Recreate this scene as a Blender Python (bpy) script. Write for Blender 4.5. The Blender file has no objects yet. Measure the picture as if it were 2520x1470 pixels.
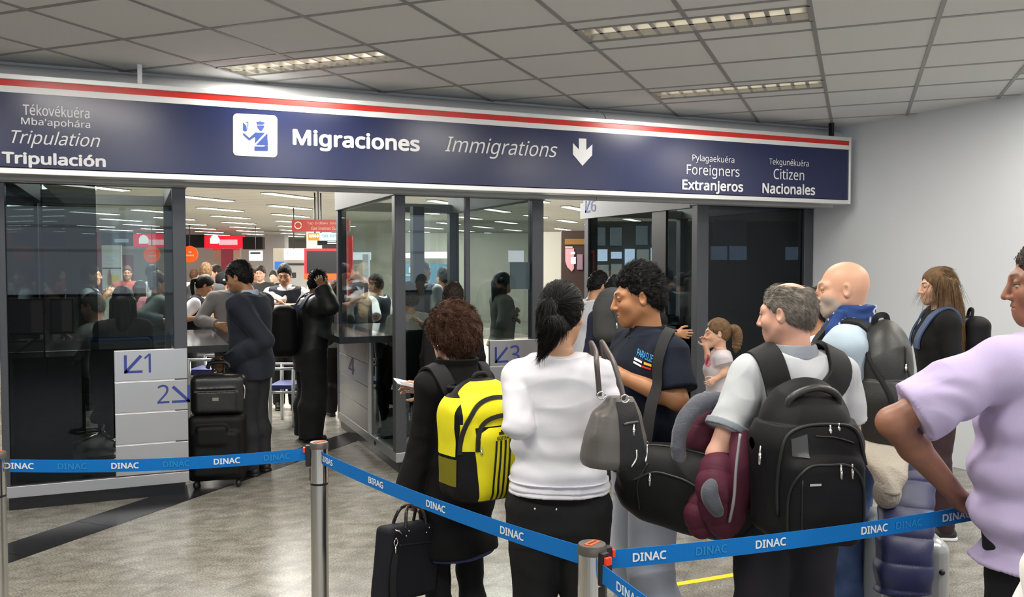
import bpy, bmesh, math, random
import numpy as np
from mathutils import Vector, Matrix
from mathutils.bvhtree import BVHTree

PI = math.pi
sc = bpy.context.scene
COL = sc.collection
rnd = random.Random(7)

# ------------------------------------------------------------------ camera, world, light, exposure
FPX = 2140.8
YAW = math.radians(23.3)
PIT = math.radians(2.18)
CZ = 1.66
cam_d = bpy.data.cameras.new('camera')
cam = bpy.data.objects.new('camera', cam_d)
COL.objects.link(cam)
cam_d.sensor_width = 36.0
cam_d.lens = FPX / 2520.0 * 36.0
cam_d.clip_start = 0.05
cam_d.clip_end = 200
cam.location = (0, 0, CZ)
cam.rotation_euler = (PI / 2 - PIT, 0, -YAW)
sc.camera = cam

world = bpy.data.worlds.new('world')
sc.world = world
world.use_nodes = True
wb = world.node_tree.nodes['Background']
wb.inputs['Color'].default_value = (0.80, 0.90, 1.0, 1)
wb.inputs['Strength'].default_value = 1.4

sc.view_settings.view_transform = 'Standard'
sc.view_settings.look = 'None'
sc.view_settings.gamma = 1.0
sc.view_settings.use_curve_mapping = False
sc.view_settings.exposure = -0.27
sc.cycles.max_bounces = 8
sc.cycles.transparent_max_bounces = 16
sc.cycles.glossy_bounces = 4
sc.cycles.caustics_reflective = False
sc.cycles.caustics_refractive = False
sc.cycles.sample_clamp_indirect = 4.0
sc.cycles.use_denoising = True


def area(name, loc, rot, sx, sy, power, col=(1, 1, 1)):
    d = bpy.data.lights.new(name, 'AREA')
    d.shape = 'RECTANGLE'
    d.size, d.size_y = sx, sy
    d.energy = power
    d.color = col
    o = bpy.data.objects.new(name, d)
    o.location = loc
    o.rotation_euler = rot
    COL.objects.link(o)
    return o


# daylight coming in through the window wall behind the photographer
for i, x in enumerate((-4.2, -1.0, 2.2, 5.0)):
    area('window_daylight', (x, -5.40, 1.95), (PI / 2 + .10, 0, 0), 2.7, 1.7, 32, (0.84, 0.92, 1.0))

# ------------------------------------------------------------------ pixel helpers (photo frame 2520 x 1470)
FWD = Vector((math.sin(YAW) * math.cos(PIT), math.cos(YAW) * math.cos(PIT), -math.sin(PIT)))
RT = Vector((math.cos(YAW), -math.sin(YAW), 0))
UP = RT.cross(FWD)
CAMP = Vector((0, 0, CZ))
FLAT = Vector((math.sin(YAW), math.cos(YAW), 0))


def ray(x, y):
    return FWD + RT * ((x - 1260) / FPX) - UP * ((y - 735) / FPX)


def at(x, y, d):
    return CAMP + ray(x, y) * d


def at_t(x, y, t):
    r = ray(x, y)
    return CAMP + r * (t / r.y)


def at_s(x, y, s):
    r = ray(x, y)
    return CAMP + r * (s / r.x)


def at_z(x, y, z):
    r = ray(x, y)
    return CAMP + r * ((z - CZ) / r.z)


# ------------------------------------------------------------------ materials
MATS = {}


def mat(name, col, rough=0.6, metal=0.0, spec=None, bump=None, var=None, emit=None, sheen=0.0, coat=0.0, sss=0.0, attr=False, aniso=None):
    """bump=(scale, strength[, stretch]); var=(scale, amount) mottles the colour; attr multiplies by the 'Col' attribute"""
    if name in MATS:
        return MATS[name]
    m = bpy.data.materials.new(name)
    m.use_nodes = True
    nt = m.node_tree
    b = nt.nodes['Principled BSDF']
    b.inputs['Base Color'].default_value = (*col, 1)
    b.inputs['Roughness'].default_value = rough
    b.inputs['Metallic'].default_value = metal
    b.inputs['Specular IOR Level'].default_value = (0.16 if bump and rough >= 0.5 and not metal else 0.5) if spec is None else spec
    if sheen:
        b.inputs['Sheen Weight'].default_value = sheen
        b.inputs['Sheen Roughness'].default_value = 0.4
    if coat:
        b.inputs['Coat Weight'].default_value = coat
        b.inputs['Coat Roughness'].default_value = 0.05
    if sss:
        b.inputs['Subsurface Weight'].default_value = sss
        b.inputs['Subsurface Radius'].default_value = (0.012, 0.005, 0.003)
        b.inputs['Subsurface Scale'].default_value = 1.0
    if emit:
        b.inputs['Emission Color'].default_value = (*emit[0], 1)
        b.inputs['Emission Strength'].default_value = emit[1]
    tc = nt.nodes.new('ShaderNodeTexCoord')
    src = None
    if attr:
        a = nt.nodes.new('ShaderNodeAttribute')
        a.attribute_name = 'Col'
        src = a.outputs['Color']
    if var:
        n = nt.nodes.new('ShaderNodeTexNoise')
        n.inputs['Scale'].default_value = var[0]
        n.inputs['Detail'].default_value = 6
        nt.links.new(tc.outputs['Object'], n.inputs['Vector'])
        mr = nt.nodes.new('ShaderNodeMapRange')
        mr.inputs['From Min'].default_value = 0.3
        mr.inputs['From Max'].default_value = 0.7
        mr.inputs['To Min'].default_value = 1 - var[1]
        mr.inputs['To Max'].default_value = 1 + var[1]
        nt.links.new(n.outputs['Fac'], mr.inputs['Value'])
        mx = nt.nodes.new('ShaderNodeMix')
        mx.data_type = 'RGBA'
        mx.blend_type = 'MULTIPLY'
        mx.inputs[0].default_value = 1
        if src:
            nt.links.new(src, mx.inputs[6])
        else:
            mx.inputs[6].default_value = (*col, 1)
        nt.links.new(mr.outputs['Result'], mx.inputs[7])
        src = mx.outputs[2]
    if src:
        nt.links.new(src, b.inputs['Base Color'])
    if bump:
        n = nt.nodes.new('ShaderNodeTexNoise')
        n.inputs['Scale'].default_value = bump[0]
        n.inputs['Detail'].default_value = 4
        if len(bump) > 2:
            mp = nt.nodes.new('ShaderNodeMapping')
            mp.inputs['Scale'].default_value = bump[2]
            nt.links.new(tc.outputs['Object'], mp.inputs['Vector'])
            nt.links.new(mp.outputs['Vector'], n.inputs['Vector'])
        else:
            nt.links.new(tc.outputs['Object'], n.inputs['Vector'])
        bp = nt.nodes.new('ShaderNodeBump')
        bp.inputs['Strength'].default_value = bump[1]
        bp.inputs['Distance'].default_value = 0.004
        nt.links.new(n.outputs['Fac'], bp.inputs['Height'])
        nt.links.new(bp.outputs['Normal'], b.inputs['Normal'])
    MATS[name] = m
    return m


def glass(name, tint, refl=1.0, rough=0.0):
    if name in MATS:
        return MATS[name]
    m = bpy.data.materials.new(name)
    m.use_nodes = True
    nt = m.node_tree
    nt.nodes.clear()
    out = nt.nodes.new('ShaderNodeOutputMaterial')
    tr = nt.nodes.new('ShaderNodeBsdfTransparent')
    tr.inputs['Color'].default_value = (*tint, 1)
    gl = nt.nodes.new('ShaderNodeBsdfGlossy')
    gl.inputs['Roughness'].default_value = rough
    gl.inputs['Color'].default_value = (0.9, 0.95, 1, 1)
    lw = nt.nodes.new('ShaderNodeLayerWeight')
    lw.inputs['Blend'].default_value = 0.5
    pw = nt.nodes.new('ShaderNodeMath')
    pw.operation = 'POWER'
    pw.inputs[1].default_value = 5
    fr = nt.nodes.new('ShaderNodeMath')
    fr.operation = 'MULTIPLY_ADD'
    fr.inputs[1].default_value = 0.96
    fr.inputs[2].default_value = 0.04
    nt.links.new(lw.outputs['Facing'], pw.inputs[0])
    nt.links.new(pw.outputs[0], fr.inputs[0])
    mu = nt.nodes.new('ShaderNodeMath')
    mu.operation = 'MULTIPLY'
    mu.inputs[1].default_value = refl
    mx = nt.nodes.new('ShaderNodeMixShader')
    nt.links.new(fr.outputs[0], mu.inputs[0])
    nt.links.new(mu.outputs[0], mx.inputs[0])
    nt.links.new(tr.outputs[0], mx.inputs[1])
    nt.links.new(gl.outputs[0], mx.inputs[2])
    nt.links.new(mx.outputs[0], out.inputs['Surface'])
    MATS[name] = m
    return m


# ------------------------------------------------------------------ object helpers
def link(o, parent=None, kind=None):
    COL.objects.link(o)
    if parent is not None:
        o.parent = parent
    if kind:
        o['kind'] = kind
    return o


def thing(name, label, cat, loc=(0, 0, 0), rz=0.0, group=None):
    o = bpy.data.objects.new(name, None)
    o.empty_display_size = 0.1
    COL.objects.link(o)
    o.location = loc
    o.rotation_euler = (0, 0, rz)
    return tag(o, label, cat, group)


def tag(o, label, cat, group=None):
    o['label'] = label
    o['category'] = cat
    if group:
        o['group'] = group
    return o


def np_mesh(name, V, polys=None, quads=None, smooth=True):
    me = bpy.data.meshes.new(name)
    V = np.asarray(V, dtype=np.float32)
    if quads is not None:
        Q = np.asarray(quads, dtype=np.int32)
        k = Q.shape[1]
        me.vertices.add(len(V))
        me.vertices.foreach_set('co', V.ravel())
        me.loops.add(Q.size)
        me.loops.foreach_set('vertex_index', Q.ravel())
        me.polygons.add(len(Q))
        me.polygons.foreach_set('loop_start', np.arange(0, Q.size, k, dtype=np.int32))
        me.polygons.foreach_set('loop_total', np.full(len(Q), k, dtype=np.int32))
        me.update(calc_edges=True)
    else:
        me.from_pydata(V.tolist(), [], polys)
        me.update()
    if smooth:
        me.shade_smooth()
    return me


class MB:
    """collects simple solids (world or parent-local coordinates) and links them as one mesh object"""

    def __init__(self):
        self.v = []
        self.f = []

    def add(self, vs, fs, M=None):
        n = len(self.v)
        for p in vs:
            p = Vector(p)
            self.v.append(tuple(M @ p) if M else tuple(p))
        self.f += [tuple(i + n for i in f) for f in fs]
        return self

    def box(self, x0, x1, y0, y1, z0, z1, M=None):
        vs = [(x0, y0, z0), (x1, y0, z0), (x1, y1, z0), (x0, y1, z0), (x0, y0, z1), (x1, y0, z1), (x1, y1, z1), (x0, y1, z1)]
        fs = [(0, 3, 2, 1), (4, 5, 6, 7), (0, 1, 5, 4), (1, 2, 6, 5), (2, 3, 7, 6), (3, 0, 4, 7)]
        return self.add(vs, fs, M)

    def prism(self, pts, d, axis='y', o=0.0, M=None):
        """extrude a polygon given in the two other axes from o to o+d"""
        n = len(pts)
        vs = []
        for k in (o, o + d):
            for a, b in pts:
                vs.append({'x': (k, a, b), 'y': (a, k, b), 'z': (a, b, k)}[axis])
        fs = [tuple(range(n - 1, -1, -1)), tuple(range(n, 2 * n))]
        fs += [(i, (i + 1) % n, n + (i + 1) % n, n + i) for i in range(n)]
        return self.add(vs, fs, M)

    def tube(self, pts, r, n=10, cap=True, rect=None):
        """tube along a polyline; r a number or a list; rect=(w,h) makes a strap instead, w across, h along the given normal"""
        P = [Vector(tuple(p)) for p in pts]
        rs = r if isinstance(r, (list, tuple)) else [r] * len(P)
        t0 = (P[1] - P[0]).normalized()
        ref = Vector((0, 0, 1)) if abs(t0.z) < 0.9 else Vector((1, 0, 0))
        u = t0.cross(ref).normalized()
        base = len(self.v)
        for i, p in enumerate(P):
            t = (P[min(i + 1, len(P) - 1)] - P[max(i - 1, 0)]).normalized()
            u = (u - t * u.dot(t)).normalized()
            w = t.cross(u)
            for k in range(n):
                a = 2 * PI * k / n
                self.v.append(tuple(p + (u * math.cos(a) + w * math.sin(a)) * rs[i]))
        for i in range(len(P) - 1):
            for k in range(n):
                a, b = base + i * n + k, base + i * n + (k + 1) % n
                self.f.append((a, b, b + n, a + n))
        if cap:
            self.f.append(tuple(base + k for k in range(n - 1, -1, -1)))
            self.f.append(tuple(base + (len(P) - 1) * n + k for k in range(n)))
        return self

    def strap(self, pts, nrm, w, h):
        """flat band through pts; nrm a vector or list of face normals"""
        P = [Vector(tuple(p)) for p in pts]
        N = [Vector(nrm)] * len(P) if isinstance(nrm, Vector) or not isinstance(nrm[0], (list, tuple, Vector)) else [Vector(q) for q in nrm]
        ws = w if isinstance(w, (list, tuple)) else [w] * len(P)
        base = len(self.v)
        for i, p in enumerate(P):
            t = (P[min(i + 1, len(P) - 1)] - P[max(i - 1, 0)]).normalized()
            nn = (N[i] - t * N[i].dot(t)).normalized()
            b = t.cross(nn) * ws[i] / 2
            for q in (p - b - nn * h / 2, p + b - nn * h / 2, p + b + nn * h / 2, p - b + nn * h / 2):
                self.v.append(tuple(q))
        for i in range(len(P) - 1):
            for k in range(4):
                a, b = base + i * 4 + k, base + i * 4 + (k + 1) % 4
                self.f.append((a, b, b + 4, a + 4))
        self.f.append((base + 3, base + 2, base + 1, base))
        e = base + (len(P) - 1) * 4
        self.f.append((e, e + 1, e + 2, e + 3))
        return self

    def lathe(self, prof, n=24, M=None):
        vs, fs = [], []
        for r, z in prof:
            for k in range(n):
                a = 2 * PI * k / n
                vs.append((r * math.cos(a), r * math.sin(a), z))
        for i in range(len(prof) - 1):
            for k in range(n):
                a, b = i * n + k, i * n + (k + 1) % n
                fs.append((a, b, b + n, a + n))
        fs.append(tuple(range(n - 1, -1, -1)))
        fs.append(tuple((len(prof) - 1) * n + k for k in range(n)))
        return self.add(vs, fs, M)

    def ball(self, c, r, n=12, sz=None):
        sz = sz or (1, 1, 1)
        prof = [(max(1e-4, math.sin(PI * i / n)), -math.cos(PI * i / n)) for i in range(n + 1)]
        M = Matrix.Translation(Vector(c)) @ Matrix.Diagonal((r * sz[0], r * sz[1], r * sz[2], 1))
        return self.lathe(prof, n * 2, M)

    def build(self, name, m, parent=None, kind=None, smooth=False, bevel=0.0, local=None):
        """local: world location of the parent; vertices are then given in world coordinates"""
        V = np.array(self.v, dtype=np.float32)
        me = np_mesh(name, V, polys=self.f, smooth=smooth)
        if m:
            me.materials.append(m)
        o = bpy.data.objects.new(name, me)
        link(o, parent, kind)
        if parent is not None and local is not None:
            o.matrix_parent_inverse = local.inverted()
        if bevel:
            b = o.modifiers.new('bevel', 'BEVEL')
            b.width = bevel
            b.segments = 2
            b.limit_method = 'ANGLE'
        if smooth == 'auto':
            me.shade_flat()
            try:
                me.set_sharp_from_angle(angle=math.radians(40))
                me.shade_smooth()
                me.set_sharp_from_angle(angle=math.radians(40))
            except Exception:
                pass
        return o


def world_mat(o):
    M = Matrix.Translation(o.location) @ o.rotation_euler.to_matrix().to_4x4()
    if o.parent is not None:
        M = world_mat(o.parent) @ o.matrix_parent_inverse @ M
    return M


def keep(o):
    """parent a world-space mesh to its (already placed) thing without moving it"""
    o.matrix_parent_inverse = world_mat(o.parent).inverted()
    return o


def wpart(mb, name, m, parent, **k):
    """part whose vertices are already in world coordinates"""
    o = mb.build(name, m, parent, **k)
    if parent is not None:
        keep(o)
    return o


# ------------------------------------------------------------------ lettering
_tcache = {}
FONT = None
try:      # the sans-serif that ships with Blender; the built-in face otherwise
    import os
    FONT = bpy.data.fonts.load(os.path.join(bpy.utils.resource_path('LOCAL'), 'datafiles', 'fonts', 'NotoSansHebrew-Regular.woff2'))
except Exception:
    FONT = None


def text_shape(s, bold=0.0, shear=0.0, res=5):
    if bold > 0:
        return embolden(*text_shape(s, 0.0, shear, res), bold)
    k = (s, bold, shear)
    if k in _tcache:
        return _tcache[k]
    cu = bpy.data.curves.new('lettering', 'FONT')
    cu.body = s
    cu.size = 1.0
    if FONT:
        cu.font = FONT
    cu.offset = bold
    cu.shear = shear
    cu.resolution_u = res
    o = bpy.data.objects.new('lettering', cu)
    COL.objects.link(o)
    bpy.context.view_layer.update()
    me = bpy.data.meshes.new_from_object(o)
    V = np.array([(v.co[0], v.co[1], 0.0) for v in me.vertices], dtype=float)
    Fs = [tuple(p.vertices) for p in me.polygons]
    bpy.data.objects.remove(o)
    bpy.data.meshes.remove(me)
    bpy.data.curves.remove(cu)
    _tcache[k] = (V, Fs)
    return V, Fs


def embolden(V, Fs, bold):
    """heavier strokes: copies of the shape shifted around a small circle"""
    if bold <= 0:
        return V, Fs
    VV, FF = [V], list(Fs)
    for k in range(8):
        a = 2 * PI * k / 8
        FF += [tuple(i + len(V) * (k + 1) for i in f) for f in Fs]
        VV.append(V + np.array([bold * math.cos(a), bold * math.sin(a), k + 1.0]))
    return np.concatenate(VV), FF


def text_on(name, s, m, parent, org, ux, uz, x0, x1, z0, z1, bold=0.0, shear=0.0, cap=None):
    """letters filling the rectangle x0..x1, z0..z1 of the frame (org, ux, uz)"""
    V, Fs = text_shape(s, bold, shear)
    lo, hi = V.min(0), V.max(0)
    P = []
    nz = Vector(ux).cross(Vector(uz))
    for x, y, ly in V:
        a = x0 + (x - lo[0]) / (hi[0] - lo[0]) * (x1 - x0)
        b = z0 + (y - lo[1]) / (hi[1] - lo[1]) * (z1 - z0)
        P.append(tuple(Vector(org) + Vector(ux) * a + Vector(uz) * b + nz * (ly * .00012)))
    mb = MB()
    mb.v = P
    mb.f = Fs
    return wpart(mb, name, m, parent)
# ------------------------------------------------------------------ the setting
C45 = math.sqrt(0.5)
CEIL = 2.96
GA, GB = 0.616, 0.6253
GX, GY = -0.2428, 3.2387
T_FAS = 6.43
S_WALL = 6.27


def grid(i, j):
    x, y = GX + i * GA, GY + j * GB
    return x * C45 + y * C45, -x * C45 + y * C45


def floor_material():
    m = bpy.data.materials.new('granite floor')
    m.use_nodes = True
    nt = m.node_tree
    b = nt.nodes['Principled BSDF']
    N = nt.nodes.new
    L = nt.links.new
    tc = N('ShaderNodeTexCoord')
    mp = N('ShaderNodeMapping')
    mp.inputs['Rotation'].default_value = (0, 0, PI / 4)
    L(tc.outputs['Object'], mp.inputs['Vector'])
    sep = N('ShaderNodeSeparateXYZ')
    L(mp.outputs['Vector'], sep.inputs[0])

    def math_(op, a, c=None, d=None):
        n = N('ShaderNodeMath')
        n.operation = op
        for i, q in enumerate((a, c, d)):
            if q is None:
                continue
            if isinstance(q, (int, float)):
                n.inputs[i].default_value = q
            else:
                L(q, n.inputs[i])
        return n.outputs[0]

    TX, TY = 0.62, 1.2
    fx = math_('DIVIDE', math_('ADD', sep.outputs[0], 0.215), TX)
    fy = math_('DIVIDE', sep.outputs[1], TY)
    cx, cy = math_('FLOOR', fx), math_('FLOOR', fy)
    cmb = N('ShaderNodeCombineXYZ')
    L(cx, cmb.inputs[0])
    L(cy, cmb.inputs[1])
    wn = N('ShaderNodeTexWhiteNoise')
    L(cmb.outputs[0], wn.inputs['Vector'])
    # joints
    jx = math_('LESS_THAN', math_('PINGPONG', fx, 0.5), 0.0032)
    jy = math_('LESS_THAN', math_('PINGPONG', fy, 0.5), 0.0016)
    joint = math_('MAXIMUM', jx, jy)
    # mottling and speckle
    n1 = N('ShaderNodeTexNoise')
    n1.inputs['Scale'].default_value = 7
    n1.inputs['Detail'].default_value = 5
    n1.inputs['Distortion'].default_value = 0.5
    mp2 = N('ShaderNodeMapping')
    mp2.inputs['Scale'].default_value = (1.0, 1.5, 1)
    mp2.inputs['Rotation'].default_value = (0, 0, 0.5)
    L(tc.outputs['Object'], mp2.inputs['Vector'])
    L(mp2.outputs['Vector'], n1.inputs['Vector'])
    n2 = N('ShaderNodeTexNoise')
    n2.inputs['Scale'].default_value = 95
    n2.inputs['Detail'].default_value = 3
    L(mp2.outputs['Vector'], n2.inputs['Vector'])
    r1 = N('ShaderNodeValToRGB')
    r1.color_ramp.elements[0].position = 0.32
    r1.color_ramp.elements[0].color = (0.195, 0.182, 0.152, 1)
    r1.color_ramp.elements[1].position = 0.68
    r1.color_ramp.elements[1].color = (0.34, 0.325, 0.285, 1)
    L(n1.outputs['Fac'], r1.inputs[0])
    r2 = N('ShaderNodeMapRange')
    r2.inputs['From Min'].default_value = 0.33
    r2.inputs['From Max'].default_value = 0.67
    r2.inputs['To Min'].default_value = 0.50
    r2.inputs['To Max'].default_value = 1.40
    L(n2.outputs['Fac'], r2.inputs['Value'])
    tone = N('ShaderNodeMapRange')
    tone.inputs['To Min'].default_value = 0.82
    tone.inputs['To Max'].default_value = 1.12
    L(wn.outputs['Value'], tone.inputs['Value'])
    k = math_('MULTIPLY', r2.outputs[0], tone.outputs[0])
    k = math_('MULTIPLY', k, math_('SUBTRACT', 1.0, math_('MULTIPLY', joint, 0.35)))
    mx = N('ShaderNodeMix')
    mx.data_type = 'RGBA'
    mx.blend_type = 'MULTIPLY'
    mx.inputs[0].default_value = 1
    L(r1.outputs[0], mx.inputs[6])
    L(k, mx.inputs[7])
    L(mx.outputs[2], b.inputs['Base Color'])
    b.inputs['Roughness'].default_value = 0.26
    b.inputs['Specular IOR Level'].default_value = 0.38
    bp = N('ShaderNodeBump')
    bp.inputs['Strength'].default_value = 0.05
    bp.inputs['Distance'].default_value = 0.002
    L(n2.outputs['Fac'], bp.inputs['Height'])
    L(bp.outputs[0], b.inputs['Normal'])
    return m


M_white = mat('white paint', (0.78, 0.79, 0.80), 0.55, var=(1.2, 0.02))
M_tile = mat('ceiling tile', (0.78, 0.79, 0.785), 0.85, bump=(260, 0.25))
M_tbar = mat('ceiling grid metal', (0.33, 0.325, 0.32), 0.5, 0.2)
M_alu = mat('brushed aluminium', (0.50, 0.50, 0.52), 0.34, 0.85, bump=(9, 0.10, (60, 1, 60)))
M_alu2 = mat('satin silver', (0.74, 0.74, 0.74), 0.38, 0.45)
M_dark_alu = mat('grey anodised post', (0.075, 0.078, 0.09), 0.42, 0.4)
M_plinth = mat('black stone plinth', (0.010, 0.010, 0.012), 0.18)
M_black = mat('black plastic', (0.012, 0.012, 0.013), 0.42)
M_blackm = mat('black metal', (0.02, 0.02, 0.022), 0.3, 0.4)
M_chrome = mat('polished steel', (0.72, 0.70, 0.68), 0.14, 1.0)
M_chrome_b = mat('brushed steel tube', (0.58, 0.57, 0.55), 0.26, 1.0, bump=(6, 0.08, (80, 80, 1)))

fl = MB().box(-14, 30, -5.5, 46, -0.1, 0).build('floor', floor_material(), kind='structure')
# dark granite band let into the floor on the diagonal
band = MB()
for k in range(-10, 60):
    a0, a1 = 3.55 + k * 0.615, 3.55 + (k + 1) * 0.615 - 0.004
    if a1 < 1.2 or a0 > 9.2:
        continue
    vs = []
    for (a, w) in ((a0, 0.0), (a1, 0.0), (a1, 0.315), (a0, 0.315)):
        # a runs along (1,1), w across towards (-1,1)
        o = Vector((0, 6.19, 0)) + Vector((C45, C45, 0)) * (a - 4.4) + Vector((-C45, C45, 0)) * w
        vs.append((o.x, o.y, 0.002))
    band.add(vs + [(x, y, -0.01) for x, y, z in vs], [(0, 1, 2, 3), (0, 4, 5, 1), (1, 5, 6, 2), (2, 6, 7, 3), (3, 7, 4, 0)])
band.build('floor_band', mat('black granite', (0.018, 0.018, 0.02), 0.2, var=(60, 0.4)), kind='structure')

# queue markings taped to the floor
ym = MB()
for (p, q, w) in (((2.45, 3.72), (3.02, 3.74), 0.05),):
    a, b = at_z(1655, 1441, 0.0), at_z(1800, 1417, 0.0)
    d = (b - a).normalized()
    n = Vector((-d.y, d.x, 0)) * 0.022
    a -= d * 0.1
    b += d * 0.25
    ym.add([a - n, b - n, b + n, a + n] + [v + Vector((0, 0, 0.0025)) for v in (a - n, b - n, b + n, a + n)],
           [(4, 5, 6, 7), (0, 1, 5, 4), (1, 2, 6, 5), (2, 3, 7, 6), (3, 0, 4, 7)])
o = ym.build('floor_tape', mat('yellow tape', (0.85, 0.70, 0.03), 0.5))
tag(o, 'yellow strip of tape stuck to the granite floor between legs', 'floor tape')
a, b = at_z(2022, 1460, 0.0), at_z(2060, 1480, 0.0)
d = (b - a).normalized()
n = Vector((-d.y, d.x, 0)) * 0.05
b += d * 0.2
o = MB().add([a - n, b - n, b + n, a + n] + [v + Vector((0, 0, 0.0025)) for v in (a - n, b - n, b + n, a + n)],
             [(4, 5, 6, 7), (0, 1, 5, 4), (1, 2, 6, 5), (2, 3, 7, 6), (3, 0, 4, 7)]).build('floor_sticker', mat('green tape', (0.12, 0.62, 0.05), 0.5))
tag(o, 'bright green sticker on the floor at the bottom edge of the photo', 'floor sticker')

# ceiling of the queue hall: tiles on a grid turned 45 degrees to the sign
FIX = [(-2, 2), (-2, 5), (-6, 2), (2, 5), (2, 2), (-6, -1), (-2, -1), (2, -1), (-2, -4), (2, -4), (-6, -4), (-10, 2), (-10, -1), (6, 2), (2, 8)]
FIX_CELLS = {}
for (i, j) in FIX:
    FIX_CELLS[(i, j)] = 1
    FIX_CELLS[(i + 1, j)] = 1
F0, F1 = 0.22, 0.70       # fixture strip inside its row of tiles


def clip_bm(bm):
    for co, no in (((0, T_FAS, 0), (0, 1, 0)), ((S_WALL, 0, 0), (1, 0, 0)), ((0, -5.5, 0), (0, -1, 0)), ((-9, 0, 0), (-1, 0, 0))):
        geom = bm.verts[:] + bm.edges[:] + bm.faces[:]
        bmesh.ops.bisect_plane(bm, geom=geom, plane_co=co, plane_no=no, clear_outer=True)


def bm_obj(bm, name, m, parent=None, kind=None):
    me = bpy.data.meshes.new(name)
    bm.to_mesh(me)
    bm.free()
    me.materials.append(m)
    o = bpy.data.objects.new(name, me)
    return link(o, parent, kind)


bm = bmesh.new()


def cell(i0, i1, j0, j1, z):
    vs = [bm.verts.new((*grid(i, j), z)) for i, j in ((i0, j0), (i0, j1), (i1, j1), (i1, j0))]
    bm.faces.new(vs)


for i in range(-22, 16):
    for j in range(-16, 16):
        if (i, j) in FIX_CELLS:
            cell(i, i + 1, j, j + F0, CEIL)
            cell(i, i + 1, j + F1, j + 1, CEIL)
        else:
            cell(i, i + 1, j, j + 1, CEIL)
clip_bm(bm)
ceil = bm_obj(bm, 'ceiling', M_tile, kind='structure')
bm = bmesh.new()


def bar(p, q, w, z0, z1):
    p, q = Vector((*p, 0)), Vector((*q, 0))
    d = (q - p).normalized()
    n = Vector((-d.y, d.x, 0)) * w / 2
    lo = [bm.verts.new((v.x, v.y, z0)) for v in (p - n, q - n, q + n, p + n)]
    hi = [bm.verts.new((v.x, v.y, z1)) for v in (p - n, q - n, q + n, p + n)]
    bm.faces.new(lo[::-1])
    for k in range(4):
        bm.faces.new((lo[k], lo[(k + 1) % 4], hi[(k + 1) % 4], hi[k]))


for i in range(-22, 17):
    runs = []
    j0 = -16
    cuts = sorted(j for (a, j) in FIX if a + 1 == i)
    for c in cuts:
        bar(grid(i, j0), grid(i, c + F0), 0.024, CEIL - 0.005, CEIL + 0.0)
        j0 = c + F1
    bar(grid(i, j0), grid(i, 16), 0.024, CEIL - 0.005, CEIL + 0.0)
for j in range(-16, 17):
    bar(grid(-22, j), grid(16, j), 0.024, CEIL - 0.0045, CEIL + 0.0)
clip_bm(bm)
bm_obj(bm, 'ceiling_grid', M_tbar, parent=ceil, kind='structure')

# walls
MB().box(S_WALL, S_WALL + 0.15, -5.5, 6.72, 0, 3.3).build('wall_right', mat('white wall paint', (0.74, 0.77, 0.81), 0.55, var=(1.2, 0.02)), kind='structure')
MB().prism([(6.092, 6.66), (S_WALL - .001, 2.2), (S_WALL + .15, 2.2), (S_WALL + .15, 6.74), (6.092, 6.74)], CEIL, 'z', 0).build('wall_return', mat('white wall paint', (0.74, 0.77, 0.81)), kind='structure')
MB().box(-9.15, -9.0, -5.5, 46, 0, 3.3).build('wall_left', M_white, kind='structure')
wr = MB()
wr.box(-9, S_WALL, -5.65, -5.5, 0, 1.05)
wr.box(-9, S_WALL, -5.65, -5.5, 2.82, 3.3)
wr.build('wall_rear', M_white, kind='structure')
M_mull = mat('dark window frame', (0.03, 0.03, 0.035), 0.4, 0.3)
wf = MB()
for k in range(8):
    x = -8.9 + k * 2.16
    wf.box(x - 0.06, x + 0.06, -5.62, -5.48, 1.05, 2.82)
for z in (1.08, 1.95, 2.42, 2.79):
    wf.box(-9, S_WALL, -5.6, -5.5, z - 0.03, z + 0.03)
wf.build('window_1', M_mull, kind='structure')

# rounded bulkhead above the sign closing the gap to the ceiling
prof = [(T_FAS, CEIL + 0.3), (T_FAS - 0.0, CEIL)]
for k in range(0, 11):
    a = PI / 2 * k / 10
    prof.append((T_FAS - 0.16 * math.sin(a), CEIL - 0.02 - 0.13 * (1 - math.cos(a))))
prof += [(T_FAS - 0.16, CEIL - 0.32), (T_FAS + 0.0, CEIL - 0.32), (T_FAS, CEIL - 0.75), (T_FAS + 0.12, CEIL - 0.75), (T_FAS + 0.12, CEIL + 0.3)]
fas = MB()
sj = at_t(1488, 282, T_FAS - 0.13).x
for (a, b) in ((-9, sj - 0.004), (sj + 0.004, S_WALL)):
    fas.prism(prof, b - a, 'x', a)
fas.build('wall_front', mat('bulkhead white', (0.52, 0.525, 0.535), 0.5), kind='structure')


# ------------------------------------------------------------------ recessed ceiling lights
M_refl = mat('louvre reflector', (0.80, 0.77, 0.68), 0.30, 0.6)
M_tube = mat('fluorescent tube', (1, 1, 1), 0.4, emit=((1.0, 0.95, 0.86), 5.0))
M_tube_dim = mat('fluorescent tube dim', (0.9, 0.88, 0.8), 0.4, emit=((1.0, 0.93, 0.80), 2.2))
M_frame = mat('fixture frame grey', (0.30, 0.30, 0.29), 0.4)


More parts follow.
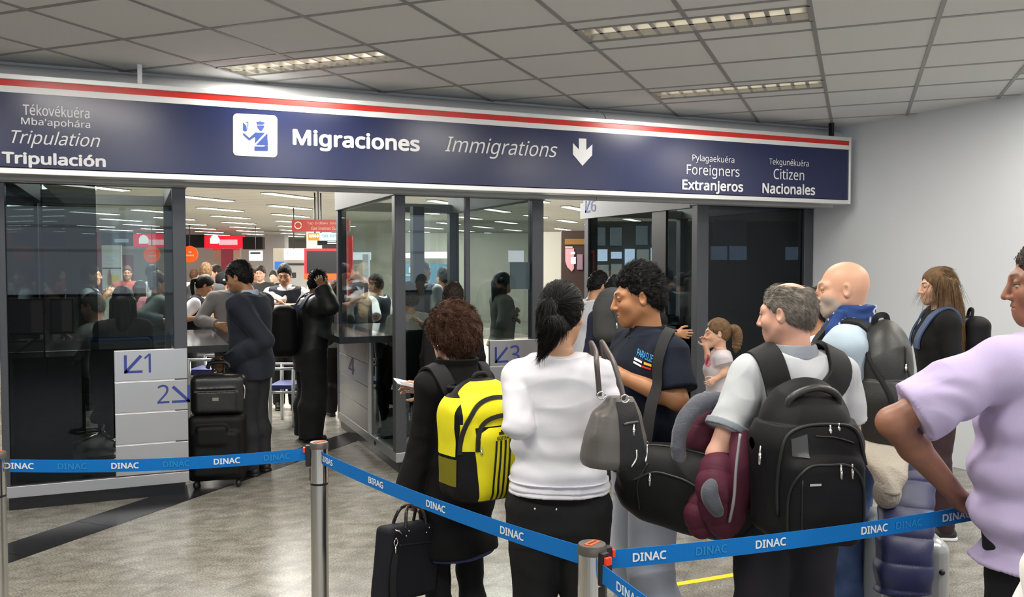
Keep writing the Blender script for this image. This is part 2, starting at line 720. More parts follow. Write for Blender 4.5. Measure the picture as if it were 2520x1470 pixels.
def ceiling_light(i, j, lab, lit, power):
    """two tiles long, half a tile wide; the strip runs along the grid's first axis"""
    c = grid(i + 1, j + (F0 + F1) / 2)
    t = thing('ceiling_light', lab, 'ceiling light', (c[0], c[1], CEIL), -PI / 4, 'louvred fluorescent lights in the queue ceiling')
    hl, hw = GA, GB * (F1 - F0) / 2
    fr = MB()
    for (x0, x1, y0, y1) in ((-hl, hl, -hw, -hw + 0.014), (-hl, hl, hw - 0.014, hw), (-hl, -hl + 0.018, -hw, hw), (hl - 0.018, hl, -hw, hw)):
        fr.box(x0, x1, y0, y1, -0.006, 0.012)
    fr.build('frame', M_frame, t)
    rf = MB()
    a, bq, d = hl - 0.016, hw - 0.012, 0.085
    rf.add([(-a, -bq, 0), (a, -bq, 0), (a, bq, 0), (-a, bq, 0), (-a, -bq * .7, d), (a, -bq * .7, d), (a, bq * .7, d), (-a, bq * .7, d)],
           [(4, 7, 6, 5), (0, 4, 5, 1), (1, 5, 6, 2), (2, 6, 7, 3), (3, 7, 4, 0)])
    rf.build('reflector', M_refl, t)
    tb = MB()
    for y in (-hw * 0.48, hw * 0.48):
        tb.tube([(-a + .03, y, 0.062), (a - .03, y, 0.062)], 0.008, 8)
    tb.build('tube', M_tube if lit else M_tube_dim, t, smooth=True)
    lv = MB()
    for k in range(1, 12):
        x = -a + 2 * a * k / 12
        lv.prism([(x - 0.012, 0.002), (x + 0.012, 0.002), (x + 0.002, 0.045), (x - 0.002, 0.045)], 2 * bq, 'y', -bq)
    lv.prism([(-0.010, 0.002), (0.010, 0.002), (0.002, 0.045), (-0.002, 0.045)], 2 * a, 'x', -a)
    lv.build('louvre', M_refl, t)
    area('ceiling_light_glow', (c[0], c[1], CEIL - 0.012), (0, 0, -PI / 4), 2 * hl - 0.05, 2 * hw - 0.04, power, (1.0, 0.95, 0.87))
    return t


FIX_LAB = {
    (-2, 2): ('large recessed fluorescent light with louvre at top right, nearest the camera', False, 34),
    (-2, 5): ('recessed fluorescent light just above the sign\'s right half, by the wall', False, 34),
    (-6, 2): ('brightly lit fluorescent light above the Migraciones pictogram on the sign', True, 34),
    (2, 5): ('recessed light cut by the right edge of the photo near the white wall', True, 34),
}
for (i, j) in FIX:
    if (i, j) in FIX_LAB:
        l, lit, p = FIX_LAB[(i, j)]
        ceiling_light(i, j, l, lit, p)
    elif (i, j) != (2, 8):
        ceiling_light(i, j, 'recessed fluorescent light in the ceiling behind the photographer', True, 50)
# ------------------------------------------------------------------ the overhead sign
TS = 6.12
SZ0, SZ1 = 2.228, 2.815
SX0, SX1 = -2.6, 5.98
M_blue = mat('sign navy', (0.008, 0.014, 0.066), 0.24, spec=0.55)
M_red = mat('sign red', (0.60, 0.022, 0.015), 0.25)
M_sgw = mat('sign white', (0.78, 0.78, 0.77), 0.3)
M_let = mat('sign lettering', (0.74, 0.74, 0.75), 0.7, spec=0.1)
M_pic = mat('sign pictogram blue', (0.03, 0.06, 0.26), 0.4)
sign = thing('overhead_sign', 'long navy overhead sign reading Migraciones Immigrations with red and white stripes', 'sign', ((SX0 + SX1) / 2, TS, SZ0))
mb = MB().box(SX0, SX1, TS, TS + 0.12, SZ0 + 0.035, SZ1 - 0.01)
wpart(mb, 'panel', M_blue, sign)
mb = MB()
mb.box(SX0, SX1 + 0.02, TS - 0.012, TS + 0.135, SZ0 - 0.008, SZ0 + 0.028)
mb.box(SX0, SX1 + 0.02, TS - 0.012, TS + 0.135, SZ1 - 0.022, SZ1 + 0.012)
mb.box(SX1, SX1 + 0.024, TS - 0.013, TS + 0.135, SZ0 - 0.01, SZ1 + 0.012)
wpart(mb, 'frame', M_alu2, sign, bevel=0.004)
wpart(MB().box(SX0, SX1, TS - 0.004, TS, SZ1 - 0.061, SZ1 - 0.022), 'red_stripe', M_red, sign)
wpart(MB().box(SX0, SX1, TS - 0.003, TS, SZ1 - 0.100, SZ1 - 0.061), 'white_stripe', M_sgw, sign)


def sg(x, y):
    p = at_t(x, y, TS - 0.004)
    return p.x, p.z


def sign_text(s, xl, yl_top, yl_bot, xr, yr_top, yr_bot, bold=0.0, shear=0.0):
    """letters between two measured edges; the photo's own extents give left/right and top/bottom of the ink"""
    x0, x1 = sg(xl, yl_top)[0], sg(xr, yr_top)[0]
    z1 = (sg(xl, yl_top)[1] + sg(xr, yr_top)[1]) / 2
    z0 = (sg(xl, yl_bot)[1] + sg(xr, yr_bot)[1]) / 2
    text_on('lettering', s, M_let, sign, (0, TS - 0.0045, 0), (1, 0, 0), (0, 0, 1), x0, x1, z0, z1, bold, shear)


sign_text('Tékovékuéra', 56, 257, 284, 220, 264, 291, 0.008)
sign_text("Mba'apohára", 52, 289, 312, 222, 297, 320, 0.008)
sign_text('Tripulation', 28, 322, 366, 246, 326, 369, 0.0, 0.32)
sign_text('Tripulación', 4, 374, 412, 260, 380, 418, 0.032)
sign_text('Migraciones', 720, 318, 368, 1033, 334, 385, 0.03)
sign_text('Immigrations', 1095, 338, 388, 1372, 348, 396, 0.0, 0.30)
sign_text('Pylagaekuéra', 1704, 379, 400, 1807, 386, 407)
sign_text('Foreigners', 1690, 405, 438, 1820, 410, 442)
sign_text('Extranjeros', 1679, 443, 475, 1829, 446, 479, 0.025)
sign_text('Tekgunékuéra', 1893, 390, 410, 1990, 394, 414)
sign_text('Citizen', 1904, 414, 440, 1979, 420, 445)
sign_text('Nacionales', 1876, 449, 476, 2006, 455, 481, 0.025)


def sign_poly(name, polys, m, d, scale, ox, oy, parent):
    mb = MB()
    for pts in polys:
        P = [sg(ox + x / scale, oy + y / scale) for x, y in pts]
        ar = sum(P[i][0] * P[(i + 1) % len(P)][1] - P[(i + 1) % len(P)][0] * P[i][1] for i in range(len(P)))
        if ar < 0:
            P = P[::-1]
        mb.prism(P, 0.003, 'y', TS - d)
    return wpart(mb, name, m, parent)


def rrect(x0, y0, x1, y1, r, n=6):
    pts = []
    for cx, cy, a0 in ((x1 - r, y0 + r, -90), (x1 - r, y1 - r, 0), (x0 + r, y1 - r, 90), (x0 + r, y0 + r, 180)):
        for k in range(n + 1):
            a = math.radians(a0 + 90 * k / n)
            pts.append((cx + r * math.cos(a), cy + r * math.sin(a)))
    return pts


skew = lambda pts: [(x, y + (x - 2200) * 0.05) for x, y in pts]
pl = sign_poly('pictogram', [skew(rrect(2008, 356, 2388, 718, 36))], M_sgw, 0.005, 3.5, 0, 180, sign)
E5 = [(2206, 421), (2240, 416), (2275, 424), (2281, 434), (2262, 443), (2216, 441)]
figure = [
    [(2093, 424), (2122, 455), (2127, 500), (2111, 502), (2093, 491)],
    E5,
    [(2210, 452), (2277, 452), (2270, 475), (2250, 503), (2225, 478)],
    [(2092, 520), (2100, 517), (2147, 558), (2198, 512), (2198, 546), (2148, 580), (2095, 531)],
    [(2198, 512), (2281, 515), (2196, 606)],
    [(2302, 518), (2307, 620), (2207, 617)],
    [(2192, 632), (2280, 633), (2280, 624), (2307, 625), (2306, 670), (2192, 667)],
    [(2134, 421), (2140, 421), (2135, 486), (2130, 486)], [(2112, 420), (2140, 419), (2140, 423), (2114, 425)],
]
f = sign_poly('customs_officer_figure', figure, M_pic, 0.0085, 3.5, 0, 180, pl)
sign_poly('arrow', [[(2282, 255), (2340, 257), (2340, 345), (2387, 300), (2385, 385), (2310, 467), (2236, 378), (2236, 290), (2282, 340)]], M_let, 0.0045, 3.15, 700, 260, sign)
for x, m in ((345, M_alu2), (2047, M_blackm)):
    s = at_t(x, 250, TS + 0.06).x
    wpart(MB().box(s - 0.014, s + 0.014, TS + 0.04, TS + 0.08, SZ1 + 0.01, CEIL - 0.001), 'hanger', m, sign)


# ------------------------------------------------------------------ passport booths
TF, TB = 6.67, 8.87
HZ = 2.215
GL_clear = glass('booth glass', (0.82, 0.86, 0.85), 0.55)
GL_dark = glass('booth tinted glass', (0.30, 0.33, 0.33), 0.5)
GL_vdark = glass('booth dark film glass', (0.24, 0.26, 0.28), 0.7)
GL_mid = glass('booth grey glass', (0.62, 0.66, 0.66), 0.6)
M_head = mat('booth header grey', (0.27, 0.285, 0.295), 0.5, 0.0)
M_navy_let = mat('booth number blue', (0.03, 0.05, 0.26), 0.4)
M_top = mat('counter top', (0.40, 0.36, 0.27), 0.12)
M_topb = mat('counter top black', (0.025, 0.027, 0.03), 0.08)
M_dark_in = mat('booth carcass', (0.020, 0.020, 0.022), 0.5)


def arrow_dl(mb, x0, x1, z0, z1, y, w, flip=False):
    """arrow pointing to the lower left (or right) drawn with three bars"""
    X = (lambda v: x0 + x1 - v) if flip else (lambda v: v)
    for pts in ([(x0, z0), (x0 + w, z0), (x0 + w, z1), (x0, z1)], [(x0, z0), (x1, z0), (x1, z0 + w), (x0, z0 + w)],
                [(x0 + w * .4, z0 + w * 1.2), (x0 + w * 1.2, z0 + w * .4), (x1, z1 - w * .8), (x1 - w * .9, z1)]):
        P = [(X(a), b) for a, b in pts]
        if flip:
            P = P[::-1]
        mb.prism(P, 0.002, 'y', y - 0.002)
    return mb


def booth(lab, s0, s1, pane_mat, side_mat, post_l=0.088, post_r=0.1):
    b = thing('passport_booth', lab, 'booth', ((s0 + s1) / 2, (TF + TB) / 2, 0))
    wpart(MB().box(s0 + 0.03, s1 - 0.03, TF + 0.03, TB - 0.03, 0.0, 0.096), 'plinth', M_plinth, b)
    mb = MB()
    mb.box(s0, s1, TF - 0.004, TF + 0.05, 0.09, 0.168)
    mb.box(s0, s1, TB - 0.05, TB, 0.09, 0.168)
    mb.box(s0, s0 + 0.05, TF + 0.05, TB - 0.05, 0.09, 0.168)
    mb.box(s1 - 0.05, s1, TF + 0.05, TB - 0.05, 0.09, 0.168)
    wpart(mb, 'base_frame', M_alu, b, bevel=0.003)
    wpart(MB().box(s0 + 0.05, s1 - 0.05, TF + 0.05, TB - 0.05, 0.073, 0.10), 'floor_deck', M_dark_in, b)
    for x0, x1 in ((s0, s0 + post_l), (s1 - post_r, s1)):
        for y0, y1 in ((TF, TF + 0.09), (TB - 0.09, TB)):
            wpart(MB().box(x0, x1, y0, y1, 0.165, HZ), 'post', M_dark_alu, b, bevel=0.004)
    mb = MB()
    mb.box(s0 - 0.01, s1 + 0.01, TF - 0.01, TF + 0.1, HZ, HZ + 0.09)
    mb.box(s0 + 0.09, s1 - 0.09, TB - 0.1, TB + 0.01, HZ, HZ + 0.09)
    mb.box(s0 - 0.01, s0 + 0.09, TF + 0.1, TB + 0.01, HZ, HZ + 0.36)
    mb.box(s1 - 0.09, s1 + 0.01, TF + 0.1, TB + 0.01, HZ, HZ + 0.36)
    wpart(mb, 'header', M_head, b, bevel=0.003)
    return b


def pane(b, x0, x1, y0, y1, z0, z1, m):
    return wpart(MB().box(x0, x1, y0, y1, z0, z1), 'glass_pane', m, b)


def drawer_panel(b, x0, x1, z0, z1, rows, notch=None):
    """stack of brushed metal fronts facing the queue"""
    h = (z1 - z0) / rows
    for k in range(rows):
        za, zb = z0 + k * h + 0.004, z0 + (k + 1) * h - 0.004
        wpart(MB().box(x0, x1, TF - 0.002, TF + 0.03, za, zb), 'front_panel', M_alu, b, bevel=0.003)
        if k < rows - 1:
            wpart(MB().box(x0, x1, TF + 0.002, TF + 0.02, zb, zb + 0.008), 'panel_trim', M_alu2, b)


# booth at the left with lanes 1 and 2
B1S0, B1S1 = -0.85, 0.325
b1 = booth('dark glass passport booth with silver panels marked 1 and 2', B1S0, B1S1, GL_dark, GL_dark, 0.045, 0.09)
drawer_panel(b1, -0.158, 0.322, 0.17, 1.066, 4)
pane(b1, B1S0 + 0.045, -0.166, TF + 0.03, TF + 0.04, 0.165, 1.07, GL_dark)
pane(b1, B1S0 + 0.045, -0.256, TF + 0.03, TF + 0.04, 1.075, HZ, GL_dark)
pane(b1, -0.254, B1S1 - 0.09, TF + 0.03, TF + 0.04, 1.075, HZ, GL_clear)
pane(b1, B1S1 - 0.03, B1S1 - 0.02, TF + 0.09, TB - 0.09, 1.12, HZ, GL_clear)
pane(b1, B1S0 + 0.02, B1S0 + 0.03, TF + 0.09, TB - 0.09, 0.165, HZ, GL_dark)
pane(b1, B1S0 + 0.045, B1S1 - 0.09, TB - 0.04, TB - 0.03, 1.05, HZ, GL_clear)
pane(b1, -0.60, -0.59, TF + 0.09, TB - 0.09, 0.9, HZ, GL_dark)
mb = MB()
arrow_dl(mb, at_t(290, 0, TF).x, at_t(336, 0, TF).x, at_t(300, 920, TF).z, at_t(300, 875, TF).z, TF - 0.003, 0.018)
wpart(mb, 'arrow', M_navy_let, b1)
text_on('numeral', '1', M_navy_let, b1, (0, TF - 0.0045, 0), (1, 0, 0), (0, 0, 1), at_t(340, 0, TF).x, at_t(357, 0, TF).x, at_t(350, 918, TF).z, at_t(350, 871, TF).z)
text_on('numeral', '2', M_navy_let, b1, (0, TF - 0.0045, 0), (1, 0, 0), (0, 0, 1), at_t(372, 0, TF).x, at_t(402, 0, TF).x, at_t(388, 994, TF).z, at_t(388, 948, TF).z)
mb = MB()
arrow_dl(mb, at_t(408, 0, TF).x, at_t(454, 0, TF).x, at_t(430, 992, TF).z, at_t(430, 949, TF).z, TF - 0.003, 0.018, True)
wpart(mb, 'arrow', M_navy_let, b1)
wpart(MB().box(B1S1 - 0.04, B1S1 - 0.01, TF + 0.09, TB - 0.09, 0.165, 1.02), 'side_panel', M_alu, b1)
wpart(MB().box(0.25, 0.62, 6.75, 8.45, 1.02, 1.07), 'counter', M_topb, b1)

# middle booth
B2S0, B2S1 = 1.868, 3.165
b2 = booth('middle glass passport booth behind the woman in the black coat', B2S0, B2S1, GL_clear, GL_clear, 0.086, 0.105)
pane(b2, B2S0 + 0.086, B2S0 + 0.62, TF + 0.03, TF + 0.04, 0.165, HZ, GL_clear)
pane(b2, B2S0 + 0.62, B2S1 - 0.105, TF + 0.03, TF + 0.04, 1.05, HZ, GL_mid)
pane(b2, B2S0 + 0.02, B2S0 + 0.03, TF + 0.09, TB - 0.09, 1.09, HZ - 0.0, GL_clear)
pane(b2, B2S0 + 0.02, B2S0 + 0.03, TF + 0.09, 7.55, 0.165, 1.0, GL_dark)
pane(b2, B2S1 - 0.03, B2S1 - 0.02, TF + 0.09, TB - 0.09, 1.05, HZ, GL_clear)
pane(b2, B2S0 + 0.086, B2S1 - 0.105, TB - 0.04, TB - 0.03, 1.05, HZ, GL_clear)
for k in range(4):
    z0 = 0.17 + k * 0.205
    wpart(MB().box(B2S0 + 0.002, B2S0 + 0.03, 7.58, TB - 0.09, z0, z0 + 0.2), 'side_panel', M_alu, b2, bevel=0.003)
wpart(MB().box(B2S0 + 0.0, B2S0 + 0.035, 7.53, 7.58, 0.165, 1.0), 'mullion', M_alu2, b2)
drawer_panel(b2, 2.672, B2S1 - 0.003, 0.17, 1.04, 4)
wpart(MB().box(B2S0 + 0.60, B2S0 + 0.64, TF + 0.02, TF + 0.06, 0.165, HZ), 'mullion', M_dark_alu, b2)
wpart(MB().box(2.39, 2.50, 7.9, 8.0, 0.1, HZ), 'post', M_dark_alu, b2)
mb = MB()
arrow_dl(mb, at_t(1217, 0, TF).x, at_t(1250, 0, TF).x, at_t(1230, 893, TF).z, at_t(1230, 854, TF).z, TF - 0.003, 0.017)
wpart(mb, 'arrow', M_navy_let, b2)
text_on('numeral', '3', M_navy_let, b2, (0, TF - 0.0045, 0), (1, 0, 0), (0, 0, 1), at_t(1255, 0, TF).x, at_t(1279, 0, TF).x, at_t(1266, 895, TF).z, at_t(1266, 850, TF).z)
text_on('numeral', '4', M_navy_let, b2, (B2S0 - 0.001, 0, 0), (0, -1, 0), (0, 0, 1), -8.35, -8.1, 0.62, 0.78)
wpart(MB().box(1.515, 2.3, 7.10, 8.70, 1.015, 1.07), 'counter', M_topb, b2)

# right booth against the wall
B3S0, B3S1 = 4.725, 6.085
b3 = booth('very dark glass passport booth beside the white wall, headed 6', B3S0, B3S1, GL_vdark, GL_vdark, 0.125, 0.11)
pane(b3, B3S0 + 0.125, B3S1 - 0.11, TF + 0.03, TF + 0.04, 0.165, HZ, GL_vdark)
pane(b3, B3S0 + 0.02, B3S0 + 0.03, TF + 0.09, TB - 0.09, 1.05, HZ, GL_mid)
pane(b3, B3S0 + 0.02, B3S0 + 0.03, TF + 0.09, TB - 0.09, 0.165, 1.05, GL_vdark)
pane(b3, B3S0 + 0.11, B3S1 - 0.1, TB - 0.05, TB - 0.04, 1.05, HZ, GL_clear)
pane(b3, B3S1 - 0.05, B3S1 - 0.04, TF + 0.09, TB - 0.09, 1.05, HZ, GL_mid)
wpart(MB().box(B3S0 + 0.11, B3S1 - 0.1, TB - 0.06, TB - 0.03, 0.165, 1.05), 'back_panel', M_dark_in, b3)
wpart(MB().box(B3S1 - 0.05, B3S1 - 0.02, TF + 0.09, TB - 0.09, 0.165, 1.05), 'side_panel', M_dark_in, b3)
wpart(MB().box(B3S0 + 0.005, B3S0 + 0.03, 7.20, 7.45, 0.165, HZ), 'mullion', M_black, b3)
hd = MB().box(B3S0 - 0.012, B3S0 + 0.06, 6.78, 8.95, HZ - 0.02, HZ + 0.16)
wpart(hd, 'header', M_head, b3)
sx = B3S0 - 0.0135


def side6(px, py):
    p = at_s(px, py, sx)
    return p.y, p.z


ya, za = side6(1440, 524)
yb, zb = side6(1452, 493)
mb = MB()
w = 0.022
for P in ([(ya, za), (ya, zb), (ya - w, zb), (ya - w, za)], [(ya, za), (yb, za), (yb, za + w), (ya, za + w)], [(ya - w * .3, za + w), (ya - w * 1.2, za + w * .3), (yb, zb - w * .5), (yb + w, zb)]):
    mb.prism(P, 0.002, 'x', sx - 0.002)
wpart(mb, 'arrow', M_navy_let, b3)
yc, _ = side6(1466, 500)
yd, _ = side6(1454, 500)
text_on('numeral', '6', M_navy_let, b3, (sx - 0.003, 0, 0), (0, -1, 0), (0, 0, 1), -yd, -yc, za + 0.004, za + 0.132)
wpart(MB().box(4.36, 4.9, 7.3, 8.6, 1.015, 1.07), 'counter', M_topb, b3)
# ------------------------------------------------------------------ soft bodies: distance fields meshed with surface nets
F32 = np.float32


def smin(a, b, k):
    if k <= 0:
        return np.minimum(a, b)
    h = np.maximum(k - np.abs(a - b), 0) / k
    return np.minimum(a, b) - h * h * (k * 0.25)


class Prim:
    def __init__(self, fn, lo, hi):
        self.fn, self.lo, self.hi = fn, np.array(lo, float), np.array(hi, float)


def A3(v):
    return np.array([v[0], v[1], v[2]], dtype=float)


def rcone(a, b, ra, rb=None, cuts=()):
    """capsule with two radii; cuts = ((point, outward normal), ...) slice it flat"""
    rb = ra if rb is None else rb
    a, b = A3(a), A3(b)
    d = b - a
    L2 = max(float(d @ d), 1e-9)

    def fn(X, Y, Z):
        px, py, pz = X - F32(a[0]), Y - F32(a[1]), Z - F32(a[2])
        t = np.clip((px * F32(d[0]) + py * F32(d[1]) + pz * F32(d[2])) / F32(L2), 0, 1)
        qx, qy, qz = px - t * F32(d[0]), py - t * F32(d[1]), pz - t * F32(d[2])
        r = np.sqrt(qx * qx + qy * qy + qz * qz) - (F32(ra) + t * F32(rb - ra))
        for c, n in cuts:
            r = np.maximum(r, (X - F32(c[0])) * F32(n[0]) + (Y - F32(c[1])) * F32(n[1]) + (Z - F32(c[2])) * F32(n[2]))
        return r
    return Prim(fn, np.minimum(a - ra, b - rb), np.maximum(a + ra, b + rb))


def ell(c, r, R=None, cuts=()):
    c, r = A3(c), A3(r)
    M = np.eye(3) if R is None else np.array(R, float)      # columns = axes

    def fn(X, Y, Z):
        px, py, pz = X - F32(c[0]), Y - F32(c[1]), Z - F32(c[2])
        q = [px * F32(M[0, i]) + py * F32(M[1, i]) + pz * F32(M[2, i]) for i in range(3)]
        k0 = np.sqrt(sum((q[i] / F32(r[i])) ** 2 for i in range(3)))
        k1 = np.sqrt(sum((q[i] / F32(r[i] ** 2)) ** 2 for i in range(3))) + F32(1e-6)
        d = k0 * (k0 - 1) / k1
        for cc, n in cuts:
            d = np.maximum(d, (X - F32(cc[0])) * F32(n[0]) + (Y - F32(cc[1])) * F32(n[1]) + (Z - F32(cc[2])) * F32(n[2]))
        return d
    e = np.sqrt((M ** 2) @ (r ** 2))
    return Prim(fn, c - e, c + e)


def rbox(c, h, r, R=None):
    c, h = A3(c), A3(h)
    M = np.eye(3) if R is None else np.array(R, float)

    def fn(X, Y, Z):
        px, py, pz = X - F32(c[0]), Y - F32(c[1]), Z - F32(c[2])
        q = [np.abs(px * F32(M[0, i]) + py * F32(M[1, i]) + pz * F32(M[2, i])) - F32(h[i] - r) for i in range(3)]
        o = np.sqrt(sum(np.maximum(v, 0) ** 2 for v in q))
        return o + np.minimum(np.maximum(np.maximum(q[0], q[1]), q[2]), 0) - F32(r)
    e = np.abs(M) @ h
    return Prim(fn, c - e, c + e)


def loft(tab, org=(0, 0, 0), R=None, n=2.3, flip=False):
    """sections along local z: rows (z, half width, half depth, x centre, y centre)"""
    T = np.array([list(t) + [0] * (5 - len(t)) for t in tab], float)
    T = T[np.argsort(T[:, 0])]
    if len(T) > 4:
        zz = np.linspace(T[0, 0], T[-1, 0], 72)
        D_ = np.stack([zz] + [np.interp(zz, T[:, 0], T[:, i]) for i in range(1, 5)], 1)
        for _ in range(14):
            D_[1:-1, 1:] = (D_[:-2, 1:] + 2 * D_[1:-1, 1:] + D_[2:, 1:]) / 4
        T = D_
    o = A3(org)
    M = np.eye(3) if R is None else np.array(R, float)

    def fn(X, Y, Z):
        px, py, pz = X - F32(o[0]), Y - F32(o[1]), Z - F32(o[2])
        x, y, z = [px * F32(M[0, i]) + py * F32(M[1, i]) + pz * F32(M[2, i]) for i in range(3)]
        zf = np.broadcast_to(z, np.broadcast_shapes(x.shape, y.shape, z.shape)) if R is not None else z
        g = lambda k: np.interp(zf, T[:, 0], T[:, k]).astype(F32)
        a, b = g(1), g(2)
        u, v = np.abs((x - g(3)) / a), np.abs((y - g(4)) / b)
        L = (u ** F32(n) + v ** F32(n)) ** F32(1.0 / n)
        d = (L - 1) * np.minimum(a, b)
        return np.maximum(np.maximum(d, F32(T[0, 0]) - z), z - F32(T[-1, 0]))
    m = max(T[:, 1].max() + np.abs(T[:, 3]).max(), T[:, 2].max() + np.abs(T[:, 4]).max())
    if R is None:
        lo = o + [(T[:, 3] - T[:, 1]).min(), (T[:, 4] - T[:, 2]).min(), T[0, 0]]
        hi = o + [(T[:, 3] + T[:, 1]).max(), (T[:, 4] + T[:, 2]).max(), T[-1, 0]]
    else:
        cs = np.array([[sx * m, sy * m, z] for sx in (-1, 1) for sy in (-1, 1) for z in (T[0, 0], T[-1, 0])]) @ M.T + o
        lo, hi = cs.min(0), cs.max(0)
    return Prim(fn, lo, hi)


def axis_pts(lo, hi, base, fine):
    p = [lo]
    while p[-1] < hi:
        x = p[-1]
        st = base
        for a, b, r in fine:
            if a - base < x < b:
                st = min(st, r)
        p.append(x + st)
    return np.array(p, dtype=F32)


def mesh_field(prims, res, fine=(), margin=None, noise=None):
    """prims: list of (op, prim, k) with op '+', '-' or '&'.  Returns V, Q."""
    pos = [p for op, p, k in prims if op == '+']
    lo = np.min([p.lo for p in pos], 0) - 3 * res
    hi = np.max([p.hi for p in pos], 0) + 3 * res
    ax = []
    for i in range(3):
        ax.append(axis_pts(lo[i], hi[i], res, [(f[0][i], f[1][i], f[2]) for f in fine]))
    n = [len(a) for a in ax]
    D = np.full(n, 1.0, dtype=F32)
    for op, p, k in prims:
        if op == '&':
            sl = [slice(0, n[i]) for i in range(3)]
        else:
            pad = max(k, 0) + 3 * res
            sl = []
            for i in range(3):
                a = max(0, int(np.searchsorted(ax[i], p.lo[i] - pad)) - 1)
                b = min(n[i], int(np.searchsorted(ax[i], p.hi[i] + pad)) + 1)
                sl.append(slice(a, b))
        if any(s.stop - s.start < 1 for s in sl):
            continue
        sl = tuple(sl)
        X = ax[0][sl[0]][:, None, None]
        Y = ax[1][sl[1]][None, :, None]
        Z = ax[2][sl[2]][None, None, :]
        d = p.fn(X, Y, Z)
        cur = D[sl]
        if op == '+':
            D[sl] = smin(cur, d, k)
        elif op == '-':
            D[sl] = -smin(-cur, d, k)
        else:
            D[sl] = -smin(-cur, -d, k)
    return surface_nets(D, ax)


def surface_nets(D, ax):
    S = D < 0
    nx, ny, nz = S.shape
    c = np.zeros((nx - 1, ny - 1, nz - 1), dtype=np.uint8)
    for i in (0, 1):
        for j in (0, 1):
            for k in (0, 1):
                c += S[i:nx - 1 + i, j:ny - 1 + j, k:nz - 1 + k]
    act = np.argwhere((c > 0) & (c < 8))
    if len(act) == 0:
        return np.zeros((0, 3)), np.zeros((0, 4), int)
    idx = np.full(c.shape, -1, dtype=np.int32)
    idx[act[:, 0], act[:, 1], act[:, 2]] = np.arange(len(act))
    I, J, K = act.T
    cor = {}
    for i in (0, 1):
        for j in (0, 1):
            for k in (0, 1):
                cor[i, j, k] = D[I + i, J + j, K + k]
    acc = np.zeros((len(act), 3), dtype=np.float64)
    cnt = np.zeros(len(act))
    for d in range(3):
        for u in (0, 1):
            for v in (0, 1):
                a = [0, 0, 0]
                o = [q for q in range(3) if q != d]
                a[o[0]], a[o[1]] = u, v
                b = list(a)
                b[d] = 1
                d0, d1 = cor[tuple(a)], cor[tuple(b)]
                m = (d0 < 0) != (d1 < 0)
                t = np.where(m, d0 / np.where(m, d0 - d1, 1), 0)
                p = np.tile(np.array(a, float), (len(act), 1))
                p[:, d] = t
                acc += p * m[:, None]
                cnt += m
    acc /= cnt[:, None]
    V = np.empty((len(act), 3))
    for d in range(3):
        V[:, d] = np.interp(act[:, d] + acc[:, d], np.arange(len(ax[d])), ax[d])
    Q = []
    for d in range(3):
        sh = [slice(None)] * 3
        s0, s1 = list(sh), list(sh)
        s0[d], s1[d] = slice(0, -1), slice(1, None)
        A, B = S[tuple(s0)], S[tuple(s1)]
        e = np.argwhere(A != B)
        o = [q for q in range(3) if q != d]
        ok = (e[:, o[0]] > 0) & (e[:, o[1]] > 0) & (e[:, o[0]] < S.shape[o[0]] - 1) & (e[:, o[1]] < S.shape[o[1]] - 1)
        e = e[ok]
        ins = A[e[:, 0], e[:, 1], e[:, 2]]
        q = []
        for u, v in ((1, 1), (0, 1), (0, 0), (1, 0)):
            g = e.copy()
            g[:, o[0]] -= u
            g[:, o[1]] -= v
            q.append(idx[g[:, 0], g[:, 1], g[:, 2]])
        q = np.stack(q, 1)
        flip = ins if d != 1 else ~ins
        q[~flip] = q[~flip][:, ::-1]
        Q.append(q)
    Q = np.concatenate(Q)
    return V, Q


# ---- value noise
def _hash(ix, iy, iz, seed):
    h = (ix.astype(np.uint32) * np.uint32(374761393) + iy.astype(np.uint32) * np.uint32(668265263)
         + iz.astype(np.uint32) * np.uint32(2147483647) + np.uint32((seed * 974711) & 0xffffffff))
    h = (h ^ (h >> np.uint32(13))) * np.uint32(1274126177)
    h = h ^ (h >> np.uint32(16))
    return (h & np.uint32(0xffff)).astype(np.float64) / 32767.5 - 1


def vnoise(P, seed=0):
    P = np.asarray(P, float)
    i = np.floor(P).astype(np.int64)
    f = P - i
    f = f * f * (3 - 2 * f)
    r = 0
    for a in (0, 1):
        for b in (0, 1):
            for c in (0, 1):
                w = (f[:, 0] if a else 1 - f[:, 0]) * (f[:, 1] if b else 1 - f[:, 1]) * (f[:, 2] if c else 1 - f[:, 2])
                r = r + w * _hash(i[:, 0] + a, i[:, 1] + b, i[:, 2] + c, seed)
    return r


def fold_noise(P, freq=(7, 7, 16), seed=1, warp=0.8):
    """soft creases: ridged noise, sharper valleys than crests"""
    Q = P * np.array(freq)
    w = np.stack([vnoise(P * 5 + 3, seed + 11), vnoise(P * 5 + 17, seed + 12), vnoise(P * 5 + 31, seed + 13)], 1)
    Q = Q + w * warp
    a = vnoise(Q, seed)
    b = vnoise(Q * 2.1 + 9, seed + 1)
    return (0.5 - np.abs(a)) * 1.0 + 0.35 * b


def vnormals(V, Q):
    a, b, c, d = V[Q[:, 0]], V[Q[:, 1]], V[Q[:, 2]], V[Q[:, 3]]
    n = np.cross(c - a, d - b)
    N = np.zeros_like(V)
    for k in range(4):
        np.add.at(N, Q[:, k], n)
    return N / (np.linalg.norm(N, axis=1)[:, None] + 1e-9)


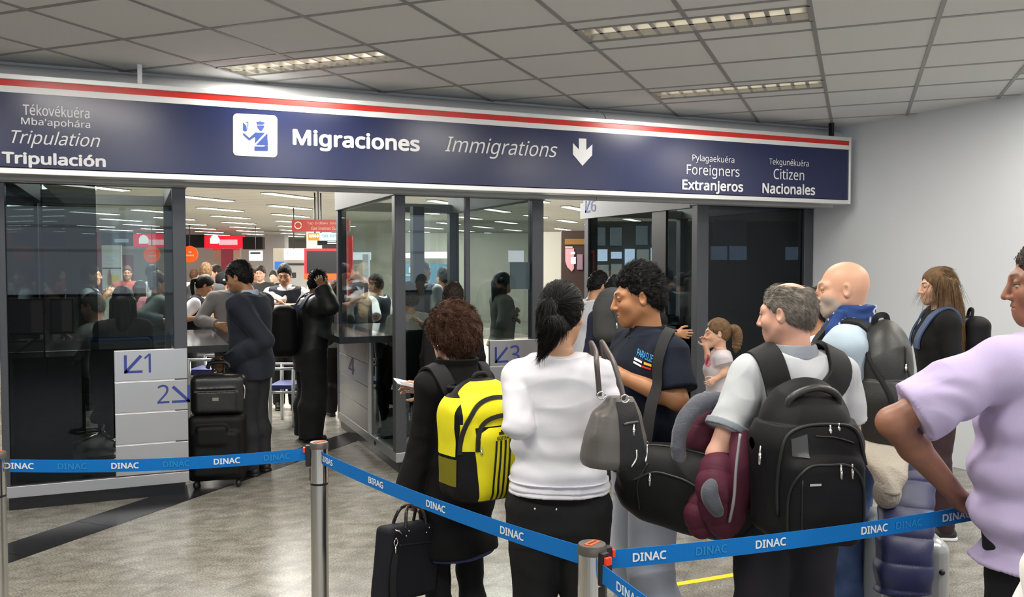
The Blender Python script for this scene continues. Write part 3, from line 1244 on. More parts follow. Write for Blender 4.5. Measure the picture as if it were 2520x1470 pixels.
def soft(name, prims, res, m, parent=None, fold=None, fine=(), color=None, extra=None, disp=None, smooth_it=0, wm=False):
    """mesh a field and link it; fold=(amplitude, freq, seed); disp(V, N)->offset along the normal; color(V)->(n,3)"""
    V, Q = mesh_field(prims, res, fine)
    N = None
    if fold or disp or extra:
        N = vnormals(V, Q)
    if fold:
        V = V + N * (fold[0] * fold_noise(V, fold[1], fold[2]))[:, None]
    if disp:
        V = V + N * disp(V, N)[:, None]
    C = color(V) if color else None
    if extra:
        V2, Q2, C2 = extra(V, N, Q)
        if len(V2):
            Q = np.concatenate([Q, Q2 + len(V)])
            V = np.concatenate([V, V2])
            if C is not None:
                C = np.concatenate([C, C2])
    me = np_mesh(name, V, quads=Q)
    if C is not None:
        at_ = me.color_attributes.new('Col', 'FLOAT_COLOR', 'POINT')
        at_.data.foreach_set('color', np.c_[C, np.ones(len(C))].astype(np.float32).ravel())
    if m:
        me.materials.append(m)
    o = bpy.data.objects.new(name, me)
    link(o, parent)
    if wm and parent is not None:
        keep(o)
    return o


def strands(V, N, n, length, flow, lift=0.15, r=0.0009, seg=4, seed=0, mask=None, jitter=0.16, droop=0.0):
    """thin tapered hairs rooted on a surface, combed along flow(P)"""
    rs = np.random.RandomState(seed)
    ids = np.arange(len(V)) if mask is None else np.nonzero(mask)[0]
    if len(ids) == 0:
        return np.zeros((0, 3)), np.zeros((0, 4), int)
    ids = rs.choice(ids, n)
    P = V[ids] + rs.normal(0, 0.002, (n, 3))
    NN = N[ids]
    ls = length * rs.uniform(0.6, 1.25, n)
    jit = rs.normal(0, jitter, (n, 3))
    rows = [P - NN * 0.002]
    cur = P.copy()
    for k in range(seg):
        f = flow(cur) + jit
        f = f - NN * np.sum(f * NN, 1)[:, None] * (1.0 if k == 0 else 0.6)
        f = f / (np.linalg.norm(f, axis=1)[:, None] + 1e-9) + NN * lift * (1 - k / seg) + np.array([0, 0, -droop * k])
        f = f / (np.linalg.norm(f, axis=1)[:, None] + 1e-9)
        cur = cur + f * (ls / seg)[:, None]
        rows.append(cur.copy())
    rows = np.stack(rows, 1)                       # n, seg+1, 3
    T = np.gradient(rows, axis=1)
    T /= np.linalg.norm(T, axis=2)[:, :, None] + 1e-9
    U = np.cross(T, NN[:, None, :])
    U /= np.linalg.norm(U, axis=2)[:, :, None] + 1e-9
    W = np.cross(T, U)
    rad = r * np.linspace(1, 0.15, seg + 1)[None, :, None]
    ring = []
    for k in range(3):
        a = 2 * PI * k / 3
        ring.append(rows + (U * math.cos(a) + W * math.sin(a)) * rad)
    R = np.stack(ring, 2)                          # n, seg+1, 3, 3
    VV = R.reshape(-1, 3)
    base = (np.arange(n) * (seg + 1) * 3)[:, None, None]
    s = (np.arange(seg) * 3)[None, :, None]
    k = np.arange(3)[None, None, :]
    a = base + s + k
    b = base + s + (k + 1) % 3
    Q = np.stack([a, b, b + 3, a + 3], 3).reshape(-1, 4)
    return VV, Q
# ------------------------------------------------------------------ figures
def V3(*a):
    return np.array(a, float)


def catmull(pts, n=8):
    P = [np.array(p, float) for p in pts]
    P = [2 * P[0] - P[1]] + P + [2 * P[-1] - P[-2]]
    out = []
    for i in range(1, len(P) - 2):
        for k in range(n):
            t = k / n
            a, b, c, d = P[i - 1], P[i], P[i + 1], P[i + 2]
            out.append(0.5 * (2 * b + (c - a) * t + (2 * a - 5 * b + 4 * c - d) * t * t + (3 * b - a - 3 * c + d) * t ** 3))
    out.append(P[-2])
    return out


def unit(v):
    v = np.array(v, float)
    return v / (np.linalg.norm(v) + 1e-9)


def ik(S, W, l1, l2, pole):
    S, W = np.array(S, float), np.array(W, float)
    d = W - S
    L = np.linalg.norm(d)
    L = min(L, (l1 + l2) * 0.999)
    u = unit(d)
    a = (l1 * l1 - l2 * l2 + L * L) / (2 * L)
    h = math.sqrt(max(l1 * l1 - a * a, 0))
    p = np.array(pole, float)
    p = unit(p - u * (p @ u))
    return S + u * a + p * h, S + u * L


M_skin = {}


def skin_mat(col):
    k = 'skin %.2f' % col[0]
    return mat(k, col, 0.48, spec=0.4, attr=True, bump=(220, 0.06), sss=0.06)


TORSO_M = [(0.78, .135, .095, 0, -.005), (0.86, .160, .112, 0, -.012), (0.94, .166, .115, 0, -.012), (1.02, .156, .108, 0, -.004), (1.10, .150, .104, 0, .004),
           (1.20, .160, .112, 0, .006), (1.30, .172, .118, 0, .004), (1.37, .172, .112, 0, -.002), (1.43, .150, .092, 0, -.010), (1.475, .100, .068, 0, -.014), (1.50, .062, .058, 0, -.010)]
TORSO_F = [(0.78, .140, .100, 0, -.010), (0.86, .172, .120, 0, -.020), (0.94, .172, .118, 0, -.016), (1.02, .148, .100, 0, -.002), (1.10, .132, .092, 0, .004),
           (1.20, .144, .104, 0, .014), (1.29, .155, .120, 0, .020), (1.36, .155, .104, 0, .004), (1.43, .135, .084, 0, -.010), (1.475, .085, .062, 0, -.014), (1.50, .054, .052, 0, -.010)]


class Fig:
    def __init__(s, label, pos, rel, h=1.72, fem=False, bulk=1.0, skin=(0.50, 0.26, 0.14), head=(0, 0, 0), lean=0.0, res=0.005,
                 cat='person', group=None, hs=1.0, neck=0.0, base=0.0):
        s.k = k = h / 1.76
        s.h, s.fem, s.bulk, s.res, s.lean = h, fem, bulk, res, math.tan(math.radians(lean))
        s.az = YAW + math.radians(rel)
        s.loc = np.array([pos[0], pos[1], base], float)
        s.root = thing('person', label, cat, tuple(s.loc), -s.az, group)
        s.skin_col = np.array(skin, float)
        s.tab = TORSO_F if fem else TORSO_M
        s.shw = (0.162 if fem else 0.182) * bulk
        s.hipx = 0.088
        s.J = {}
        for sd, x in (('L', -1), ('R', 1)):
            s.J['S' + sd] = V3(x * s.shw * k, s.yo(1.415) - .012 * k, 1.415 * k)
            s.J['H' + sd] = V3(x * s.hipx * k, -.005, .92 * k)
            s.J['K' + sd] = V3(x * s.hipx * 1.05 * k, .015 * k, .50 * k)
            s.J['A' + sd] = V3(x * s.hipx * 1.05 * k, -.03 * k, .085 * k)
            s.foot_dir = V3(0, 1, 0)
        s.l1, s.l2 = .285 * k, .255 * k
        for sd in 'LR':
            s.arm(sd, None)
        yaw, pit, rol = [math.radians(a) for a in head]
        f = V3(math.sin(yaw), math.cos(yaw), 0)
        r = V3(math.cos(yaw), -math.sin(yaw), 0)
        u = V3(0, 0, 1)
        f2, u2 = f * math.cos(pit) - u * math.sin(pit), u * math.cos(pit) + f * math.sin(pit)
        r2, u3 = r * math.cos(rol) + u2 * math.sin(rol), u2 * math.cos(rol) - r * math.sin(rol)
        s.Rh = np.stack([r2, f2, u3], 1)
        s.nb = V3(0, s.yo(1.49) - .008 * k, 1.49 * k)
        s.kh = k * hs * (0.965 if fem else 1.0)
        s.hc = s.nb + V3(0, neck, 0) + s.Rh @ V3(0, .022, .156) * s.kh
        s.hands = {}
        s.parts = {}

    def yo(s, z):
        """forward shift of the trunk at (unscaled) height z"""
        return s.lean * max(z - .92, 0) * s.k

    def Lc(s, p):
        """world point -> figure coordinates"""
        d = np.array([p[0], p[1], p[2]], float) - s.loc
        c, q = math.cos(s.az), math.sin(s.az)
        return V3(d[0] * c - d[1] * q, d[0] * q + d[1] * c, d[2])

    def W(s, p):
        c, q = math.cos(s.az), math.sin(s.az)
        return Vector((p[0] * c + p[1] * q + s.loc[0], -p[0] * q + p[1] * c + s.loc[1], p[2] + s.loc[2]))

    def hp(s, p):
        return s.hc + s.Rh @ (np.array(p, float) * s.kh)

    def arm(s, sd, wrist, pole=(0, -1, -0.3), elbow=None):
        x = -1 if sd == 'L' else 1
        S = s.J['S' + sd]
        k = s.k
        if wrist is None:
            s.J['E' + sd] = S + V3(x * .045 * k, -.03 * k, -.275 * k)
            s.J['W' + sd] = S + V3(x * .05 * k, .05 * k, -.515 * k)
        elif elbow is not None:
            s.J['E' + sd], s.J['W' + sd] = np.array(elbow, float), np.array(wrist, float)
        else:
            s.J['E' + sd], s.J['W' + sd] = ik(S, wrist, s.l1, s.l2, pole)
        return s

    def hand(s, sd, palm=None, curl=25, spread=4, d=None, thumb=30):
        s.hands[sd] = (palm, curl, spread, d, thumb)
        return s

    def sit(s, reach=.40, drop=.44):
        for sd, x in (('L', -1), ('R', 1)):
            s.J['K' + sd] = s.J['H' + sd] + V3(x * .03, reach * s.k, .01)
            s.J['A' + sd] = s.J['K' + sd] + V3(0, .02, -drop * s.k)
        return s

    # ---- primitive lists
    def torso(s, off=0.0, z0=None, z1=None, scale=(1, 1), extra=()):
        k = s.k
        rows = []
        zs = sorted(set([t[0] for t in s.tab] + [z for z in (z0, z1) if z] + [e[0] for e in extra]))
        T = np.array(s.tab)
        for z in zs:
            if (z0 and z < z0 - 1e-6) or (z1 and z > z1 + 1e-6):
                continue
            a, b, cy = [np.interp(z, T[:, 0], T[:, i]) for i in (1, 2, 4)]
            a *= s.bulk * scale[0]
            b *= s.bulk * scale[1]
            for e in extra:
                if abs(e[0] - z) < 1e-6:
                    a, b = a + e[1], b + e[2]
            rows.append((z * k, a * k + off, b * k + off, 0, cy * k + s.yo(z)))
        return loft(rows)

    def arm_prims(s, off=0.0, upto=2.0, start=0.0, taper=0.0, wide=0.0, ak=.03):
        """sleeves: upto 0..1 along the upper arm, 1..2 along the forearm"""
        g = 0.88 if s.fem else 1.0
        k = s.k * (0.5 + 0.5 * s.bulk)
        P = []
        for sd in 'LR':
            S, E, W = s.J['S' + sd], s.J['E' + sd], s.J['W' + sd]
            x = -1 if sd == 'L' else 1
            P.append(('+', rcone(V3(x * .06 * s.k, s.yo(1.45) - .015 * s.k, 1.445 * s.k), S + V3(0, 0, -.004), .042 * k * g + off, .056 * k * g + off), .05))
            if upto <= 1:
                u = unit(E - S)
                c = S + (E - S) * upto
                e = S + (E - S) * min(1, upto + .1)
                P.append(('+', rcone(S, e, .054 * k * g + off, .050 * k * g + off + wide, cuts=((c, u),)), ak))
            else:
                P.append(('+', rcone(S, E, .054 * k * g + off, .040 * k * g + off), ak))
                u = unit(W - E)
                c = E + (W - E) * (upto - 1)
                m = E + (W - E) * .3
                cut = () if upto >= 2 and off == 0 else ((c, u),)
                P.append(('+', rcone(E, m, .040 * k * g + off, .041 * k * g + off), .02))
                P.append(('+', rcone(m, W + u * (.03 if cut else 0), .041 * k * g + off, .026 * k * g + off + taper, cuts=cut), .02))
        return P

    def leg_prims(s, off=0.0, hem=None, thigh=0.0, shin=0.0):
        k = s.k * (0.6 + 0.4 * s.bulk)
        g = 1.04 if s.fem else 1.0
        P = []
        for sd in 'LR':
            H, K, A = s.J['H' + sd], s.J['K' + sd], s.J['A' + sd]
            P.append(('+', rcone(H, K, .086 * k * g + off + thigh, .055 * k + off + (thigh + shin) / 2), .03))
            cut = ()
            if hem is not None:
                cut = ((V3(0, 0, hem), V3(0, 0, -1)),)
            c = K + (A - K) * .35 + V3(0, -.012 * k, 0)
            P.append(('+', rcone(K, c, .055 * k + off + (thigh + shin) / 2, .053 * k + off + shin), .03))
            P.append(('+', rcone(c, A, .053 * k + off + shin, .037 * k + off + shin, cuts=cut), .03))
        return P

    def head_prims(s):
        kh, H, R = s.kh, s.hp, s.Rh
        g = 0.93 if s.fem else 1.0
        e = lambda c, r, k, op='+': (op, ell(H(c), np.array(r) * kh, R), k * kh)
        c = lambda a, b, ra, rb, k, op='+': (op, rcone(H(a), H(b), ra * kh, rb * kh), k * kh)
        P = [e((0, -.016, .030), (.074, .095, .084), 0), e((0, .018, -.028), (.062 * g, .072, .085), .03), e((0, -.034, -.012), (.062, .062, .058), .03)]
        for x in (-1, 1):
            P += [c((x * .050 * g, -.002, -.052), (x * .020, .058, -.094), .020, .018, .035),
                  e((x * .036, .058, -.030), (.026, .024, .024), .03),
                  c((x * .012, .084, .022), (x * .046, .066, .020), .010, .009, .022)]
        P += [c((0, .066, -.101), (0, .071, -.094), .018, .016, .028),
              e((0, .070, -.066), (.030, .022, .026), .02)]
        for x in (-1, 1):
            P.append(e((x * .032, .094, .000), (.019, .015, .013), .016, '-'))
        P += [c((0, .088, .014), (0, .111, -.034), .0085, .0108, .013)]
        for x in (-1, 1):
            P.append(e((x * .0135, .097, -.038), (.009, .011, .008), .008))
        for x in (-1, 1):
            P += [e((x * .031, .0745, .000), (.0135, .0135, .0125), .003)]
            P += [e((x * .031, .076, .009), (.016, .014, .006), .006)]
        P += [c((-.019, .083, -.0625), (.019, .083, -.0625), .0065, .0065, .008), c((0, .090, -.062), (0, .0905, -.061), .006, .006, .010),
              c((-.014, .084, -.074), (.014, .084, -.074), .0075, .0075, .008),
              ('-', rcone(H((-.021, .089, -.0682)), H((0, .0962, -.0678)), .0014 * kh), .003 * kh), ('-', rcone(H((.021, .089, -.0682)), H((0, .0962, -.0678)), .0014 * kh), .003 * kh)]
        for x in (-1, 1):
            a = math.radians(18) * x
            Rl = np.array([[math.cos(a), math.sin(a), 0], [-math.sin(a), math.cos(a), 0], [0, 0, 1]])
            Re = R @ Rl
            P += [('+', ell(H((x * .078, -.012, -.006)), np.array((.009, .018, .031)) * kh, Re), .006 * kh),
                  ('-', ell(H((x * .088, -.006, -.002)), np.array((.010, .011, .020)) * kh, Re), .005 * kh)]
        # neck
        nr = .044 if s.fem else .053
        P += [('+', rcone(H((0, -.030, -.055)), s.nb + V3(0, -.010, -.03) * s.k, nr * kh, (nr + .006) * s.k), .025)]
        P += [('+', rcone(H((0, -.004, -.090)), s.nb + V3(0, .018, -.03) * s.k, nr * .6 * kh, nr * .62 * s.k), .03)]
        return P

    def hand_prims(s, sd):
        g = s.k * (0.9 if s.fem else 1.0)
        E, W = s.J['E' + sd], s.J['W' + sd]
        x = -1 if sd == 'L' else 1
        palm, curl, spread, d, th = s.hands.get(sd, (None, 30, 3, None, 30))
        u = unit(W - E) if d is None else unit(d)
        n = np.array(palm, float) if palm is not None else V3(-x, 0.25, 0)
        n = unit(n - u * (n @ u))
        w = np.cross(u, n) * (1 if sd == 'L' else -1)      # towards the thumb
        if palm is None and w[1] < 0:
            w = -w
        P = []
        kn = []
        for i in range(4):
            o = (.030 - .0205 * i)
            b = W + (u * .018 + w * o * .55) * g
            kk = W + (u * (.090 - .004 * abs(i - 1) - (.006 if i == 3 else 0)) + w * o) * g
            kn.append(kk)
            P.append(('+', rcone(b, kk, .0145 * g, .0105 * g), .016 * g))
        P.append(('+', rcone(W - u * .01, W + u * .02 * g, .026 * g, .022 * g), .02 * g))
        for i, L in enumerate((.90, 1.0, .93, .74)):
            p = kn[i]
            ang = 0
            sp = math.radians(spread) * (1.5 - i)
            base = unit(u * math.cos(sp) + w * math.sin(sp))
            for j, (ln, r0, r1) in enumerate(((.043, .0092, .0083), (.026, .0083, .0075), (.021, .0075, .0062))):
                ang += math.radians(curl) * (1.0, 1.15, .8)[j]
                dd = base * math.cos(ang) + n * math.sin(ang)
                q = p + dd * ln * L * g
                P.append(('+', rcone(p, q, r0 * g, r1 * g), .003))
                p = q
        t = math.radians(th)
        p = W + (u * .022 + w * .024 + n * .006) * g
        for j, (ln, r0, r1) in enumerate(((.040, .0135, .0105), (.031, .0105, .0092), (.025, .0092, .0075))):
            dd = unit(u * (.55 + .25 * j) + w * (.8 - .35 * j) * math.cos(t) + n * (.35 + .2 * j) * math.sin(t) * 2)
            q = p + dd * ln * g
            P.append(('+', rcone(p, q, r0 * g, r1 * g), .006))
            p = q
        return P

    # ---- colours of the face
    def face_color(s, brow=(0.03, 0.02, 0.015), lip=None, stubble=0.0, beard=None, lids=0.35, scalp=None):
        c0 = s.skin_col
        lipc = np.array(lip) if lip is not None else c0 * np.array([.92, .62, .62])
        brow = np.array(brow)

        def fn(V):
            C = np.tile(c0, (len(V), 1))
            q = ((V - s.hc) @ s.Rh) / s.kh
            x, y, z = np.abs(q[:, 0]), q[:, 1], q[:, 2]
            inh = (np.abs(q).max(1) < .14)
            n = vnoise(q * 60, 3)

            def mixin(m, col):
                C[:] = C * (1 - m[:, None]) + np.array(col) * m[:, None]
            red = np.exp(-((x - .04) ** 2 / .0006 + (z + .03) ** 2 / .0008)) * (y > .02) * inh
            mixin(red * .22, c0 * np.array([1.05, .78, .74]))
            m = np.clip(1.15 - ((x / .022) ** 2 + ((z + .0675) / .0115) ** 2), 0, .25) * 4 * (y > .070) * inh
            mixin(np.clip(m, 0, 1) * .8, lipc)
            b = np.clip(1.2 - (((x - .031) / .019) ** 2 + ((z - .024 - .004 * np.sin((x - .012) * 80)) / .0048) ** 2), 0, .4) * 2.5 * (y > .045) * inh
            mixin(np.clip(b * (.85 + .3 * n), 0, 1), brow)
            dx, dy, dz = x - .031, y - .0745, z
            eye = (dx ** 2 + dy ** 2 + dz ** 2 < .0150 ** 2) & (y > .072) & inh
            lidz = .006 - .014 * lids
            op = eye & (z < lidz) & (z > -.0062) & (np.abs(dx) < .0125)
            C[op] = (.55, .52, .48)
            C[op & (dx ** 2 + (z - (lidz - .006) * .6) ** 2 < .0058 ** 2)] = (.02, .012, .008)
            lash = eye & (np.abs(z - lidz) < .0016)
            C[lash] = (.02, .015, .012)
            if stubble or beard is not None:
                jaw = np.clip((-.032 - z + (y - .06) * .25 + .012 * n) / .012, 0, 1) * np.clip((y + .015) / .02, 0, 1) * inh * (z > -.125)
                jaw *= 1 - np.clip(1.3 - ((x / .02) ** 2 + ((z + .0675) / .009) ** 2), 0, 1)
                col = np.array(beard) if beard is not None else c0 * .55
                mixin(jaw * (stubble or .8) * (.75 + .35 * n), col)
            return np.clip(C, 0, 1)
        return fn

    def body(s, res=None, hres=None, color=None, legs=True, hide_hands=False, xtra=()):
        res = res or s.res
        P = [('+', s.torso(-.012, .84), 0)]
        if legs:
            P += s.leg_prims(-.010)
        P += s.arm_prims(0.0)
        for sd in 'LR':
            P += s.hand_prims(sd)
        P += s.head_prims()
        P += list(xtra)
        fine = []
        if hres:
            fine.append((s.hc - .13 * s.kh, s.hc + .135 * s.kh, hres))
            for sd in s.hands:
                c = s.J['W' + sd]
                fine.append((c - .19 * s.k, c + .19 * s.k, min(.0035, hres * 1.4)))
        m = mat('skin', (0.5, 0.3, 0.2), 0.46, spec=0.42, attr=True, bump=(160, 0.08), sss=0.05)
        s.body_obj = soft('body', P, res, m, s.root, fine=fine, color=color or s.face_color())
        return s.body_obj

    def trousers(s, m, off=.010, hem=.05, thigh=.004, shin=.014, top=1.02, fold=(.004, (9, 9, 14), 5), name='trousers', bvh=False, zmax=None):
        z1 = top
        P = [('+', s.torso(off, .80, z1), 0)] + s.leg_prims(off, hem * s.k, thigh, shin)
        o = soft(name, P, s.res, m, s.root, fold=fold)
        return o

    def shoes(s, m, sole=None, L=.26, name='shoe'):
        for sd in 'LR':
            A = s.J['A' + sd]
            k = s.k
            fd = s.J.get('F' + sd, V3(0, 1, 0))
            zc = ((V3(0, 0, .012), V3(0, 0, -1)),)
            P = [('+', rcone(A + V3(0, 0, -.045 * k) - fd * .035 * k, A + V3(0, 0, -.052 * k) + fd * .13 * k, .043 * k, .036 * k, cuts=((V3(0, 0, .014), V3(0, 0, -1)),)), 0),
                 ('+', rcone(A + V3(0, 0, .01), A + V3(0, 0, -.03 * k) + fd * .05 * k, .043 * k, .04 * k), .03)]
            o = soft(name, P, s.res, m, s.root)
            sp = [('+', rcone(V3(A[0], A[1], .012) - fd * .038 * k, V3(A[0], A[1], .012) + fd * .135 * k, .046 * k, .041 * k, cuts=((V3(0, 0, .022), V3(0, 0, 1)), (V3(0, 0, .0), V3(0, 0, -1)))), 0)]
            soft('sole', sp, s.res, sole or M_black, o)

    def top(s, m, off=.016, hem=.88, sleeve=.55, neck=1.478, loose=(1, 1), fold=(.006, (7, 7, 12), 2), extra=(), name='shirt', wide=.012, taper=.006, add=(), color=None, res=None, disp=None, ak=.03, aoff=None):
        P = [('+', s.torso(off, hem, neck, loose, extra), 0)]
        P += s.arm_prims(off if aoff is None else aoff, sleeve, wide=wide, taper=taper, ak=ak)
        P += list(add)
        o = soft(name, P, res or s.res, m, s.root, fold=fold, color=color, disp=disp)
        s.parts[name] = o
        s.top_obj = o
        return o

    def polo_collar(s, m, z0=1.462, z1=1.515, flare=.012, open_=0.02):
        k = s.k
        y0 = s.yo(1.49)
        a = (.060 if s.fem else .066) * k
        out = loft([(z0 * k, a + flare + .016, a + flare + .016, 0, -.008 * k + y0), ((z0 + z1) / 2 * k, a + .016, a + .016, 0, -.012 * k + y0), (z1 * k, a + .007, a + .007, 0, -.014 * k + y0)], n=2)
        inn = loft([(z0 * k - .02, a + .004, a + .004, 0, -.010 * k + y0), (z1 * k + .02, a + .001, a + .001, 0, -.014 * k + y0)], n=2)
        P = [('+', out, 0), ('-', inn, .002)]
        if open_:
            P.append(('-', rcone(V3(0, .09 * k + y0, z1 * k + .02), V3(0, .09 * k + y0, z0 * k - .03), open_ * 1.2, .003), .004))
        return soft('collar', P, min(s.res, .004), m, s.top_obj, fold=(.0015, (14, 14, 14), 3))

    def bvh(s, o):
        return BVHTree.FromPolygons([tuple(v.co) for v in o.data.vertices], [tuple(p.vertices) for p in o.data.polygons])


def flow_down(f, back=-1.0, down=-1.0, part=None):
    def fn(P):
        q = (P - f.hc) @ f.Rh
        d = np.zeros_like(q)
        d[:, 1] = back * np.clip(1 + q[:, 2] * 4, .3, 2)
        d[:, 2] = down * np.clip(.6 - q[:, 2] * 6 - q[:, 1] * 3, .1, 2)
        if part:
            d[:, 0] += part * q[:, 0] * 8
        return d @ f.Rh.T
    return fn


def hair_cap(f, th=.012, top=.010, nape=-.085, front=.03, face=(.118, -.050), fw=.082, back=0.0, side=0.0):
    kh, H, R = f.kh, f.hp, f.Rh
    P = [('+', ell(H((0, -.018, .032)), np.array((.076 + th + side, .097 + th, .086 + th + top)) * kh, R), 0),
         ('+', ell(H((0, -.048 - back, -.012)), np.array((.066 + th + side, .056 + th, .062 + th)) * kh, R), .03 * kh)]
    n = unit((0, .61, -.79))
    c0, nn = H((0, -.09, nape)), R @ n
    P.append(('&', Prim(lambda X, Y, Z: (X - F32(c0[0])) * F32(nn[0]) + (Y - F32(c0[1])) * F32(nn[1]) + (Z - F32(c0[2])) * F32(nn[2]), (0, 0, 0), (0, 0, 0)), .012 * kh))
    P.append(('-', ell(H((0, face[0], face[1])), np.array((fw, .075, .108 + front)) * kh, R), .012 * kh))
    for x in (-1, 1):
        P.append(('-', ell(H((x * .090, -.006, -.012)), np.array((.024, .024, .036)) * kh, R), .008 * kh))
    return P


def hair_mat(name, col, rough=0.42, hi=None):
    return mat(name, col, rough + .06, spec=0.20, var=(40, 0.35), bump=(9, 0.5, (60, 60, 6)))


def short_hair(f, m, n=2600, length=.026, res=None, lift=.16, amp=.004, flow=None, r=.0011, mask=None, seed=1, **kw):
    P = hair_cap(f, **kw)

    def ex(V, N, Q):
        if n == 0:
            return np.zeros((0, 3)), np.zeros((0, 4), int), None
        v, q = strands(V, N, n, length * f.kh, flow or flow_down(f), lift=lift, r=r, seed=seed, mask=mask(((V - f.hc) @ f.Rh) / f.kh) if mask else None)
        return v, q, None
    return soft('hair', P, res or max(.0035, f.res * .8), m, f.root, disp=lambda V, N: amp * vnoise(((V - f.hc) @ f.Rh) * np.array((130, 70, 70)), 4), extra=ex)


# ------------------------------------------------------------------ carried things
def carried(name, label, cat, f, base, group=None):
    """a thing of its own whose parts are modelled in the frame of the figure that carries it"""
    w = f.W(base)
    t = thing(name, label, cat, tuple(w), -f.az, group)
    t['_b'] = 0
    del t['_b']
    return t


def fin(o, f, t_or_part):
    """place a mesh modelled in figure coordinates under a carried thing"""
    M = Matrix.Translation(Vector(f.loc)) @ Matrix.Rotation(-f.az, 4, 'Z')
    o.parent = t_or_part
    o.matrix_parent_inverse = world_mat(t_or_part).inverted() @ M
    return o


def csoft(f, t, name, P, res, m, **kw):
    """soft part in figure coordinates of carrier f; sub-parts share their parent's frame"""
    o = soft(name, P, res, m, None, **kw)
    return fin2(o, f, t)


def fin2(o, f, t):
    o.parent = t
    if t.type == 'EMPTY':
        M = Matrix.Translation(Vector(f.loc)) @ Matrix.Rotation(-f.az, 4, 'Z')
        o.matrix_parent_inverse = world_mat(t).inverted() @ M
    return o


def cmb(f, t, mb, name, m, **kw):
    o = mb.build(name, m, None, **kw)
    return fin2(o, f, t)


def conform(bvh, pts, off):
    out, nr = [], []
    for p in pts:
        co, n, i, d = bvh.find_nearest(Vector(p))
        out.append(np.array(co + n * off))
        nr.append(np.array(n))
    return out, nr


def smooth_pts(P, it=3):
    P = [np.array(p, float) for p in P]
    for _ in range(it):
        P = [P[0]] + [(P[i - 1] + 2 * P[i] + P[i + 1]) / 4 for i in range(1, len(P) - 1)] + [P[-1]]
    return P


def decal(bvh, org, ux, uz, dr, pts, faces, lift=.0015, sub=0):
    """project flat shapes along dr onto a surface"""
    mb = MB()
    for q in pts:
        x, y = q[0], q[1]
        lf = lift + (q[2] * .00015 if len(q) > 2 else 0)
        o = Vector(tuple(org)) + Vector(tuple(ux)) * float(x) + Vector(tuple(uz)) * float(y)
        h = bvh.ray_cast(o - Vector(dr) * .3, Vector(dr), .8)
        p = h[0] + h[1] * lf if h[0] is not None else o
        mb.v.append(tuple(p))
    mb.f = [tuple(f) for f in faces]
    return mb


def gridpoly(x0, x1, y0, y1, nx, ny, fx=None):
    pts, fs = [], []
    for j in range(ny + 1):
        for i in range(nx + 1):
            u, v = i / nx, j / ny
            p = (x0 + (x1 - x0) * u, y0 + (y1 - y0) * v)
            pts.append(fx(*p) if fx else p)
    for j in range(ny):
        for i in range(nx):
            a = j * (nx + 1) + i
            fs.append((a, a + 1, a + nx + 2, a + nx + 1))
    return pts, fs
# ------------------------------------------------------------------ belt barriers
M_belt = mat('belt blue', (0.004, 0.155, 0.50), 0.6, bump=(900, 0.25))
M_bwhite = mat('belt print white', (0.72, 0.76, 0.82), 0.6)
M_bfaint = mat('belt print blue', (0.008, 0.22, 0.55), 0.6)
M_redb = mat('red button', (0.80, 0.05, 0.015), 0.35)
M_card = mat('orange sticker', (0.72, 0.10, 0.02), 0.5)
M_capg = mat('cap grey brown', (0.11, 0.095, 0.085), 0.35, 0.3)
POST_H = 0.965


def barrier_post(lab, x, y, clips=()):
    """clips: directions (world angle) where a belt leaves the head"""
    t = thing('barrier_post', lab, 'barrier post', (x, y, 0), 0, 'steel belt barrier posts')
    base = MB().lathe([(.165, 0), (.165, .012), (.15, .022), (.08, .034), (.038, .045)], 36)
    base.build('base', M_chrome_b, t, smooth='auto')
    MB().lathe([(.034, .04), (.034, .80)], 32).build('tube', M_chrome_b, t, smooth='auto')
    MB().lathe([(.0345, .797), (.0345, .806)], 32).build('ring', M_black, t, smooth='auto')
    MB().lathe([(.0358, .806), (.0358, POST_H - .022)], 32).build('head', M_chrome, t, smooth='auto')
    cap = MB().lathe([(.037, POST_H - .024), (.037, POST_H - .006), (.034, POST_H), (.001, POST_H + .001)], 32).build('cap', M_capg, t, smooth='auto')
    st = MB().box(-.022, .022, -.010, .010, POST_H + .0005, POST_H + .0022, Matrix.Rotation(.5, 4, 'Z')).build('sticker', M_card, cap)
    V, Fs = text_shape('ATENCION', .02)
    lo, hi = V.min(0), V.max(0)
    mb = MB()
    R = Matrix.Rotation(.5, 4, 'Z')
    mb.v = [tuple(R @ Vector((-.018 + (a - lo[0]) / (hi[0] - lo[0]) * .036, -.004 + (b - lo[1]) / (hi[1] - lo[1]) * .008, POST_H + .0026))) for a, b, _l in V]
    mb.f = Fs
    mb.build('sticker_lettering', mat('sticker print', (.35, .02, .01), .6), cap)
    for a in clips:
        M = Matrix.Rotation(a, 4, 'Z')
        c = MB().box(.030, .052, -.011, .011, POST_H - .095, POST_H - .012, M).build('clip', M_black, t, bevel=.002)
        MB().box(.0525, .062, -.010, .010, POST_H - .040, POST_H - .020, M).build('button', M_redb, c, bevel=.002)
        MB().box(.0345, .037, -.010, .010, .815, POST_H - .10, M).build('slot', M_black, t)
    return t


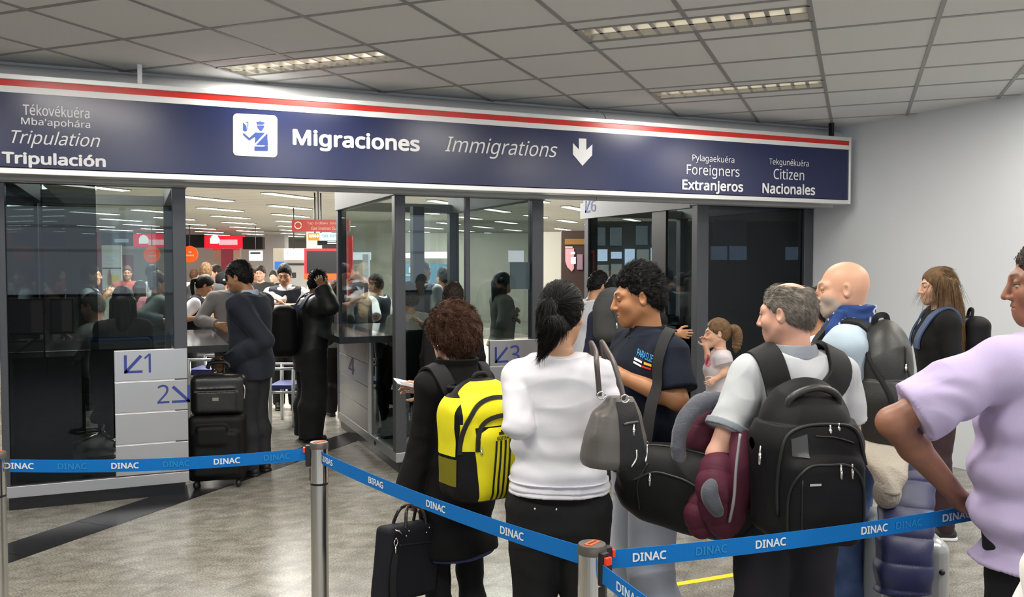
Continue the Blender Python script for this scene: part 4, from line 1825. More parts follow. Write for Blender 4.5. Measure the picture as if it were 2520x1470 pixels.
BP = {}
for nm, px_, py_ in (('a', -12, 1113), ('b', 785, 1088), ('c', 1457, 1338)):
    q = at_z(px_, py_, POST_H)
    BP[nm] = Vector((q.x, q.y, 0))
BP['d'] = BP['c'] + (Vector((2.253, 1.856, 0)) - BP['c']).normalized() * 1.66
BP['e'] = BP['c'] + Vector((0.004, -1.0, 0)) * 1.35
ang = lambda a, b: math.atan2(BP[b].y - BP[a].y, BP[b].x - BP[a].x)
barrier_post('steel barrier post cut by the left edge of the photo', BP['a'].x, BP['a'].y, ())
barrier_post('steel barrier post standing in the open granite floor left of the coat woman', BP['b'].x, BP['b'].y, (ang('b', 'a'),))
barrier_post('steel barrier post nearest the camera, in front of the white-sweater woman', BP['c'].x, BP['c'].y, (ang('c', 'd'), ang('c', 'e') + .25))
barrier_post('steel barrier post hidden behind the man in the lilac T-shirt', BP['d'].x, BP['d'].y, ())


def belt(lab, a, b, za, zb, texts, ra=.05, rb=.05):
    A_, B_ = BP[a], BP[b]
    d = (B_ - A_).normalized()
    p0, p1 = A_ + d * ra, B_ - d * rb
    n = Vector((-d.y, d.x, 0))
    if n.dot(CAMP - p0) < 0:
        n = -n
    W = .0475
    L = (p1 - p0).length
    zc = lambda s: za + (zb - za) * s - .018 * 4 * s * (1 - s) * min(1, L)
    t = thing('barrier_belt', lab, 'barrier belt', ((p0.x + p1.x) / 2, (p0.y + p1.y) / 2, zc(.5) - W / 2), 0, 'blue belts between the barrier posts')
    pts = [Vector((*(p0 + (p1 - p0) * s).xy, zc(s))) for s in np.linspace(0, 1, 25)]
    wpart(MB().strap(pts, n, W, .0016), 'webbing', M_belt, t, smooth='auto')
    for s_, x0, x1, white in texts:
        def hit(px_):
            r = ray(px_, 1200)
            # ray against the vertical plane of the belt
            k = (p0 - CAMP).dot(n) / r.dot(n)
            return (CAMP + r * k)
        q0, q1 = hit(x0), hit(x1)
        s0, s1 = (q0 - p0).xy.dot(d.xy) / L, (q1 - p0).xy.dot(d.xy) / L
        V, Fs = text_shape(s_, .025)
        lo, hi = V.min(0), V.max(0)
        mb = MB()
        for u, v, ly in V:
            f = (u - lo[0]) / (hi[0] - lo[0])
            s = s0 + (s1 - s0) * f
            P = p0 + (p1 - p0) * s
            z = zc(s) + (-.0115 + .023 * (v - lo[1]) / (hi[1] - lo[1]))
            mb.v.append((P.x + n.x * (.0014 + ly * .00012), P.y + n.y * (.0014 + ly * .00012), z))
        mb.f = Fs
        wpart(mb, 'lettering', M_bwhite if white else M_bfaint, t)
    return t


belt('blue belt with white letters running across the left part of the photo', 'a', 'b', .912, .918,
     [('DINAC', 12, 85, 1), ('DINAC', 143, 215, 0), ('DINAC', 275, 343, 1), ('DINAC', 402, 468, 0), ('DINAC', 527, 592, 1), ('DINAC', 650, 715, 0)])
belt('blue belt slanting down in front of the coat woman to the nearest post', 'b', 'c', .905, .925,
     [('GIRIAS', 790, 820, 1), ('BIRAG', 908, 944, 1), ('DINAC', 1050, 1097, 1), ('DINAC', 1232, 1290, 1)], ra=.03, rb=.036)
belt('blue belt running right in front of the grey polo man\'s legs', 'c', 'd', .918, .918,
     [('DINAC', 1557, 1640, 1), ('DINAC', 1712, 1790, 0), ('DINAC', 1860, 1935, 1), ('DINAC', 2120, 2185, 1), ('DINAC', 2205, 2270, 0), ('DINAC', 2320, 2390, 1)])
belt('short blue belt leaving the nearest post towards the bottom edge of the photo', 'c', 'e', .905, .905, [('DINAC', 1520, 1580, 1)], ra=.055)
# ------------------------------------------------------------------ the hall beyond the booths
HC = 3.0
hm = bpy.data.materials.new('hall ceiling slats')
hm.use_nodes = True
nt = hm.node_tree
b_ = nt.nodes['Principled BSDF']
tc = nt.nodes.new('ShaderNodeTexCoord')
mp = nt.nodes.new('ShaderNodeMapping')
mp.inputs['Rotation'].default_value = (0, 0, PI / 4)
nt.links.new(tc.outputs['Object'], mp.inputs['Vector'])
sep = nt.nodes.new('ShaderNodeSeparateXYZ')
nt.links.new(mp.outputs['Vector'], sep.inputs[0])


def nmath(op, a, b=None):
    n = nt.nodes.new('ShaderNodeMath')
    n.operation = op
    for i, q in enumerate((a, b)):
        if q is None:
            continue
        if isinstance(q, (int, float)):
            n.inputs[i].default_value = q
        else:
            nt.links.new(q, n.inputs[i])
    return n.outputs[0]


pp = nmath('PINGPONG', nmath('DIVIDE', sep.outputs[1], 0.66), 0.5)
ln = nmath('LESS_THAN', pp, 0.022)
mx = nt.nodes.new('ShaderNodeMix')
mx.data_type = 'RGBA'
nt.links.new(ln, mx.inputs[0])
mx.inputs[6].default_value = (0.84, 0.83, 0.76, 1)
mx.inputs[7].default_value = (0.55, 0.54, 0.49, 1)
nt.links.new(mx.outputs[2], b_.inputs['Base Color'])
b_.inputs['Roughness'].default_value = 0.6
MB().box(-9, 30, 6.56, 46, HC, HC + .1).build('ceiling_hall', hm, kind='structure')
M_hallwall = mat('hall wall grey', (0.52, 0.505, 0.49), 0.7)
MB().box(-14, 30, 45.8, 46, 0, HC).build('wall_back', M_hallwall, kind='structure')
MB().box(29.8, 30, 9, 46, 0, HC).build('wall_far_right', M_hallwall, kind='structure')

M_diff = mat('hall light diffuser', (1, 1, 1), 0.5, emit=((1.0, 0.97, 0.90), 6.5))


def proj(p):
    v = Vector(p) - CAMP
    d = v.dot(FWD)
    return 1260 + FPX * v.dot(RT) / d, 735 - FPX * v.dot(UP) / d, d


def hall_light(lab):
    t = thing('hall_light', lab, 'ceiling light', (0, 0, HC), PI / 4, 'strip lights in the hall ceiling')
    fr = MB()
    for x0, x1, y0, y1 in ((-.72, .72, -.115, -.1), (-.72, .72, .1, .115), (-.72, -.70, -.1, .1), (.70, .72, -.1, .1)):
        fr.box(x0, x1, y0, y1, -.02, 0)
    fr.build('frame', M_frame, t)
    MB().box(-.70, .70, -.100, .100, -.028, -.002).build('diffuser', M_diff, t)
    return t


def dup(root, loc, rz, label):
    r = root.copy()
    COL.objects.link(r)
    r.location, r.rotation_euler = loc, (0, 0, rz)
    r['label'] = label
    for ch in list(root.children):
        c = ch.copy()
        COL.objects.link(c)
        c.parent = r
    return r


hl0 = None
nl = 0
for k in range(-1, 14):
    for m in range(-3, 16):
        u, v = 13.17 + .7 + 2.75 * k, 10.08 + 1.97 * m
        s, t = (u - v) * C45, (u + v) * C45
        if t < 9.6 or t > 44 or s < -8 or s > 28:
            continue
        x, y, d = proj((s, t, HC))
        if y < 440 or d > 40 or d < 9:
            continue
        if not (225 < x < 845 or 985 < x < 1320 or 1335 < x < 1450 or 1450 <= x < 1720):
            continue
        lab = 'white strip light in the slatted hall ceiling seen past the booths'
        if hl0 is None:
            hl0 = hall_light(lab)
            hl0.location = (s, t, HC)
        else:
            dup(hl0, (s, t, HC), PI / 4, lab)
        nl += 1
for (s, t) in ((1.0, 11.0), (4.0, 10.6), (0.5, 16), (5, 16), (9.5, 14), (2, 22), (8, 22), (4, 29), (12, 29), (8, 37), (14, 20), (16, 37)):
    area('hall_light_glow', (s, t, HC - .05), (0, 0, PI / 4), 2.6, 1.4, 380, (1.0, 0.97, 0.91))


def atf(x, y, d):
    """point seen at a pixel, d metres ahead measured level"""
    r = ray(x, y)
    return CAMP + r * (d / r.dot(FLAT))


def slab(x0, y0, x1, y1, d, th=.06, mb=None, zmin=None):
    """an upright board facing the queue: photo rectangle at depth d, real thickness th behind it"""
    a, b = atf(x0, y1, d), atf(x1, y0, d)
    w = (b - a).dot(RT)
    z0, z1 = a.z if zmin is None else zmin, b.z
    M = Matrix(((RT.x, FLAT.x, 0, a.x), (RT.y, FLAT.y, 0, a.y), (0, 0, 1, 0), (0, 0, 0, 1)))
    return (mb or MB()).box(0, w, 0, th, z0, z1, M)


def board(name, lab, cat, x0, y0, x1, y1, d, m, th=.06, zmin=None, group=None):
    a = at((x0 + x1) / 2, y1, d)
    t = thing(name, lab, cat, (a.x, a.y, a.z if zmin is None else zmin), 0, group)
    wpart(slab(x0, y0, x1, y1, d, th, None, zmin), 'panel', m, t)
    return t


def words(t, s, x0, y0, x1, y1, d, m, bold=0.0, off=.012):
    o = atf(x0, y1, d - off)
    w = (atf(x1, y1, d - off) - o).dot(RT)
    h = atf(x0, y0, d - off).z - o.z
    text_on('lettering', s, m, t, o, RT, (0, 0, 1), 0, w, 0, h, bold)


def patch(t, name, x0, y0, x1, y1, d, m, off=.012, th=.008):
    return wpart(slab(x0, y0, x1, y1, d - off, th), name, m, t)


M_sred = mat('shop red lit', (0.75, 0.012, 0.03), 0.4, emit=((0.9, 0.012, 0.035), 0.9))
M_sblk = mat('shop black', (0.008, 0.008, 0.009), 0.4)
M_swht = mat('shop white lit', (0.9, 0.9, 0.92), 0.4, emit=((1, 0.95, 1.0), 1.1))
M_sgrey = mat('shop grey letters', (0.3, 0.38, 0.45), 0.5, emit=((.3, .4, .5), .5))
M_ored = mat('overhead red', (0.42, 0.020, 0.008), 0.4)
M_cream = mat('cream panel', (0.66, 0.60, 0.47), 0.6)
M_pale = mat('pale panel', (0.74, 0.72, 0.68), 0.6)
M_sal = mat('pale sign text', (0.75, 0.62, 0.5), 0.5)

# duty free shop front far back
sh = thing('shop', 'distant shop front with black and red illuminated fascia', 'shop', tuple(Vector((*at(445, 653, 33).xy, 0))))
wpart(slab(150, 605, 650, 760, 36, .1, None, 0), 'back_wall', M_pale, sh)
for x0, x1, m in ((250, 328, M_sblk), (328, 413, M_sred), (413, 503, M_sblk), (503, 597, M_sred), (597, 646, M_sblk)):
    wpart(slab(x0, 573 + (x0 - 250) * .03, x1, 606 + (x0 - 250) * .022, 33, .3), 'fascia_panel', m, sh)
for x in (355, 530):
    lg = MB()
    o = atf(x, 600, 32.97)
    sc_ = 33 / FPX
    outl = [(-13, 0), (-13, 12), (-9, 19), (-2, 22), (5, 19), (10, 12), (10, 3), (6, 0)]
    vs = [tuple(Vector(o) + RT * (a * sc_) + Vector((0, 0, b * sc_))) for a, b in outl]
    lg.add(vs + [tuple(Vector(v) + FLAT * .02) for v in vs], [tuple(range(8)), tuple(range(15, 7, -1))] + [(i, (i + 1) % 8, 8 + (i + 1) % 8, 8 + i) for i in range(8)])
    wpart(lg, 'logo', M_swht, sh)
    patch(sh, 'logo_bar', x + 9, 590, x + 54, 603, 33, mat('shop pink lit', (.9, .5, .55), .4, emit=((1, .55, .62), .8)), .02)
patch(sh, 'sign_print', 282, 588, 316, 597, 33, M_sgrey, .02)
for x0, x1, y0 in ((300, 328, 628), (545, 573, 613)):
    wpart(slab(x0, y0, x1, 700, 32.5, .05), 'curtain', mat('crimson banner', (0.36, 0.05, 0.08), 0.7), sh)
wpart(slab(238, 570, 254, 760, 33, .3, None, 0), 'pillar', mat('red pillar', (0.33, 0.02, 0.02), 0.5), sh)
for x0, x1 in ((525, 546), (574, 590)):
    wpart(slab(x0, 612, x1, 760, 33.5, .2, None, 0), 'pillar', M_cream, sh)
for x, y in ((374, 627), (467, 626)):
    q = at(x, y, 29)
    dd = thing('round_sign', 'round orange shop sign %s' % ('seen through the booth marked 1' if x < 400 else 'right of the first booth post'), 'sign', tuple(q))
    M = Matrix(((RT.x, 0, -FLAT.x, q.x), (RT.y, 0, -FLAT.y, q.y), (0, 1, 0, q.z), (0, 0, 0, 1)))
    wpart(MB().lathe([(.27, -.03), (.28, 0), (.27, .03)], 28, M), 'disc', mat('orange lit', (.85, .10, .01), .4, emit=((.9, .10, .01), .55)), dd, smooth='auto')
    q2 = at(x, y, 29.02)
    wpart(MB().box(q2.x - .015, q2.x + .015, q2.y - .015, q2.y + .015, q2.z + .26, HC), 'hanger', M_blackm, dd)
    patch(dd, 'print', x - 3, y - 7, x + 4, y - 3, 29, M_sal, .045)
    patch(dd, 'print', x - 9, y + 1, x + 10, y + 5, 29, M_sal, .045)

ps = board('poster_stand', 'white advertising stand with a bottle on yellow, left in the hall', 'poster', 252, 604, 298, 720, 24, mat('poster white', (.70, .72, .70), .5), .05, 0)
patch(ps, 'divider', 252, 659, 298, 662, 24, M_sblk)
patch(ps, 'yellow_panel', 273, 677, 294, 720, 24, mat('poster yellow', (.75, .62, .03), .5))
bt = [(-.03, 0), (-.03, .22), (-.012, .30), (-.012, .36), (.012, .36), (.012, .30), (.03, .22), (.03, 0)]
o = atf(270, 702, 23.97)
mb = MB()
vs = [tuple(o + RT * (a * 1.6) + Vector((0, 0, b * 1.2))) for a, b in bt]
mb.add(vs + [tuple(Vector(v) + FLAT * .015) for v in vs], [tuple(range(8)), tuple(range(15, 7, -1))] + [(i, (i + 1) % 8, 8 + (i + 1) % 8, 8 + i) for i in range(8)])
wpart(mb, 'bottle_print', mat('bottle brown', (.28, .09, .03), .5), ps)
for i, (s_, x0, x1) in enumerate((('NO', 270, 281), ('MOLESTAR', 262, 290), ('SOLO', 266, 285), ('ABRIL  2015', 261, 292))):
    patch(ps, 'print', x0, 621 + i * 9, x1, 624 + i * 9, 24, M_sgrey)

# right part of the gap
board('screen', 'small flight information screen with a white page on the shop\'s right end', 'screen', 613, 617, 645, 642, 30, mat('screen glow', (.6, .65, .8), .4, emit=((.72, .78, 1.0), .75)), .08)
patch(bpy.data.objects['screen'], 'header', 616, 621, 641, 625, 30, M_sblk)
MB_ = slab(646, 578, 700, 760, 34, .6, None, 0)
MB_.build('column_wall', M_hallwall, kind='structure')
cw = board('kiosk_wall', 'cream partition behind the uniformed officer in the gap', 'partition', 674, 611, 760, 800, 20, M_cream, .1, 0)
ks = board('shop_sign', 'white rectangular lit sign left of the red framed screen', 'sign', 699, 612, 748, 640, 19.8, M_swht, .08)
words(ks, '$ Sub.zool', 707, 620, 742, 629, 19.8, mat('sign blue', (.15, .2, .55), .5))
board('wall_screen', 'small blue glowing screen left of the uniformed officer\'s head', 'screen', 676, 644, 699, 664, 19.7, mat('blue glow', (.03, .12, .4), .3, emit=((.03, .2, .7), .7)), .06)
km = board('ticket_machine', 'grey machine with shelves under the white rectangular sign', 'machine', 704, 645, 750, 760, 19.5, mat('machine grey', (.40, .39, .38), .5), .4, 0)
patch(km, 'shelf', 705, 648, 748, 653, 19.5, M_dark_in)
patch(km, 'keypad', 719, 671, 728, 684, 19.5, M_dark_in)
tv = thing('display_stand', 'large black screen in a red frame beyond the middle booth\'s counter', 'screen', tuple(Vector((*at(792, 690, 13).xy, 0))))
wpart(slab(749, 612, 850, 676, 13, .08), 'frame', mat('frame red', (.62, .01, .02), .4, emit=((.6, .01, .02), .15)), tv)
patch(tv, 'screen', 755, 618, 848, 672, 13, M_sblk)
patch(tv, 'orange_bar', 748, 674, 850, 688, 13, mat('frame orange', (.80, .07, .01), .4, emit=((.8, .07, .01), .25)))
wpart(slab(800, 688, 850, 790, 13.1, .15, None, 0), 'stand', M_pale, tv)
osn = board('hanging_sign', 'dark red hanging sign with arrows ring and two lines of pale text', 'sign', 718, 541, 860, 570, 14, M_ored, .08)
words(osn, 'Tap  6-d6wa  Gasa  o', 756, 546, 842, 554, 14, M_sal)
words(osn, 'Gas Inoinas Gusnid', 766, 558, 845, 566, 14, M_sal)
q = atf(733.5, 555, 13.985)
mb = MB()
M = Matrix(((RT.x, 0, -FLAT.x, q.x), (RT.y, 0, -FLAT.y, q.y), (0, 1, 0, q.z), (0, 0, 0, 1)))
ro = .062
for k in range(28):
    a0, a1 = 2 * PI * k / 28, 2 * PI * (k + 1) / 28
    if k in (13, 27):
        continue
    mb.add([(ro * math.cos(a0), ro * math.sin(a0), 0), (ro * math.cos(a1), ro * math.sin(a1), 0), (ro * .72 * math.cos(a1), ro * .72 * math.sin(a1), 0), (ro * .72 * math.cos(a0), ro * .72 * math.sin(a0), 0)], [(0, 1, 2, 3)], M)
wpart(mb, 'ring_arrows', M_sal, osn)
q = at(783, 541, 14.04)
wpart(MB().box(q.x - .01, q.x + .01, q.y - .01, q.y + .01, q.z, HC), 'hanger', M_blackm, osn)
os2 = board('shop_sign', 'orange and pale blue lit sign just under the dark red hanging sign', 'sign', 758, 574, 845, 592, 16, mat('pale blue lit', (.7, .85, .9), .4, emit=((.65, .9, 1.0), .75)), .1)
patch(os2, 'orange_panel', 758, 574, 786, 592, 16, mat('orange lit panel', (.8, .2, .02), .4, emit=((.85, .22, .02), .7)))
words(os2, 'NAN-0', 761, 577, 784, 585, 16, M_swht, .04, .024)
words(os2, '98.8PID', 792, 577, 842, 585, 16, mat('sky letters', (.2, .5, .65), .5), .03, .014)
os3 = board('shop_sign', 'narrow dark sign with tiny white lines below the orange and blue one', 'sign', 781, 592, 845, 604, 16.1, M_sblk, .1)
patch(os3, 'print', 806, 594, 826, 596, 16.1, M_swht)
patch(os3, 'print', 806, 598, 828, 600.5, 16.1, M_swht)
slab(757, 570, 781, 900, 17, .4, None, 0).build('column_hall', M_cream, kind='structure')

for t_, x_, y_, d_ in ((os2, 775, 574, 16.05), (os3, 790, 592, 16.15), (bpy.data.objects['screen'], 629, 617, 30.04), (ks, 723, 612, 19.84)):
    q = at(x_, y_, d_)
    wpart(MB().box(q.x - .012, q.x + .012, q.y - .012, q.y + .012, q.z - .02, HC), 'hanger', M_blackm, t_)

# behind the middle booth
slab(858, 574, 1320, 900, 26, .2, None, 0).build('wall_hall_mid', mat('hall wall olive', (0.40, 0.385, 0.33), 0.7), kind='structure')
rp = board('red_panel', 'red panel seen through the left pane of the middle booth', 'panel', 838, 580, 866, 700, 17, mat('deep red', (.34, .012, .01), .5), .1, 0)
for i, (x0, x1, y0, y1, l) in enumerate(((862, 912, 621, 640, 'left'), (992, 1031, 623, 635, 'middle'), (1037, 1100, 620, 636, 'right'))):
    board('light_strip_window', 'bright narrow high window, %s one of three beyond the middle booth' % l, 'window', x0, y0, x1, y1, 25.5, mat('window glow', (.8, .85, .95), .3, emit=((.85, .9, 1.0), 1.0)), .1)
bl = board('blue_panel', 'blue exhibition panel behind the waistcoated man in the middle booth', 'panel', 985, 650, 1105, 800, 16, mat('panel blue', (.10, .28, .42), .5), .1, 0)
patch(bl, 'print', 1006, 658, 1022, 672, 16, M_pale)
patch(bl, 'stripe', 996, 676, 1016, 679, 16, M_pale)
slab(894, 626, 906, 900, 15, .2, None, 0).build('column_hall_slim', mat('pale blue column', (.50, .55, .62), .5), kind='structure')

# right gap
slab(1337, 571, 1382, 1000, 14, .5, None, 0).build('column_hall_right', mat('cream column', (.42, .41, .35), .6), kind='structure')
ad = board('advert_board', 'tall brown advertising board in the right-hand gap', 'advert', 1381, 568, 1450, 760, 12, mat('ad brown', (.045, .028, .022), .35), .12, 0)
patch(ad, 'gold_band', 1390, 588, 1448, 602, 12, mat('ad gold', (.22, .11, .03), .4))
mb = MB()
o = atf(1391, 649, 11.985)
outl = [(0, .30), (0, .12), (.03, .04), (.09, -.02), (.12, .02), (.12, .30)]
vs = [tuple(o + RT * a + Vector((0, 0, b - .09))) for a, b in outl]
mb.add(vs, [tuple(range(6))[::-1]])
wpart(mb, 'pink_print', mat('ad pink', (.55, .28, .30), .5), ad)
patch(ad, 'white_card', 1405, 633, 1417, 650, 12, M_pale, .016)
patch(ad, 'bottle_cap', 1405, 620, 1415, 626, 12, M_pale, .016)
patch(ad, 'figure_print', 1420, 626, 1434, 664, 12, mat('ad lilac', (.25, .15, .20), .5), .016)
patch(ad, 'white_line', 1391, 607, 1409, 610, 12, M_pale, .016)
# window wall seen through the right booth's flank
ww = MB()
wdx = [1445, 1493, 1501, 1530, 1536, 1563, 1598, 1650, 1720]
hw = slab(1440, 545, 1960, 900, 22, .2, None, 0).build('wall_hall_right', mat('hall dark wall', (0.05, 0.052, 0.055), 0.6), kind='structure')
for i, (x0, y0, x1, y1, kind, where) in enumerate(((1448, 560, 1490, 605, 0, 'upper row, first from the left'), (1501, 560, 1530, 605, 0, 'upper row, second from the left'), (1565, 556, 1594, 603, 0, 'upper row, third from the left'), (1602, 552, 1645, 603, 0, 'upper row, fourth from the left'),
                                      (1462, 614, 1495, 643, 1, 'lower row, first from the left'), (1504, 620, 1530, 637, 1, 'lower row, second from the left'), (1538, 613, 1562, 655, 1, 'lower row, third and brightest'), (1602, 610, 1640, 642, 1, 'lower row, last on the right'),
                                      (1448, 652, 1498, 690, 2, 'bottom row, left'), (1504, 650, 1530, 690, 2, 'bottom row, middle'), (1567, 614, 1597, 690, 2, 'tall grey one'), (1750, 606, 1790, 640, 1, 'lower row, seen through the front film glass'), (1796, 606, 1838, 640, 1, 'lower row, second through the front film glass'), (1934, 608, 1972, 640, 1, 'lower row, third through the front film glass'), (1755, 540, 1838, 600, 0, 'wide dim one seen through the front film glass'))):
    m = (mat('window dim', (.10, .12, .15), .3, emit=((.10, .13, .17), .6)), mat('window bright', (.6, .7, .9), .3, emit=((.62, .72, 1.0), 1.6)), mat('window grey', (.35, .36, .36), .4, emit=((.3, .3, .3), .5)))[kind]
    t = board('hall_window', 'window beyond the right booth, ' + where, 'window', x0, y0, x1, y1, 21.9, m, .06, group='windows beyond the right booth')

# low steel bench frames with blue pads between the booths
for x0, x1, y0, y1, d, l in ((462, 530, 886, 928, 8.6, 'left one behind the luggage'), (662, 722, 908, 966, 8.9, 'right one behind the suited man')):
    a, b = at(x0, y1, d), at(x1, y1, d)
    t = thing('bench', 'low steel framed bench with blue pad, ' + l, 'bench', (a.x, a.y, 0))
    z1 = at(x0, y0, d).z
    w = (b - a).dot(RT)
    fr = MB()
    P_ = lambda u, v, z: Vector((a.x, a.y, 0)) + RT * u + FLAT * v + Vector((0, 0, z))
    for z in (a.z + .0, z1):
        fr.tube([P_(-.06, 0, z), P_(w + .05, 0, z)], .014, 8)
        fr.tube([P_(-.06, .45, z), P_(w + .05, .45, z)], .014, 8)
    for u in (w * .05, w):
        for v in (0, .45):
            fr.tube([P_(u, v, 0), P_(u, v, z1)], .018, 8)
    wpart(fr, 'frame', mat('white steel', (.72, .74, .74), .3, .4), t, smooth=True)
    wpart(MB().add([P_(0, 0.02, a.z + .03), P_(w, 0.02, a.z + .03), P_(w, .43, a.z + .03), P_(0, .43, a.z + .03), P_(0, 0.02, a.z + .07), P_(w, 0.02, a.z + .07), P_(w, .43, a.z + .07), P_(0, .43, a.z + .07)],
                   [(0, 3, 2, 1), (4, 5, 6, 7), (0, 1, 5, 4), (1, 2, 6, 5), (2, 3, 7, 6), (3, 0, 4, 7)]), 'pad', mat('bench blue', (.05, .06, .22), .5), t)
# ------------------------------------------------------------------ people in the queue
def stand(px, py, d):
    p = at(px, py, d)
    return (p.x, p.y)


M_blackcloth = mat('black cloth', (0.010, 0.010, 0.011), 0.85, bump=(350, 0.25))
M_coat = mat('black wool coat', (0.008, 0.0075, 0.008), 0.9, bump=(300, 0.3))
M_legging = mat('black leggings', (0.010, 0.010, 0.011), 0.75, bump=(400, 0.15))
M_nylon = mat('black nylon', (0.008, 0.008, 0.009), 0.55, bump=(500, 0.2))
M_nylon2 = mat('black nylon smooth', (0.022, 0.022, 0.024), 0.4, bump=(60, 0.1))
M_strap = mat('strap webbing', (0.018, 0.018, 0.019), 0.7, bump=(600, 0.3))
M_zip = mat('zip black', (0.008, 0.008, 0.008), 0.5)
M_metal = mat('bag metal', (0.75, 0.73, 0.68), 0.22, 1.0)
M_shoe = mat('black shoe', (0.015, 0.015, 0.016), 0.4)
M_hair_blk = hair_mat('black hair', (0.0045, 0.004, 0.004), 0.36)
M_hair_dk = hair_mat('dark brown hair', (0.022, 0.014, 0.010), 0.42)
M_hair_br = hair_mat('brown hair', (0.060, 0.026, 0.014), 0.48)
M_hair_lb = hair_mat('light brown hair', (0.13, 0.075, 0.035), 0.45)
M_hair_gr = hair_mat('grey hair', (0.20, 0.185, 0.165), 0.5)
SK_LIGHT, SK_TAN, SK_BROWN = (0.62, 0.36, 0.25), (0.47, 0.235, 0.125), (0.36, 0.165, 0.08)


def PL(f):
    return lambda x, y, d: f.Lc(at(x, y, d))


def bag_straps(f, t, bv, top, bot, w=.062, xs=(.075, .075), m=None, h=.012, front=True, sides=(-1, 1)):
    """padded shoulder straps from the bag's top over the shoulders and down the chest"""
    k = f.k
    for x in sides:
        y0 = f.yo(1.4)
        pts = [V3(top[0] * .8 + x * xs[0] * .7, top[1], top[2]), V3(x * (xs[0] + .02), y0 - .10 * k, 1.40 * k), V3(x * (xs[1] + .04), y0 - .05 * k, 1.50 * k), V3(x * (xs[1] + .05), y0 + .05 * k, 1.50 * k),
               V3(x * (xs[1] + .02), y0 + .12 * k, 1.38 * k), V3(x * xs[1], y0 + .15 * k, 1.24 * k)]
        C = catmull(pts, 7)
        cp, nr = conform(bv, C[3:], h * .6 + .004)
        C = smooth_pts([C[0]] + cp, 3)
        N = [nr[0]] + nr
        N = smooth_pts(N, 3)
        mb = MB().strap(C, [Vector(n) for n in N], w, h)
        cmb(f, t, mb, 'shoulder_strap', m or M_strap, smooth='auto', bevel=.003)


def zip_line(f, t, bv, pts, r=.004, off=.001, m=None, name='zipper'):
    C = catmull(pts, 6)
    cp, nr = conform(bv, C, off)
    cp = smooth_pts(cp, 2)
    return cmb(f, t, MB().tube(cp, r, 6), name, m or M_zip, smooth=True)


def zip_pull(f, t, bv, p, L=.03, d=(0, 0, -1)):
    co, n, i, dd = bv.find_nearest(Vector(p))
    p = co + n * .006
    q = p + Vector(d) * L
    mb = MB().tube([p, p + (q - p) * .35, p + (q - p) * .4, q], [.003, .003, .0055, .0045], 8)
    return cmb(f, t, mb, 'zip_pull', M_metal, smooth=True)


def decal_part(f, t, bv, name, m, c, pts, fs, lift=.002, ux=(1, 0, 0), uz=(0, 0, 1), dr=(0, 1, 0)):
    mb = decal(bv, c, ux, uz, dr, pts, fs, lift)
    return cmb(f, t, mb, name, m, smooth=True)


def blob(f, c, h, r, taper=0.0):
    return rbox(c, h, r)


# ============ A: woman in the black coat
A = Fig('short woman with curly brown hair in a long black coat carrying a black bag', stand(1118, 820, 3.45), -36, 1.485, fem=True, bulk=0.86,
        skin=SK_LIGHT, head=(-14, 4, 0), res=.005)
p = PL(A)
A.arm('L', p(1006, 1208, 3.38), elbow=p(1046, 1065, 3.40))
A.arm('R', p(1048, 962, 3.80), pole=(1, -1, -.6))
A.hand('L', palm=(1, .1, 0), curl=62, spread=1, d=(0, 0.05, -1), thumb=50)
A.body(hres=.0035)
A.trousers(M_legging, off=.004, shin=.004, thigh=.0, hem=.05, fold=(.003, (8, 8, 22), 4))
A.shoes(M_shoe)
coat_ex = ((.63, .052, .055), (.72, .044, .047), (.80, .036, .038), (.88, .022, .022), (.97, .016, .018), (1.08, .030, .024), (1.2, .016, .010))
A.top(M_coat, off=.022, hem=.63, sleeve=1.97, neck=1.47, extra=coat_ex, fold=(.012, (6, 6, 5), 21), name='coat', taper=.016, wide=.02, ak=.010)
k = A.k
out = loft([(1.40 * k, .125, .115, 0, 0), (1.445 * k, .100, .095, 0, -.01), (1.50 * k, .084, .080, 0, -.018), (1.535 * k, .088, .084, 0, -.022)], n=2)
inn = loft([(1.44 * k, .070, .066, 0, -.01), (1.56 * k, .076, .074, 0, -.020)], n=2)
soft('collar', [('+', out, 0), ('-', inn, .004), ('-', rcone((0, .12, 1.56 * k), (0, .13, 1.36 * k), .06, .02), .02)], .004, M_coat, A.top_obj, fold=(.002, (12, 12, 12), 3))
soft('tunic', [('+', loft([(.610 * k, .150, .125, 0, -.01), (.66 * k, .165, .130, 0, -.01)]), 0)], .006, mat('blue tunic', (0.035, 0.05, 0.16), 0.8), A.root, fold=(.004, (14, 14, 5), 8))


def curls(V, N):
    q = ((V - A.hc) @ A.Rh)
    return .011 * (.6 - np.abs(vnoise(q * 42, 5)) * 1.5) + .006 * (.5 - np.abs(vnoise(q * 95, 6)) * 1.5)


def curl_ex(V, N, Q):
    fl = lambda P: flow_down(A, -1, -1)(P) + 1.5 * np.stack([vnoise(P * 70, 1), vnoise(P * 70, 2), vnoise(P * 70, 3)], 1)
    v, q = strands(V, N, 5200, .036, fl, lift=.35, r=.0012, seed=4, jitter=.35)
    return v, q, None


soft('hair', hair_cap(A, th=.030, top=.020, nape=-.128, face=(.125, -.055), fw=.078, side=.004), .0036, M_hair_br, A.root, disp=curls, extra=curl_ex)
e = A.hp((-.086, -.002, -.050))
wv = MB().ball(tuple(e), .0075, 8)
wv.build('earring', M_metal, A.root, smooth=True)

